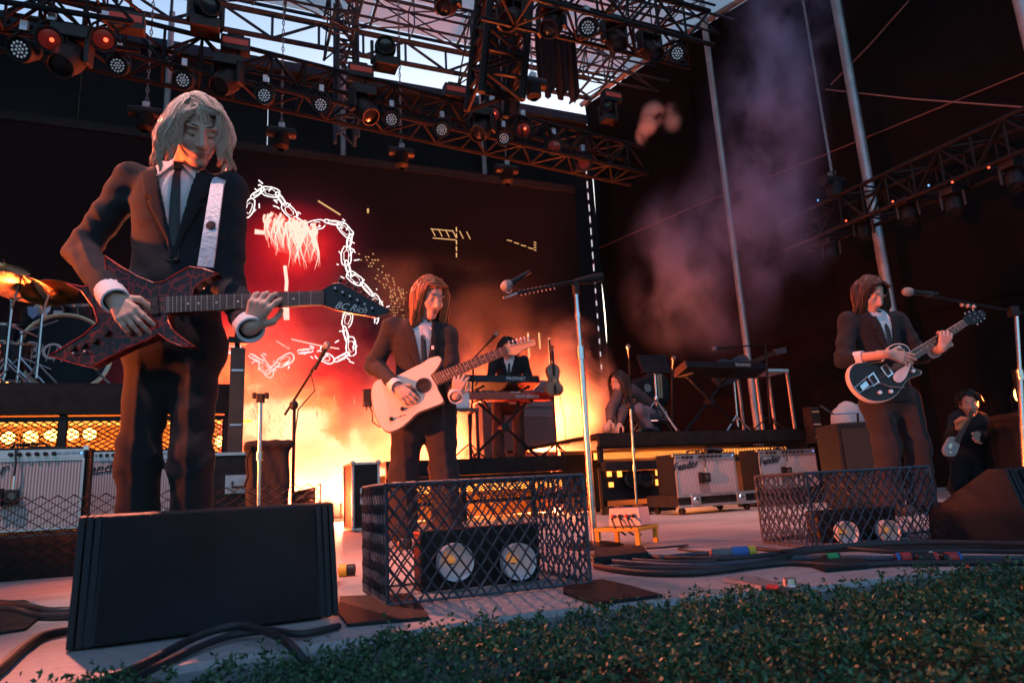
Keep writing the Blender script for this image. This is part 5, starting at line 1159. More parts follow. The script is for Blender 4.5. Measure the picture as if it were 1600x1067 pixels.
        lo, hi = bounds([J[q+s] for q in ('hip', 'kn', 'an') for s in 'RL']+[Hc+up*.14], .14); v, fc = sdf_mesh(trf, lo, hi, bv*1.15); m2 = MB(); m2.add(v, fc.tolist()); m2.build('trousers', cl['trousers'], t, smooth=180)
        for s in 'RL':
            a_ = V(J['an'+s][0], J['an'+s][1], base[2]+.035); fd = nrm(V(tf[0], tf[1], 0)); fs = f32(ZZ)
            v, fc = sdf_mesh(lambda P: np.maximum(su(.03, rc(P, a_-fd*.05, a_+fd*.16-ZZ*.008, .042, .04), rc(P, a_, a_+ZZ*.06, .045, .042)), -(P-f32(a_))@fs-.034), *bounds([a_-fd*.06, a_+fd*.18], .08), .012)
            m2 = MB(); m2.add(v, fc.tolist()); m2.build('shoe', mat('black_shoe_leather', (.015, .014, .014), .35), t, smooth=180)
    # --- hair
    if hair:
        m2 = MB()
        def cap(P):
            d = el(P, LL(0, -.014, .04), [q*hk for q in (.082, .1, .104)], ax); q = P-f32(hc); y = q@f32(face); z = q@f32(hup); x = q@f32(hx)
            return np.maximum(d, np.minimum(y-.045*hk+.0*z, .09*hk-z+.0*y)*.8)
        v, fc = sdf_mesh(cap, *bounds([hc], .16*hk), max(.007, hv*1.6)); m2.add(v, fc.tolist()); rt_ = m2.build('hair_roots', hair.get('r', hair['m']), t, smooth=180); m2 = MB()
        hair_strands(m2, LL, ax, hc, hk, **hair['s']); ho = m2.build('hair', hair['m'], t, smooth=180)
    return t, LL, ax, dict(M=M, up=up, tf=tf, rt=rt, Hc=Hc, nb=nb)
def flz(px, py, d, z): q = at(px, py, d); return V(q[0], q[1], z)
ROOTS = mat('dark_blond_roots', (.26, .19, .14), .6); BLOND = hairmat('bleached_blond_hair', (.82, .64, .52), (1.0, .86, .74)); AUBURN = hairmat('auburn_hair', (.26, .09, .04), (.6, .25, .11)); BROWN = hairmat('dark_brown_hair', (.06, .024, .016), (.17, .07, .04)); BLACKH = hairmat('black_hair', (.01, .008, .008), (.02, .015, .014))
# blond guitarist in the foreground
J = dict(shR=at(206, 287, 2.2), shL=at(358, 302, 2.23), elR=at(127, 392, 2.18), elL=at(358, 452, 2.2), wrR=at(178, 466, 1.97), wrL=at(390, 512, 1.985),
         hipR=at(240, 548, 2.24), hipL=at(306, 548, 2.26), knR=at(216, 715, 2.22), knL=at(298, 715, 2.24), anR=flz(216, 900, 2.27, .085), anL=flz(303, 900, 2.3, .085), head=at(308, 207, 2.13))
P1, L1, X1, T1_ = person('blond guitarist in dark suit playing the red spiky guitar at left', J, -HD*.93+R0*.3, -HD*.62+R0*.5-ZZ*.6, ZZ*.9-HD*.42+R0*.2, dict(jacket=SUIT, trousers=SUITB, hs=.92), bulk=.9, trouser=.88, hv=.0033, bv=.0062, hk=.92,
    hands=dict(R=(at(212, 506, 1.95)-at(178, 466, 1.97), HD*.85-ZZ*.25, R0*.5+ZZ*.8, (.35, .25, .35, .4, .45), .12), L=(at(408, 474, 1.962)-at(390, 512, 1.985), HD*.95-R0*.1, R0+HD*.4, (.95, .55, .6, .62, .62), .25)),
    hair=dict(m=BLOND, r=ROOTS, s=dict(n=5200, length=.25, wave=.55, seed=4, width=.0014, part=.026, vol=.008, front=.78, curtain=.058, curtain2=.026, frizz=.06, ymax=.085, clumps=85, gather=.72)), vopen=.27, group='guitarists at the front of the stage')
# auburn guitarist in the middle
J = dict(shR=at(613, 514, 4.1), shL=at(699, 525, 4.15), elR=at(584, 572, 4.12), elL=at(707, 598, 4.12), wrR=at(619, 603, 3.9), wrL=at(712, 619, 3.9),
         hipR=at(640, 646, 4.15), hipL=at(686, 646, 4.17), knR=at(630, 742, 4.13), knL=at(694, 742, 4.12), anR=flz(628, 840, 4.15, .085), anL=flz(699, 840, 4.12, .085), head=at(671, 467, 4.07))
P2, L2, X2, T2_ = person('auburn haired guitarist in dark suit playing the cream guitar in the middle', J, -HD*.93+R0*.28, -HD*.7+R0*.55-ZZ*.42, ZZ*.95-HD*.22+R0*.2, dict(jacket=SUITC, trousers=SUITC), hv=.0045, bv=.009,
    hands=dict(R=(at(637, 619, 3.88)-at(619, 603, 3.9), HD*.9-ZZ*.2, R0*.5+ZZ*.8, (.35, .35, .4, .45, .5), .1), L=(at(718, 596, 3.885)-at(712, 619, 3.9), HD*.95, R0+HD*.4, (.95, .58, .62, .64, .64), .25)),
    hair=dict(m=AUBURN, s=dict(n=2400, length=.6, wave=.2, seed=9, width=.004, part=.01, vol=.012, front=.78, curtain=.058, frizz=.02, ymax=.06, clumps=60, gather=.75)), vopen=.34, trouser=1.16, hem=.04, group='guitarists at the front of the stage')
# dark haired guitarist on the right
J = dict(shR=at(1326, 504, 4.55), shL=at(1401, 503, 4.6), elR=at(1318, 562, 4.5), elL=at(1438, 556, 4.55), wrR=at(1388, 553, 4.26), wrL=at(1471, 545, 4.31),
         hipR=at(1369, 630, 4.6), hipL=at(1412, 628, 4.62), knR=at(1386, 697, 4.55), knL=at(1433, 697, 4.58), anR=flz(1388, 790, 4.6, .085), anL=flz(1441, 790, 4.62, .085), head=at(1358, 464, 4.53))
P3, L3, X3, T3_ = person('dark haired guitarist in dark suit playing the black guitar at right', J, -HD*.93+R0*.25, -HD*.84+R0*.26-ZZ*.5, ZZ*.95-HD*.25+R0*.16, dict(jacket=SUIT, trousers=SUITC), hv=.0045, bv=.009, sleeves=(.33, .6),
    hands=dict(R=(at(1428, 562, 4.24)-at(1388, 553, 4.26), HD*.95-ZZ*.1, R0*.2+ZZ*.9, (.3, .12, .15, .2, .25), .12), L=(at(1479, 523, 4.295)-at(1471, 545, 4.31), HD*.95, R0+HD*.4, (.95, .58, .62, .64, .64), .25)),
    hair=dict(m=BROWN, s=dict(n=2400, length=.4, wave=.32, seed=12, width=.004, part=-.02, vol=.014, front=.8, curtain=.056, frizz=.04, ymax=.06, clumps=60, gather=.7)), vopen=.33, trouser=1.12, hem=.03, group='guitarists at the front of the stage')
# drummer behind the cymbals
J = dict(shR=wal(48, 492, 7.2), shL=wal(92, 490, 7.2), elR=wal(42, 530, 7.1), elL=wal(100, 530, 7.05), wrR=wal(60, 520, 6.85), wrL=wal(84, 528, 6.8), hipR=wal(56, 570, 7.3), hipL=wal(86, 570, 7.3),
         knR=wal(48, 565, 6.95), knL=wal(96, 565, 6.95), anR=wal(48, 600, 7.0), anL=wal(96, 600, 7.0), head=wal(74, 462, 7.15))
for s in 'RL': J['an'+s][2] = DZ+.085; J['kn'+s][2] = DZ+.5; J['hip'+s][2] = DZ+.55
pt, LLd, Xd, Td = person('drummer in black shirt with badges behind the cymbals', J, -HD+R0*.2, -HD+R0*.3-ZZ*.15, ZZ, dict(jacket=SUITB, trousers=SUITB, cuff=False), hv=.009, bv=.018, hands=dict(R=(V(.1, -.6, .2), V(0, 0, -1), V(1, 0, 0), (.5, .8, .8, .8, .8), .05), L=(V(.1, -.6, .2), V(0, 0, -1), V(-1, 0, 0), (.5, .8, .8, .8, .8), .05)),
    hair=dict(m=BLACKH, s=dict(n=220, length=.1, wave=.1, seed=2, width=.008, vol=.02)), vopen=.2, lapel=False, wr=.6)
for x, y, c in ((52, 488, (.2, .35, .55)), (92, 494, (.6, .6, .6))):
    q = wal(x, y, 7.0); mb = MB(); mb.prism([q+V(-.045, 0, .05), q+V(.045, 0, .05), q+V(.04, 0, -.02), q+V(0, 0, -.06), q+V(-.04, 0, -.02)], (0, .1, 0)); mb.build('badge', mat('badge_%d' % x, c, .6), pt)
q = wal(74, 530, 7.3); t = thing('drum_stool', 'round black drum stool under the drummer', 'stool', (q[0], q[1], DZ)); mb = MB(); mb.lathe([(.001, .42), (.17, .42), (.18, .45), (.16, .48), (.001, .485)], (q[0], q[1], DZ), n=20); mb.build('seat', RUBBER, t, smooth=50); bar(t, 'column', (q[0], q[1], DZ+.05), (q[0], q[1], DZ+.43), .02, CHROME)
for k in range(3): bar(t, 'leg', (q[0], q[1], DZ+.2), (q[0]+.22*math.cos(k*2.1), q[1]+.22*math.sin(k*2.1), DZ+.01), .011, CHROME)
# keyboard player
J = dict(shR=wal(772, 566, 8.1), shL=wal(818, 564, 8.1), elR=wal(766, 592, 8.0), elL=wal(826, 590, 8.0), wrR=wal(770, 596, 7.75), wrL=wal(806, 594, 7.75), hipR=wal(780, 632, 8.15), hipL=wal(808, 632, 8.15), knR=wal(778, 672, 8.1), knL=wal(810, 672, 8.1), anR=wal(780, 705, 8.15), anL=wal(812, 705, 8.15), head=wal(793, 545, 8.0))
for s in 'RL': J['an'+s][2] = .65+.085
person('keyboard player in black jacket standing behind the middle keyboards', J, -HD+R0*.05, -HD-ZZ*.5, ZZ-HD*.2, dict(jacket=SUITB, trousers=mat('pale_trousers', (.07, .045, .04), .8)), hv=.009, bv=.018, hands=dict(R=(-HD, -ZZ, R0, (.3, .4, .4, .4, .4), .1), L=(-HD, -ZZ, -R0, (.3, .4, .4, .4, .4), .1)),
    hair=dict(m=BLACKH, s=dict(n=260, length=.22, wave=.15, seed=5, width=.009, vol=.03)), vopen=.22, lapel=False, wr=.6)
# crouching musician
g = .82
J = dict(shR=wal(968, 613, 6.5), shL=wal(985, 612, 6.75), elR=wal(955, 640, 6.4), elL=wal(972, 645, 6.4), wrR=wal(953, 660, 6.32), wrL=wal(968, 664, 6.3), hipR=wal(1022, 650, 6.7), hipL=wal(1028, 650, 6.95), knR=wal(996, 640, 6.45), knL=wal(1002, 640, 6.75), anR=wal(1012, 672, 6.55), anL=wal(1020, 672, 6.8), head=wal(968, 600, 6.5))
for s in 'RL': J['an'+s][2] = g+.085
pt, LLc, Xc, Tc = person('long haired musician in grey crouching over the edge of the right riser', J, V(-.75, -.3, -.6), nrm(-HD*.55-R0*.75-ZZ*.25), ZZ-R0*.3, dict(jacket=mat('grey_jumper', (.08, .05, .05), .85, var=.3, scale=9), trousers=mat('pale_jeans', (.13, .11, .14), .8, var=.2, scale=8), skin=SKIN2, tie=False, cuff=False), hv=.008, bv=.016,
    hands=dict(R=(V(-.6, -.4, -.3), V(0, 0, -1), V(0, -1, 0), (.3, .3, .3, .3, .3), .1), L=(V(-.6, -.4, -.3), V(0, 0, -1), V(0, -1, 0), (.3, .3, .3, .3, .3), .1)), hair=dict(m=BLACKH, s=dict(n=420, length=.45, wave=.2, seed=6, width=.008, vol=.02)), vopen=0, lapel=False)
# background guitarist at the right
J = dict(shR=at(1494, 655, 6.8), shL=at(1532, 654, 6.85), elR=at(1487, 680, 6.7), elL=at(1541, 684, 6.75), wrR=at(1498, 668, 6.5), wrL=at(1527, 678, 6.5), hipR=at(1500, 716, 6.85), hipL=at(1526, 716, 6.85), knR=at(1498, 750, 6.8), knL=at(1528, 750, 6.8), anR=flz(1498, 790, 6.85, .085), anL=flz(1528, 790, 6.85, .085), head=at(1514, 633, 6.75))
person('person in black with strapped guitar in the shadows at the right', J, -HD-R0*.15, -HD-R0*.5-ZZ*.1, ZZ, dict(jacket=SUITB, trousers=SUITB, shirt=SUITB, skin=SKIN2, tie=False, cuff=False), hv=.008, bv=.018,
    hands=dict(R=(at(1497, 655, 6.45)-at(1498, 668, 6.5), -HD, R0, (.3, .6, .6, .6, .6), .1), L=(at(1524, 690, 6.45)-at(1527, 678, 6.5), -HD, -R0, (.3, .4, .4, .4, .4), .1)), hair=dict(m=BLACKH, s=dict(n=240, length=.07, wave=.1, seed=3, width=.009, vol=.03)), vopen=0, lapel=False)
# person half hidden behind the speaker cabinet
J = dict(shR=at(1330, 678, 6.9), shL=at(1362, 678, 6.9), elR=at(1326, 702, 6.85), elL=at(1368, 702, 6.85), wrR=at(1336, 716, 6.7), wrL=at(1358, 716, 6.7), hipR=at(1336, 728, 6.95), hipL=at(1358, 728, 6.95), knR=at(1336, 742, 6.6), knL=at(1358, 742, 6.6), anR=flz(1336, 790, 6.7, .085), anL=flz(1358, 790, 6.7, .085), head=at(1346, 654, 6.85))
person('person with dark hair peering over the black speaker cabinet', J, -HD, -HD-R0*.3, ZZ, dict(jacket=SUITB, trousers=SUITB, skin=SKIN2, tie=False, cuff=False), hv=.009, bv=.02, hair=dict(m=BLACKH, s=dict(n=220, length=.12, wave=.1, seed=8, width=.009, vol=.03)), vopen=.12, lapel=False)
# ------------------------------------------------------------------ guitars (outlines laid on each guitar's own plane)
def crackle():
    m = mat('red_crackle_lacquer', (.02, .004, .004), .3, spec=.35); n = m.node_tree; b = n.nodes['Principled BSDF']; L = n.links.new
    tc = n.nodes.new('ShaderNodeTexCoord'); nz = n.nodes.new('ShaderNodeTexNoise'); nz.inputs['Scale'].default_value = 12; L(tc.outputs['Object'], nz.inputs['Vector'])
    mx = n.nodes.new('ShaderNodeMixRGB'); mx.inputs[0].default_value = .06; L(tc.outputs['Object'], mx.inputs[1]); L(nz.outputs['Color'], mx.inputs[2])
    v = n.nodes.new('ShaderNodeTexVoronoi'); v.feature = 'DISTANCE_TO_EDGE'; v.inputs['Scale'].default_value = 34; L(mx.outputs[0], v.inputs['Vector'])
    rp = n.nodes.new('ShaderNodeValToRGB'); e = rp.color_ramp.elements; e[0].position = .0; e[0].color = (.2, .012, .01, 1); e[1].position = .09; e[1].color = (.018, .004, .004, 1); L(v.outputs['Distance'], rp.inputs['Fac']); L(rp.outputs[0], b.inputs['Base Color']); return m
CRACK = crackle(); REDEDGE = mat('red_edge_lacquer', (.32, .025, .018), .25, coat=.5)
EBONY = mat('ebony_board', (.02, .016, .015), .45, var=.3, scale=25); MAPLE = mat('maple_neck', (.5, .3, .15), .35, coat=.3); ROSE = mat('rosewood_board', (.06, .03, .02), .5)
CREAM = mat('cream_guitar_lacquer', (.72, .6, .5), .3, coat=.4, var=.05, scale=6); FRET = mat('fret_wire', (.35, .35, .34), .5, .8); PEARL = mat('pearl_inlay', (.75, .75, .72), .3); STRING = mat('string_steel', (.25, .24, .23), .55, .7)
def subdiv(pts, n=3): 
    pts = list(pts); return [tuple(q) for q in bez(pts+[pts[0]], n)[:-1]]
class Guitar:
    def __init__(s, label, c, d, n, group='guitars'):
        s.n = nrm(n); s.p0 = at(*c, d); s.t = thing('guitar', label, 'guitar', s.p0, group)
    def P(s, x, y, lift=0): return pla(x, y, s.p0+s.n*lift, s.n)
    def slab(s, name, px, m, th, lift=0, bevel=0, smooth=None):
        q = [s.P(x, y, lift) for x, y in px]; mb = MB(); mb.prism(q, -s.n*th); o = mb.build(name, m, s.t, bevel=bevel, smooth=smooth); return o
    def neck(s, a0, a1, b0, b1, board, back, frets, nfr, inlay=PEARL, wide=True):
        """a0,a1 = board corners at the body, b0,b1 = at the nut (top edge, bottom edge)"""
        s.slab('fingerboard', [a0, b0, b1, a1], board, .007, .006, bevel=.001)
        q0 = (s.P(*a0, -.012)+s.P(*a1, -.012))/2; q1 = (s.P(*b0, -.012)+s.P(*b1, -.012))/2; w0 = np.linalg.norm(s.P(*a0)-s.P(*a1)); w1 = np.linalg.norm(s.P(*b0)-s.P(*b1))
        mb = MB(); mb.tube([q0, q1], [w0*.5, w1*.5], 12, flat=.45, hint=s.n) if False else mb.prism([s.P(*a0, -.001), s.P(*b0, -.001), s.P(*b1, -.001), s.P(*a1, -.001)], -s.n*.018); mb.build('neck', back, s.t, bevel=.005, smooth=40)
        L = 1/(1-2**(-nfr/12))
        for k in range(1, nfr+1):
            f = 1-(1-2**(-k/12))*L; f = max(f, 0.012); u = lambda a, b: (b[0]*(f)+a[0]*(1-f), b[1]*f+a[1]*(1-f))
            bar(s.t, 'fret', s.P(*u(a0, b0), .0065), s.P(*u(a1, b1), .0065), .0011 if wide else .0016, frets, 5)
            if k in (3, 5, 7, 9, 12, 15, 17):
                f2 = (1-(1-2**(-(k-.5)/12))*L); um = ((a0[0]+a1[0])/2*(1-f2)+(b0[0]+b1[0])/2*f2, (a0[1]+a1[1])/2*(1-f2)+(b0[1]+b1[1])/2*f2)
                mb = MB(); mb.lathe([(.001, .001), (.0035, .0005)], s.P(*um, .0068), s.n, 10); mb.build('inlay', inlay, s.t)
    def strings(s, c0, c1, d0, d1):
        for k in range(6):
            f = (k+.5)/6; u = lambda a, b: (a[0]+(b[0]-a[0])*f, a[1]+(b[1]-a[1])*f)
            bar(s.t, 'string', s.P(*u(c0, c1), .012), s.P(*u(d0, d1), .011), .0006, STRING, 4)
    def knob(s, name, x, y, r, h, m, lift=0): mb = MB(); mb.lathe([(.001, h), (r*.85, h*.95), (r, 0)], s.P(x, y, lift), s.n, 14); return mb.build(name, m, s.t, smooth=40)
    def tuner(s, x0, y0, x1, y1, m):
        bar(s.t, 'tuner_shaft', s.P(x0, y0, -.008), s.P(x1, y1, -.008), .0025, CHROME, 6); q = s.P(x1, y1, -.008); d = nrm(s.P(x1, y1)-s.P(x0, y0)); mb = MB(); mb.ell(q+d*.006, (.009, .007, .005), (d, np.cross(s.n, d), s.n), 8, 6); mb.build('tuner_button', m, s.t, smooth=60)
        mb = MB(); mb.lathe([(.001, .016), (.004, .015), (.005, 0)], s.P(x0, y0), s.n, 8); mb.build('string_post', CHROME, s.t)
# spiky red guitar
G = Guitar('spiky dark red crackle guitar with pointed black headstock held at left', (230, 480), 1.995, -HD+ZZ*.05)
body = [(104, 443), (128, 455), (146, 480), (153, 503), (130, 524), (100, 542), (77, 556), (104, 564), (142, 574), (172, 557), (205, 541), (232, 531), (248, 521), (262, 532), (284, 541), (305, 541), (286, 529), (270, 516), (263, 500), (262, 488), (300, 487), (300, 461), (303, 449), (318, 438), (342, 428), (318, 420), (296, 417), (276, 428), (256, 440), (240, 442), (215, 432), (188, 416), (163, 399), (166, 425), (156, 444), (130, 448)]
G.slab('body', body, CRACK, .04, 0, bevel=.004)
mb = MB(); mb.tube([G.P(x, y, .001) for x, y in body+body[:1]], .0022, 6); mb.build('edge_line', REDEDGE, G.t)
G.neck((258, 463), (258, 489), (505, 454), (505, 475), EBONY, EBONY, FRET, 22)
hs = [(503, 453), (519, 444), (532, 442), (546, 449), (610, 486), (600, 492), (586, 495), (556, 490), (527, 484), (503, 476)]
G.slab('headstock', hs, mat('black_gloss', (.008, .008, .01), .3, spec=.3), .016, -.002, bevel=.002)
mb = MB(); mb.tube([G.P(x, y, -.004) for x, y in hs], .002, 6); mb.build('headstock_edge', REDEDGE, G.t)
text_mesh('headstock_lettering', 'BC Rich', G.P(548, 481, .0005), G.P(575, 487)-G.P(531, 479), ZZ, .03, WHITEP, G.t, shear=.4, ext=.0004)
for k in range(6): G.tuner(525+k*11.5, 453+k*6.2, 530+k*11.5, 441+k*6.8, BLACKP)
G.strings((205, 466), (207, 492), (506, 455), (506, 475))
for x in (208, 240): G.slab('pickup', [(x-6, 463), (x+6, 463), (x+7, 492), (x-5, 492)], BLACKP, .012, .01, bevel=.002)
G.slab('bridge', [(186, 468), (196, 466), (198, 496), (188, 498)], CHROME, .014, .012, bevel=.002)
for x, y in ((115, 545), (132, 540), (150, 533), (168, 521)): G.knob('control_knob', x, y, .011, .016, BLACKP)
for k, (x, y) in enumerate(((138, 551), (120, 554))): G.knob('switch', x, y, .004, .02, CHROME)
st = [(329, 288), (348, 292), (333, 417), (308, 415)]
t = thing('guitar_strap', 'wide white leather guitar strap over the shoulder of the blond guitarist', 'strap', at(330, 350, 2.04)); mb = MB(); STRAPM = mat('white_strap_leather', (.68, .7, .78), .4, var=.22, scale=40, bump=.4, bscale=90)
qs = []
for k in range(9):
    f = k/8; dd = 2.075-.075*f - .03*math.sin(f*math.pi); qs.append((at(329+(308-329)*f, 288+(416-288)*f, dd), at(349+(333-349)*f, 290+(418-290)*f, dd+.006)))
sh_ = at(338, 272, 2.2); vs = []
qs = [(at(338, 276, 2.18), at(354, 281, 2.2)), (at(332, 279, 2.12), at(351, 284, 2.13))]+qs
for a, b in qs: vs += [a, b, b+HD*.006, a+HD*.006]
n = len(qs); mb.add(vs, [(4*i+j, 4*i+4+j, 4*i+4+(j+1) % 4, 4*i+(j+1) % 4) for i in range(n-1) for j in range(4)]+[(0, 1, 2, 3), (4*n-1, 4*n-2, 4*n-3, 4*n-4)]); mb.build('band', STRAPM, t)
a, b = qs[6]; mb = MB(); mb.lathe([(.001, .004), (.013, .003), (.016, 0)], (a+b)/2-HD*.002, -HD, 16); mb.build('leather_ring', mat('dark_leather', (.04, .03, .03), .6), t)
# cream guitar
G = Guitar('cream hollow guitar with round sound hole held in the middle', (640, 610), 3.93, -HD+ZZ*.12-R0*.05)
o4 = lambda pts: [(530+x/2.884, 420+y/2.884) for x, y in pts]
body = o4([(448, 391), (462, 404), (452, 430), (430, 462), (415, 480), (440, 522), (448, 548), (466, 580), (470, 600), (445, 614), (392, 634), (350, 652), (312, 688), (272, 720), (222, 736), (186, 716), (157, 655), (143, 585), (146, 530), (170, 500), (215, 494), (268, 476), (330, 444), (372, 424), (410, 400)])
sb = subdiv(body, 3); G.slab('body', sb, mat('pale_wood_side', (.4, .25, .16), .35, coat=.3), .042, -.003, bevel=.006, smooth=40); cx_, cy_ = np.mean(sb, 0)
G.slab('top', [(cx_+(x-cx_)*.975, cy_+(y-cy_)*.975) for x, y in sb], CREAM, .004, .0015)
a0, a1, b0, b1 = o4([(415, 477), (440, 521), (748, 346), (762, 380)]); G.neck(a0, a1, b0, b1, ROSE, MAPLE, FRET, 21, wide=False)
G.slab('headstock', subdiv(o4([(746, 350), (762, 338), (800, 340), (850, 325), (876, 318), (886, 334), (878, 348), (858, 352), (826, 366), (800, 386), (770, 384), (762, 380)]), 2), MAPLE, .015, -.002, bevel=.002)
for k in range(6): (x0, y0), (x1, y1) = o4([(770+k*17, 347-k*3.5), (766+k*17.5, 334-k*4.5)]); G.tuner(x0, y0, x1, y1, CHROME)
c = o4([(380, 525)])[0]; mb = MB(); mb.lathe([(.001, .0005), (.034, .0005)], G.P(*c, .002), G.n, 24); mb.build('sound_hole', mat('dark_hole', (.01, .007, .006), .9), G.t); mb = MB(); mb.lathe([(.034, .001), (.036, .004), (.045, .004), (.046, .001)], G.P(*c, .002), G.n, 28); mb.build('rosette', EBONY, G.t, smooth=40)
c0, c1, d0, d1 = o4([(330, 540), (352, 575), (750, 349), (762, 378)]); G.strings(c0, c1, d0, d1)
G.slab('bridge', o4([(318, 545), (334, 535), (366, 580), (350, 592)]), EBONY, .008, .008, bevel=.002)
for x, y in o4([(286, 632), (236, 677)]): G.knob('control_knob', x, y, .013, .016, BLACKP)
for x, y in o4([(312, 630), (268, 672), (288, 664)]): G.slab('label_mark', [(x-5, y-1), (x+5, y-3), (x+5, y-2), (x-5, y)], mat('dark_ink', (.05, .04, .04), .6), .001, .0025)
mb = MB(); mb.tube([G.P(*q, -.02) for q in o4([(185, 715), (150, 690), (148, 640), (130, 610), (112, 600)])]+[at(573, 640, 4.1)], .004, 6); tag(mb.build('guitar_cable', CABLEM), 'thin cable hanging from the cream guitar', 'cable')
p = at(575, 622, 4.15); mb = MB(); mb.box(p, (.06, .05, .11), (R0, HD, ZZ)); tag(mb.build('belt_pack', BLACKP, bevel=.01), 'black transmitter pack on the belt of the auburn guitarist', 'transmitter')
q = T2_; mb = MB(); mb.box(at(676, 543, 3.95), (.016, .004, .022), (R0, HD, ZZ)); mb.build('badge', WHITEP, P2)
mb = MB(); mb.tube([at(658, 515, 4.0), at(664, 530, 3.955), at(670, 532, 3.95), at(672, 520, 3.97)], .003, 6); mb.build('chain', CHROME, P2)
# black guitar
G = Guitar('black guitar with white binding and chrome tailpiece held at right', (1375, 585), 4.34, -HD+ZZ*.08)
o7 = lambda pts: [(1260+x/3.138, 410+y/3.138) for x, y in pts]
body = o7([(515, 445), (498, 412), (470, 398), (435, 398), (408, 412), (393, 440), (380, 480), (330, 490), (270, 490), (228, 500), (208, 530), (207, 570), (225, 612), (258, 650), (305, 678), (355, 685), (405, 674), (445, 648), (475, 606), (500, 572), (540, 558), (563, 548), (566, 533), (545, 524), (524, 515), (520, 495), (533, 474)])
sb = subdiv(body, 3); G.slab('binding', sb, mat('cream_binding', (.75, .62, .55), .4), .045, 0, bevel=.004); cx_, cy_ = np.mean(sb, 0)
G.slab('top', [(cx_+(x-cx_)*.965, cy_+(y-cy_)*.965) for x, y in sb], mat('black_teal_gloss', (.008, .011, .015), .3, spec=.3), .006, .003)
a0, a1, b0, b1 = o7([(498, 446), (536, 474), (768, 283), (790, 306)]); G.neck(a0, a1, b0, b1, EBONY, mat('dark_neck', (.06, .03, .02), .4), FRET, 20, wide=False)
for e0, e1 in ((a0, b0), (a1, b1)): bar(G.t, 'neck_binding', G.P(*e0, .003), G.P(*e1, .003), .0025, MATS['cream_binding'], 6)
G.slab('headstock', o7([(768, 282), (776, 262), (800, 250), (855, 232), (868, 236), (886, 258), (872, 270), (835, 298), (792, 308)]), MATS['black_gloss'], .015, -.001, bevel=.002)
for k in range(3):
    (x0, y0), (x1, y1), (x2, y2), (x3, y3) = o7([(795+k*24, 265-k*10), (783+k*20, 254-k*8), (815+k*20, 285-k*12), (835+k*17, 300-k*14)]); G.tuner(x0, y0, x1, y1, CHROME); G.tuner(x2, y2, x3, y3, CHROME)
for c in ((388, 527),): x, y = o7([c])[0]; G.slab('pickup', o7([(362, 515), (392, 493), (430, 545), (402, 566)]), CHROME, .012, .014, bevel=.002); G.slab('pickup_insert', o7([(372, 516), (390, 503), (418, 543), (400, 556)]), BLACKP, .002, .0155)
G.slab('bridge', o7([(298, 560), (330, 535), (362, 588), (328, 610)]), CHROME, .01, .012, bevel=.002); G.slab('bridge_insert', o7([(308, 562), (328, 547), (350, 584), (330, 598)]), BLACKP, .002, .0135)
tl = o7([(235, 615), (298, 560), (328, 600), (258, 640)])
for i in range(4): bar(G.t, 'tailpiece', G.P(*tl[i], .013), G.P(*tl[(i+1) % 4], .013), .005, CHROME, 8)
G.slab('tailpiece_plate', o7([(262, 606), (292, 580), (308, 602), (276, 625)]), CHROME, .003, .012)
mb = MB(); mb.tube([G.P(*q, .03) for q in o7([(340, 590), (375, 595), (410, 608), (480, 614)])], .006, 8, flat=.5); mb.build('tremolo_arm', CHROME, G.t, smooth=40)
G.slab('pick_guard', subdiv(o7([(425, 560), (440, 535), (480, 510), (508, 492), (510, 505), (490, 560), (460, 588), (432, 580)]), 2), mat('silver_guard', (.7, .68, .7), .3), .002, .012)
for x, y in o7([(358, 638), (412, 633), (521, 533), (452, 420)]): G.knob('control_knob', x, y, .014 if x < 1420 else .012, .014, mat('pearl_knob', (.75, .72, .72), .2, .4), .003)
c0, c1, d0, d1 = o7([(300, 580), (322, 602), (770, 285), (788, 304)]); G.strings(c0, c1, d0, d1)
# guitar of the background player and the hollow guitar on the right riser
G = Guitar('guitar with brown strap worn by the person in the shadows', (1500, 690), 6.45, -HD)
G.slab('body', subdiv([(1480, 690), (1486, 682), (1496, 684), (1500, 690), (1498, 702), (1492, 712), (1480, 712), (1475, 702)], 3), mat('grey_guitar_lacquer', (.3, .28, .28), .3), .04, 0, bevel=.004)
G.slab('fingerboard', [(1491, 688), (1499, 693), (1517, 655), (1512, 652)], ROSE, .015, .006); G.slab('headstock', [(1511, 653), (1518, 656), (1523, 643), (1517, 640)], ROSE, .012, 0)
G.slab('pickup', [(1484, 692), (1489, 694), (1486, 701), (1481, 699)], CHROME, .01, .008); G.knob('control_knob', 1484, 707, .012, .012, CHROME)
mb = MB(); mb.tube([at(1498, 670, 6.42), at(1508, 655, 6.45), at(1522, 645, 6.6)], .02, 6, flat=.2, hint=tuple(HD)); mb.build('strap', mat('tan_strap', (.4, .2, .08), .6), G.t)
G = Guitar('pale hollow guitar leaning behind the right keyboard', (1150, 585), 9.15, V(.1, -1, .15))
G.slab('body', subdiv([(1116, 590), (1118, 570), (1128, 560), (1142, 562), (1152, 556), (1164, 554), (1172, 565), (1168, 582), (1156, 592), (1140, 600), (1126, 602)], 3), mat('pale_guitar_top', (.09, .09, .11), .3, coat=.4), .06, 0, bevel=.006)
G.slab('fingerboard', [(1166, 566), (1170, 574), (1213, 553), (1211, 547)], ROSE, .02, .008); G.slab('headstock', [(1210, 546), (1214, 554), (1230, 551), (1228, 542)], MATS['pale_guitar_top'], .015, .002)
G.slab('pickup', [(1148, 570), (1154, 566), (1158, 576), (1152, 579)], CHROME, .01, .01); G.slab('bridge', [(1134, 580), (1140, 577), (1143, 585), (1137, 588)], CHROME, .01, .01)
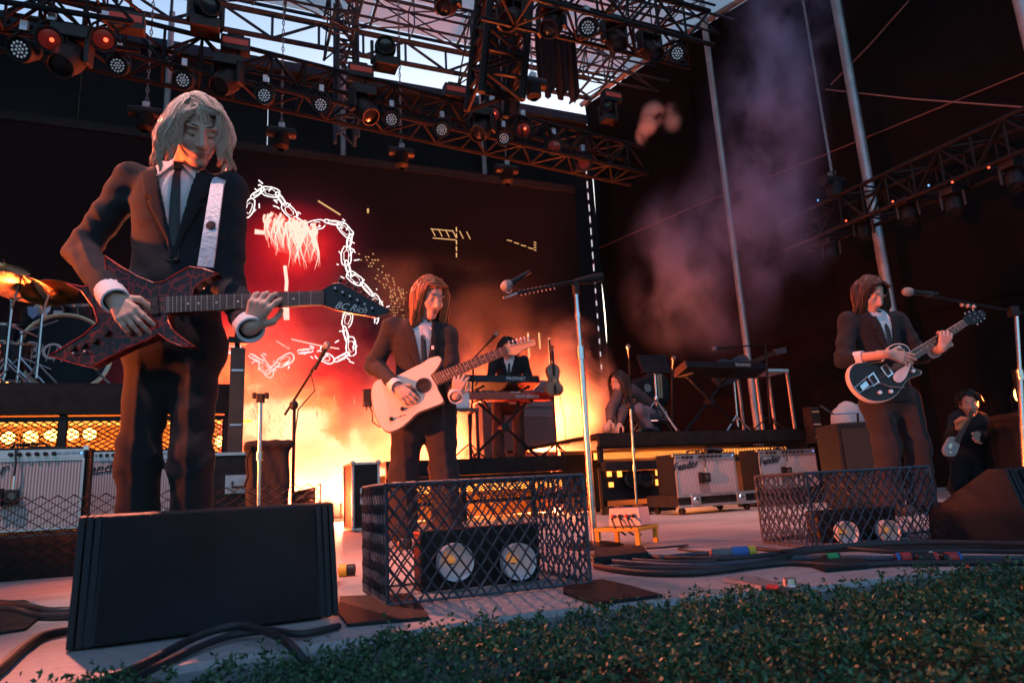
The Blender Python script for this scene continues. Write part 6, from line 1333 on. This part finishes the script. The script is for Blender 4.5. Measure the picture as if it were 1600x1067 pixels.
b0 = wal(1152, 664, 7.62); b0[2] = .82; t = thing('guitar_stand', 'chrome stand holding the pale guitar on the right riser', 'instrument stand', b0); bar(t, 'upright', b0, wal(1147, 596, 7.62), .013, CHROME, 8)
for k in range(3): bar(t, 'leg', b0+V(0, 0, .32), b0+V(.26*math.cos(k*2.1+.9), .26*math.sin(k*2.1+.9), .01), .011, CHROME, 8)
# ------------------------------------------------------------------ wire cages with twin lamps
WIRE = mat('galvanised_wire', (.075, .088, .11), .4, .4, var=.4, scale=30)
def cage(label, c, X, w, d, h, lamps, lbl2, lamp_r):
    """c = front left bottom corner; X = direction of the front"""
    c = np.array(c, float); X = nrm(X); Y = nrm(np.cross((0, 0, 1), X)); Z = ZZ; t = thing('wire_cage', label, 'cage', c, 'wire cages at the stage front')
    du, dv, r = .041, .056, .0037
    for nm, o, u, v in (('front_mesh', c, X*w, Z*h), ('side_mesh', c, Y*d, Z*h), ('side_mesh', c+X*w, Y*d, Z*h), ('back_mesh', c+Y*d, X*w, Z*h)):
        mb = MB(); lattice(mb, o, u, v, du, dv, r, 4); mb.build(nm, WIRE, t, smooth=50, kind='stuff')
    mb = MB(); lattice(mb, c+Z*h, X*w, Y*d, du, dv, r, 4); mb.build('top_mesh', WIRE, t, kind='stuff')
    K = [c, c+X*w, c+X*w+Y*d, c+Y*d]
    for i in range(4):
        bar(t, 'corner_post', K[i], K[i]+Z*h, .0045, WIRE); bar(t, 'top_rail', K[i]+Z*h, K[(i+1) % 4]+Z*h, .0042, WIRE); bar(t, 'bottom_rail', K[i]+Z*.005, K[(i+1) % 4]+Z*.005, .0042, WIRE)
    q = [pla(x, y, c+Y*d*.4, Y) for x, y in lamps]; mid = sum(q)/len(q); b = thing('twin_lamp', lbl2, 'stage light', V(mid[0], mid[1], 0), 'twin lamps in the cages')
    gap = np.linalg.norm(q[1]-q[0]); ax = (X, Y, Z)
    mb = MB(); mb.box(mid+Y*.118, (gap*1.9, .1, gap*.98), ax); mb.build('housing', BLACKM, b, bevel=.008)
    mb = MB(); mb.box(V(mid[0], mid[1], mid[2]/2-gap*.26)+Y*.118, (gap*1.4, .08, max(.02, mid[2]-gap*.5)), ax); mb.build('foot', BLACKM, b)
    for p in q:
        mb = MB(); mb.lathe([(.012, .055), (lamp_r*.6, .045), (lamp_r*.9, .02), (lamp_r, 0), (lamp_r*1.12, -.004), (lamp_r*1.12, .03)], p, Y, 28); l = mb.build('reflector', mat('lamp_reflector', (.74, .79, .85), .3, .15, var=.1, scale=30), b, smooth=40)
        mb = MB(); mb.lathe([(.001, -.014), (.011, -.01), (.013, .02), (.011, .045)], p+Y*.014-X*.012+ZZ*.008, Y, 12); mb.build('bulb', mat('amber_bulb', (.7, .28, .06), .3, emit=(1, .35, .08), es=.1), l, smooth=50)
    return t
cage('wire mesh cage over twin lamps at the front in the middle', (.415, 1.935, .004), V(1, -.02, 0), .615, .39, .322, ((713, 878), (812, 877)), 'twin round lamps inside the middle wire cage', .05)
cage('wire mesh cage over twin lamps at the front on the right', (2.12, 2.1, .004), V(1, -.28, 0), .53, .44, .29, ((1325, 832), (1391, 830)), 'twin round lamps inside the right wire cage', .042)
for k, (x, y, w, m) in enumerate(((1100, 0, 0, 0),)): pass
# ------------------------------------------------------------------ stage monitors
GRM = mat('monitor_grille', (.011, .013, .017), .5, var=.35, scale=5, spec=.35, bump=.9, bscale=300); MONP = mat('monitor_paint', (.012, .013, .017), .5, spec=.35, var=.3, scale=40, bump=.35, bscale=300)
def monitor(label, c, X, w, h):
    c = np.array(c, float); X = nrm(X); Y = nrm(np.cross((0, 0, 1), X)); t = thing('floor_monitor', label, 'speaker', c, 'floor monitors')
    pr = [(0, .004), (.075, h), (.14, h+.004), (.42, .12), (.42, .004)]; q = lambda x, y, z: c+X*x+Y*y+ZZ*z
    mb = MB(); mb.prism([q(.03, y, z) for y, z in pr], X*(w-.06)); mb.build('cabinet', MONP, t, bevel=.012, smooth=35)
    fy = lambda z: .075*z/h
    nx, nz = 46, 18; mb = MB(); v = []
    for sgn in (0,):
        v = [q(.06, fy(.008)-.012, .008), q(w-.06, fy(.008)-.012, .008), q(w-.06, fy(h-.004)-.012, h-.004), q(.06, fy(h-.004)-.012, h-.004)]
    nn = nrm(np.cross(v[1]-v[0], v[3]-v[0])); mb.prism(v, -nn*.01 if nn@Y < 0 else nn*.01); mb.build('grille', GRM, t, bevel=.003)
    for s in (0, 1):
        for k in range(3):
            x = (.012+.017*k) if s == 0 else w-.012-.017*k
            p2 = [(y-.008+.004*(k == 0), z) for y, z in pr]; p2 = [(y + (.008 if z < .01 else 0), z) for y, z in p2]
            mb = MB(); mb.prism([q(x-.0075, y, z) for y, z in p2], X*.015); mb.build('side_rib', MONP, t, bevel=.005, smooth=40)
    return t
wl = flo(97, 1021); wr_ = flo(522, 965); monitor('large black floor monitor in the foreground at left', wl, V(wr_[0]-wl[0], wr_[1]-wl[1], 0), .6, .285)
w2 = flo(1628, 862); monitor('black floor monitor cut by the right edge of the picture', V(w2[0], w2[1], 0), HD*.3+R0*.95, .55, .27)
# ------------------------------------------------------------------ mats, boxes, cables
def flat(name, px, label, cat, m, th=.008, z=.0):
    mb = MB(); mb.prism([flo(x, y, z+.001) for x, y in px], (0, 0, th)); return tag(mb.build(name, m, bevel=.002), label, cat)
flat('rubber_mat', [(530, 935), (528, 960), (543, 979), (671, 968), (662, 953), (640, 930)], 'black rubber mat under the left corner of the middle cage', 'mat', RUBBER)
flat('rubber_mat', [(880, 928), (930, 946), (1036, 933), (985, 918), (942, 908), (880, 915)], 'black rubber mat under the right corner of the middle cage', 'mat', RUBBER)
flat('rubber_mat', [(1262, 884), (1290, 894), (1358, 888), (1350, 878), (1285, 876)], 'small black rubber mat under the cables', 'mat', RUBBER, .012)
flat('rubber_mat', [(-60, 1000), (40, 985), (70, 960), (40, 940), (-60, 945)], 'black rubber mat at the left edge', 'mat', RUBBER)
q = flo(1130, 909); t = thing('metal_bracket', 'flat grey metal bracket with red tape lying on the stage lip', 'bracket', q); mb = MB(); mb.prism([flo(x, y, .002) for x, y in ((1131, 909), (1150, 904), (1185, 907), (1200, 913), (1265, 919), (1240, 925), (1190, 922))], (0, 0, .012)); mb.build('plate', ALU, t); mb = MB(); mb.prism([flo(x, y, .016) for x, y in ((1200, 914), (1218, 916), (1214, 921), (1196, 919))], (0, 0, .003)); mb.build('tape', mat('red_tape', (.5, .03, .03), .5), t)
mb = MB(); mb.lathe([(.001, .03), (.016, .03), (.018, 0)], flo(1236, 922), n=12); mb.build('bolt', CHROME, t)
def cable(px, label, r=.009, m=CABLEM, zs=None, n=8, wob=.0):
    pts = []; rg = np.random.RandomState(len(label)+int(px[0][1]))
    for i, p in enumerate(px): q = flo(p[0], p[1], r); pts.append(V(q[0], q[1], r+.001+(zs[i] if zs else 0)))
    sm = [V(*p) for p in bez([tuple(p) for p in pts], 10)]
    mb = MB(); mb.tube(sm, r, n); return tag(mb.build('cable', m, smooth=60), label, 'cable', 'cables on the stage floor')
CABB = mat('blue_grey_cable', (.035, .05, .075), .45, var=.3, scale=18)
cable([(930, 884), (985, 893), (1050, 896), (1110, 893), (1180, 883), (1260, 868), (1330, 862), (1450, 857), (1640, 862)], 'thick black cable nearest the edge of the stage lip', .0105, zs=[0, 0, 0, 0, .002, .012, .02, .02, .02])
cable([(925, 874), (1000, 880), (1090, 884), (1170, 878), (1250, 872), (1340, 873), (1460, 872), (1640, 874)], 'blue grey cable in the middle of the bundle', .0095, CABB)
cable([(925, 866), (1000, 869), (1080, 872), (1150, 872), (1230, 864), (1320, 858), (1420, 857), (1640, 852)], 'black cable at the back of the bundle', .009)
cable([(950, 888), (1040, 888), (1140, 888), (1230, 880), (1320, 884), (1420, 880), (1640, 880)], 'black cable crossing under the rubber mat', .009, zs=[.0]*7)
cable([(1030, 872), (1080, 866), (1112, 864)], 'short cable leading to the round connector', .008, CABB)
cable([(1178, 861), (1230, 866), (1290, 862), (1400, 868), (1500, 866), (1640, 868)], 'cable leaving the yellow ringed connector', .008, zs=[.01, .012, .016, .012, .01, .01])
cable([(928, 877), (960, 872), (1010, 876), (1060, 878), (1120, 877)], 'braided cable beside the black junction box', .008)
cable([(1175, 1100), (0, 0)], 'x') if False else None
cable([(175, 1062), (240, 1030), (310, 1003), (370, 992), (420, 998), (455, 1010), (500, 1012)], 'black cable curling out from under the left floor monitor', .009, zs=[0, .0, .012, .02, .012, 0, -.06])
cable([(200, 1066), (270, 1030), (350, 1000), (420, 990), (470, 993), (530, 978)], 'second black cable passing before the left floor monitor', .008, zs=[0, 0, .005, .006, .003, 0])
cable([(-40, 940), (30, 945), (80, 955), (140, 950)], 'black cable at the left edge behind the floor monitor', .012)
cable([(-40, 950), (20, 952), (60, 962), (120, 962)], 'black cable at the left edge nearest the floor monitor', .011)
cable([(-40, 1075), (0, 1045), (40, 1010), (80, 990), (180, 975)], 'black cable at the lower left corner', .011)
cable([(1600, 800), (1450, 830), (1300, 838), (1240, 838), (1200, 846)], 'thin black cable inside the right cage', .006)
cable([(1010, 857), (1040, 855), (1075, 852), (1060, 858), (1100, 862)], 'thin cable on the floor right of the yellow stool', .004)
def connector(a, b, label, rings, r=.017, m=BLACKP):
    p, q = flo(*a, r), flo(*b, r); d = q-p; t = thing('cable_connector', label, 'connector', V(p[0], p[1], 0), 'cable connectors')
    mb = MB(); mb.lathe([(.6*r, 0), (r, .004), (r, np.linalg.norm(d)*.5), (r*1.1, np.linalg.norm(d)*.52), (r*1.1, np.linalg.norm(d)*.96), (r*.5, np.linalg.norm(d))], V(p[0], p[1], r+.004), d, 16, cap=True); mb.build('shell', m, t, smooth=35)
    for f0, f1, mm in rings: mb = MB(); mb.lathe([(r*1.05, f0*np.linalg.norm(d)), (r*1.18, f0*np.linalg.norm(d)+.001), (r*1.18, f1*np.linalg.norm(d)-.001), (r*1.05, f1*np.linalg.norm(d))], V(p[0], p[1], r+.004), d, 16); mb.build('ring', mm, t, smooth=35)
YELP = mat('yellow_plastic', (.6, .42, .03), .45); BLUEP = mat('blue_plastic', (.03, .12, .4), .45); REDP = mat('red_tape', (.5, .03, .03), .5); GRNP = mat('green_tape', (.03, .3, .1), .5)
connector((1110, 866), (1182, 862), 'large grey connector with blue and yellow rings', [(.45, .8, BLUEP), (.82, .97, YELP)], .017, mat('grey_connector', (.12, .12, .13), .5, var=.3, scale=30))
connector((1398, 874), (1430, 873), 'small connector with red and blue tape, left one', [(.05, .25, BLUEP), (.3, .8, REDP)], .014)
connector((1432, 875), (1466, 874), 'black connector with red end between the taped ones', [(.8, .98, REDP)], .015)
connector((1470, 874), (1500, 872), 'small connector with red and blue tape, right one', [(.3, .8, REDP), (.82, .97, BLUEP)], .014)
connector((1286, 873), (1312, 871), 'cable joint wrapped in green tape', [(.2, .85, GRNP)], .012)
connector((528, 893), (556, 891), 'yellow ringed connector beside the left floor monitor', [(.05, .5, YELP)], .02)
p = flo(1449, 876); text_mesh('connector_number', '9', V(p[0], p[1], .0)+V(0, -.018, .02), R0, ZZ, .03, WHITEP, bpy.data.objects['cable_connector.002'])
# junction box, yellow stool and effects box
q0, q1, q2 = flo(928, 884), flo(1014, 874), flo(1005, 862); t = thing('junction_box', 'flat black junction box on the floor right of the middle cage', 'box', q0)
mb = MB(); mb.prism([q0, q1, q2, flo(930, 868)], (0, 0, .03)); mb.build('case', RUBBER, t, bevel=.006)
q = flo(965, 857); YS = mat('yellow_stool_paint', (.5, .3, .03), .5, var=.2, scale=20); t = thing('low_stool', 'low yellow metal stool under the grey effects box', 'stool', q); a, b = flo(930, 857), flo(1000, 857); Xd = nrm(b-a); Yd = nrm(np.cross((0, 0, 1), Xd)); Ls = np.linalg.norm(b-a); hz = .085
mb = MB(); mb.box((a+b)/2+Yd*.12+ZZ*hz, (Ls, .24, .018), (Xd, Yd, ZZ)); mb.build('seat', YS, t, bevel=.003)
for s, e in ((-1, a), (1, b)):
    for y in (.015, .22): mb = MB(); mb.box(e-Xd*s*.012+Yd*y+ZZ*hz/2, (.02, .02, hz-.02), (Xd, Yd, ZZ)); mb.build('leg', YS, t)
t = thing('effects_box', 'grey effects box with switches and cables on the yellow stool', 'effects box', (a+b)/2+Yd*.12+ZZ*(hz+.01)); c = (a+b)/2+Yd*.12+ZZ*(hz+.009)+Xd*.02
mb = MB(); mb.box(c+ZZ*.045, (.17, .12, .085), (Xd, Yd, ZZ), taper=.92); mb.build('case', mat('grey_enamel', (.4, .4, .42), .4, var=.1, scale=20), t, bevel=.004)
for k in range(4): mb = MB(); mb.lathe([(.001, .012), (.008, .01), (.009, 0)], c+Xd*(-.055+.035*k)-Yd*.062+ZZ*.05, -Yd, 10); mb.build('socket', BLACKP if k % 2 else REDP, t)
for k in range(3): mb = MB(); p = c+Xd*(-.04+.04*k)-Yd*.07+ZZ*.05; mb.tube([p, p-Yd*.04-ZZ*.01, p-Yd*.05-ZZ*.05+Xd*.02, p-Yd*.01-ZZ*.085+Xd*.05], .005, 6); mb.build('patch_cable', CABLEM, t, smooth=60)
for k in range(2): mb = MB(); mb.box(c+Xd*(-.05+.1*k)+ZZ*.094, (.03, .05, .014), (Xd, Yd, ZZ)); mb.build('switch', BLACKP, t)
# ------------------------------------------------------------------ hedge along the stage lip
def leafmat():
    m = mat('hedge_leaf', (.03, .07, .03), .45, spec=.35); n = m.node_tree; b = n.nodes['Principled BSDF']; L = n.links.new
    g = n.nodes.new('ShaderNodeNewGeometry'); rp = n.nodes.new('ShaderNodeValToRGB'); e = rp.color_ramp.elements; e[0].color = (.02, .055, .028, 1); e[1].color = (.09, .19, .08, 1); x = e.new(.6); x.color = (.04, .11, .048, 1); L(g.outputs['Random Per Island'], rp.inputs['Fac']); L(rp.outputs[0], b.inputs['Base Color']); return m
LEAF = leafmat()
t = thing('hedge', 'clipped dark green hedge growing along the front of the stage', 'hedge', (1.2, 1.1, -1.25))
lipx, lipy = zip(*LIP)
rg = np.random.RandomState(11); NL = 150000
X_ = rg.uniform(-.75, 3.9, NL); Yl = np.interp(X_, lipx, lipy)-.03; Yf = np.full(NL, .3); Y_ = Yf+(Yl-Yf)*rg.uniform(0, 1, NL)
keep = (Y_ > .35+.28*np.clip(1.2-X_, 0, 1.2)) & (X_*.4+Y_ > .75); X_, Y_, Yl = X_[keep], Y_[keep], Yl[keep]; N = len(X_)
bump_ = .018*np.sin(X_*9+1)*np.cos(Y_*11)+.014*np.sin(X_*23+Y_*17)+.01*np.sin(X_*41-Y_*33)
dep = rg.exponential(.022, N); Z_ = -.005+bump_-np.minimum(dep, .12)+np.where(rg.rand(N) < .03, rg.uniform(0, .035, N), 0)
ns = 420; sx_ = rg.uniform(-.5, 3.6, ns); sy_ = np.interp(sx_, lipx, lipy)-.04-rg.exponential(.16, ns); sh_ = rg.uniform(.012, .05, ns); tl_ = rg.randn(ns, 2)*.25
for q in range(12):
    f = rg.rand(ns); X_ = np.append(X_, sx_+tl_[:, 0]*sh_*f); Y_ = np.append(Y_, sy_+tl_[:, 1]*sh_*f); Z_ = np.append(Z_, -.012+sh_*f)
N = len(X_)
C = np.stack([X_, Y_, Z_], 1); D = rg.randn(N, 3); D[:, 2] = np.abs(D[:, 2])*.7+.15; D /= np.linalg.norm(D, axis=1)[:, None]
S = np.cross(D, rg.randn(N, 3)); S /= np.linalg.norm(S, axis=1)[:, None]; Nn = np.cross(D, S); ln = rg.uniform(.008, .0155, N)[:, None]; wd = ln*rg.uniform(.42, .6, N)[:, None]
vs = np.stack([C, C+D*ln*.5+S*wd*.5+Nn*ln*.08, C+D*ln-Nn*ln*.05, C+D*ln*.5-S*wd*.5+Nn*ln*.08], 1).reshape(-1, 3)-np.array([1.2, 1.1, -1.25])
me = bpy.data.meshes.new('foliage'); me.vertices.add(4*N); me.vertices.foreach_set('co', vs.ravel().astype(np.float32)); me.loops.add(4*N); me.loops.foreach_set('vertex_index', np.arange(4*N, dtype=np.int32)); me.polygons.add(N); me.polygons.foreach_set('loop_start', np.arange(0, 4*N, 4, dtype=np.int32)); me.update(calc_edges=True); me.validate(); me.materials.append(LEAF)
o = bpy.data.objects.new('foliage', me); COL.objects.link(o); o.parent = t; o['kind'] = 'stuff'
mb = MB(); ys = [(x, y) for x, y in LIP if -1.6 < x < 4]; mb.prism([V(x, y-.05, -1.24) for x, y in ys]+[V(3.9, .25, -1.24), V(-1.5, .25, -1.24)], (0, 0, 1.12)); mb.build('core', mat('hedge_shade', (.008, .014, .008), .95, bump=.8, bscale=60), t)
for k in range(60):
    x = rg.uniform(-.3, 3.3); y = np.interp(x, lipx, lipy)-rg.uniform(.04, .5); h = rg.uniform(.02, .05); p = V(x, y, -.02)
    bar(t, 'twig', p, p+V(rg.uniform(-.02, .02), rg.uniform(-.02, .02), h), .0014, mat('twig_bark', (.06, .045, .03), .8), 4)
# ------------------------------------------------------------------ lit flood lamps on the stage floor
def flood(px, py, Y, z, aim, col, power, label, s=1.3, spot=95):
    p = wal(px, py, Y); p = V(p[0], Y, z); floodlamp(p, aim, label, s, 'flood lamps on the stage floor'); lamp_light('flood_light', p+nrm(aim)*.06, col, power, .12, 'SPOT', aim, spot, .6)
AMBER = (1, .2, .035)
flood(470, 770, 10.5, .25, V(-.15, -.95, .12), (1, .15, .045), 1000, 'amber flood lamp in the smoke left of the road case', spot=105)
flood(548, 775, 10.1, .25, V(-.2, -.95, .1), (1, .34, .17), 700, 'amber flood lamp in the smoke behind the road case', spot=105)
flood(690, 700, 10.7, .3, V(-.3, -.9, .12), (1, .18, .05), 1000, 'amber flood lamp behind the side table', spot=105)
flood(840, 700, 10.6, .3, V(-.6, -.8, .12), (1, .2, .06), 2300, 'amber flood lamp behind the violin stand', spot=110)
flood(918, 685, 10.6, .3, V(-.85, -.35, .38), (1, .07, .015), 2600, 'red flood lamp at the right end of the video screen', spot=78)
flood(405, 720, 10.9, .3, V(.1, -.8, .3), (1, .045, .012), 1000, 'red flood lamp beside the drum riser', spot=90)
flood(770, 700, 10.7, .3, V(-.75, -.5, .35), (1, .07, .018), 2400, 'red flood lamp behind the keyboard player', spot=76)
flood(905, 690, 10.55, .3, V(-.3, .05, .95), (1, .13, .03), 1300, 'orange flood lamp under the smoke column right of the violin', spot=72)
pd = wal(8, 545, 7.9); floodlamp(V(pd[0], 7.9, DZ+.3), V(.5, -.9, .35), 'orange flood lamp behind the drum kit', 1.0, 'flood lamps on the stage floor'); lamp_light('flood_light', V(pd[0], 7.85, DZ+.32), (1, .12, .025), 90, .1, 'SPOT', V(.5, -.9, .35), 110, .5)
def side_lamp(p, tgt, col, power, label, spot=70):  # out-of-view lamp on a stand, added for the orange light on the players' sides
    p = np.array(p, float); a = np.array(tgt, float)-p; t = floodlamp(p, a, label, 1.4, 'flood lamps on the stage floor'); b = V(p[0], p[1], 0)
    bar(t, 'stand', V(p[0], p[1], .01), p-V(0, 0, .16), .02, BLACKM, 8); lamp_light('flood_light', p+nrm(a)*.06, col, power, .1, 'SPOT', a, spot, .5)
side_lamp((-3.4, 3.1, .95), (.7, 3.6, 1.1), (1, .15, .03), 850, 'added orange side lamp out of view at the left wing of the stage', 50)
for k, (p, tg, pw, sp, lb) in enumerate((((-2.0, 1.1, 9.1), (-.15, 2.55, 1.45), 1000, 12, 'added unseen pink wash lamp under the front of the roof over the blond guitarist'), ((.6, 1.1, 9.1), (1.1, 4.0, 1.0), 420, 18, 'added unseen pink wash lamp under the front of the roof over the middle guitarist'),
        ((4.6, 1.1, 9.1), (4.0, 3.3, 1.0), 420, 17, 'added unseen pink wash lamp under the front of the roof over the right guitarist'), ((2.0, 1.1, 9.1), (4.6, 5.3, .4), 700, 22, 'added unseen pink wash lamp under the front of the roof over the amplifiers'), ((-4.0, 1.1, 9.1), (-.9, 5.4, .5), 700, 18, 'added unseen pink wash lamp under the front of the roof at the left'))):  # unseen lamps added for the pink front light on players and amplifiers
    p = np.array(p); a = nrm(np.array(tg)-p); par_can(p, a, lb, lit=RDIM, group='added wash lamps under the roof edge'); lamp_light('added_wash_light', p+a*.1, (1, .5, .44), pw, .08, 'SPOT', a, sp, .6)
for (x, y), tg, pw, sp in (((78, 62), (-.1, 2.45, 1.45), 1000, 20), ((162, 62), (1.1, 4.0, .9), 420, 30), ((162, 62), (3.9, 4.9, .2), 650, 34)):
    lamp_light('truss_light', wal(x, y, 7.1)-V(0, 0, .1), (1, .26, .17), pw, .1, 'SPOT', np.array(tg)-wal(x, y, 7.1), sp, .7)
side_lamp((7.9, 4.6, 1.0), (3.9, 3.5, 1.05), (1, .14, .03), 420, 'added orange side lamp out of view at the right wing of the stage', 26)
# ------------------------------------------------------------------ smoke
def smoke(label, lo, hi, blobs, dens, scale, thr, col=(.9, .9, .9), aniso=.2, stretch=(1, 1, 1), seed=0.0):
    lo, hi = np.array(lo, float), np.array(hi, float); c = (lo+hi)/2
    m = bpy.data.materials.new('smoke_volume'); m.use_nodes = True; n = m.node_tree; n.nodes.clear(); L = n.links.new
    o = n.nodes.new('ShaderNodeOutputMaterial'); v = n.nodes.new('ShaderNodeVolumePrincipled'); v.inputs['Color'].default_value = (*col, 1); v.inputs['Anisotropy'].default_value = aniso
    tc = n.nodes.new('ShaderNodeTexCoord'); mp = n.nodes.new('ShaderNodeMapping'); mp.inputs['Scale'].default_value = stretch; mp.inputs['Location'].default_value = (seed, seed*.7, 0); L(tc.outputs['Object'], mp.inputs['Vector'])
    nz = n.nodes.new('ShaderNodeTexNoise'); nz.inputs['Scale'].default_value = scale; nz.inputs['Detail'].default_value = 4; nz.inputs['Roughness'].default_value = .58; nz.inputs['Distortion'].default_value = .35; L(mp.outputs[0], nz.inputs['Vector'])
    mr = n.nodes.new('ShaderNodeMapRange'); mr.inputs['From Min'].default_value = thr; mr.inputs['From Max'].default_value = thr+.2; L(nz.outputs['Fac'], mr.inputs['Value'])
    tot = None
    for (bc, br, w) in blobs:
        s1 = n.nodes.new('ShaderNodeVectorMath'); s1.operation = 'SUBTRACT'; L(tc.outputs['Object'], s1.inputs[0]); s1.inputs[1].default_value = [float(q) for q in np.array(bc)-c]
        s2 = n.nodes.new('ShaderNodeVectorMath'); s2.operation = 'DIVIDE'; L(s1.outputs[0], s2.inputs[0]); s2.inputs[1].default_value = br
        s3 = n.nodes.new('ShaderNodeVectorMath'); s3.operation = 'LENGTH'; L(s2.outputs[0], s3.inputs[0])
        s4 = n.nodes.new('ShaderNodeMapRange'); s4.interpolation_type = 'SMOOTHSTEP'; s4.inputs['From Min'].default_value = .15; s4.inputs['From Max'].default_value = 1; s4.inputs['To Min'].default_value = w; s4.inputs['To Max'].default_value = 0; L(s3.outputs['Value'], s4.inputs['Value'])
        if tot is None: tot = s4.outputs[0]
        else:
            ad = n.nodes.new('ShaderNodeMath'); ad.operation = 'ADD'; L(tot, ad.inputs[0]); L(s4.outputs[0], ad.inputs[1]); tot = ad.outputs[0]
    mu = n.nodes.new('ShaderNodeMath'); mu.operation = 'MULTIPLY'; L(tot, mu.inputs[0]); L(mr.outputs[0], mu.inputs[1])
    m2 = n.nodes.new('ShaderNodeMath'); m2.operation = 'MULTIPLY'; m2.inputs[1].default_value = dens; L(mu.outputs[0], m2.inputs[0]); L(m2.outputs[0], v.inputs['Density']); L(v.outputs[0], o.inputs['Volume'])
    me = bpy.data.meshes.new('smoke'); h = (hi-lo)/2; vs = [(a*h[0], b*h[1], d*h[2]) for d in (-1, 1) for a, b in ((-1, -1), (1, -1), (1, 1), (-1, 1))]
    me.from_pydata(vs, [], [(3, 2, 1, 0), (4, 5, 6, 7), (0, 1, 5, 4), (1, 2, 6, 5), (2, 3, 7, 6), (3, 0, 4, 7)]); me.materials.append(m)
    ob = bpy.data.objects.new('smoke', me); COL.objects.link(ob); ob.location = c; ob['kind'] = 'stuff'; ob['label'] = label; ob['category'] = 'smoke'; return ob
def W_(x, y, D): return wal(x, y, D)
smoke('orange lit smoke billowing behind the middle guitarist and keyboards', (-.6, 9.45, .02), (7.4, 11.9, 4.2),
      [(W_(500, 720, 10.4), (1.7, 1.2, 1.3), 1.0), (W_(600, 700, 10.3), (1.6, 1.2, 1.2), .9), (W_(780, 670, 10.5), (2.0, 1.1, 1.5), 1.1), (W_(410, 620, 10.6), (1.1, 1.1, 1.8), .5), (W_(660, 580, 10.6), (3.4, 1.2, 2.4), .2)], 2.0, .85, .43)
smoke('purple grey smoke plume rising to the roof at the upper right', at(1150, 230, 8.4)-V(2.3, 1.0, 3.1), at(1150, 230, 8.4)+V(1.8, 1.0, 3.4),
      [(at(1185, 340, 8.4), (1.2, .9, 1.3), .8), (at(1090, 385, 8.4), (1.2, .9, 1.0), .6), (at(1195, 220, 8.4), (1.05, .8, 1.4), .9), (at(1215, 90, 8.4), (.9, .8, 1.5), .7), (at(1240, 20, 8.4), (.8, .7, .8), .7), (at(1100, 470, 8.4), (1.3, .8, .9), .35)], 2.0, 1.7, .43, col=(.6, .62, 1.0), seed=3.0, stretch=(1.1, 1.1, .75))  # blue tint in the smoke colour stands in for weak sky light
pj = at(1020, 190, 9.6)
smoke('small pink puff of smoke leaving the end of the long truss', pj-.75, pj+.75, [(at(1003, 212, 9.6), (.12, .15, .2), 1.0), (at(1012, 195, 9.6), (.18, .2, .22), 1.0), (at(1020, 180, 9.6), (.22, .25, .25), .9), (at(1050, 184, 9.6), (.2, .2, .3), .45)], 9, 3.0, .36, seed=1.3)

k_ = W_(905, 600, 9.2)
smoke('orange red smoke column rising between the violin and the crouching musician', (k_[0]-1.2, 8.75, .05), (k_[0]+1.1, 9.4, 3.6), [(W_(900, 650, 9.08), (.8, .4, .8), 1.0), (W_(905, 590, 9.08), (.75, .4, .8), 1.0), (W_(900, 545, 9.08), (.55, .35, .6), .7), (W_(940, 630, 9.08), (.5, .35, .8), .6)], 2.6, 1.3, .36, seed=2.0)
flood(900, 705, 9.08, .12, V(-.15, .1, .95), (1, .14, .035), 1200, 'orange flood lamp on the floor between the two right risers', .8, 74)
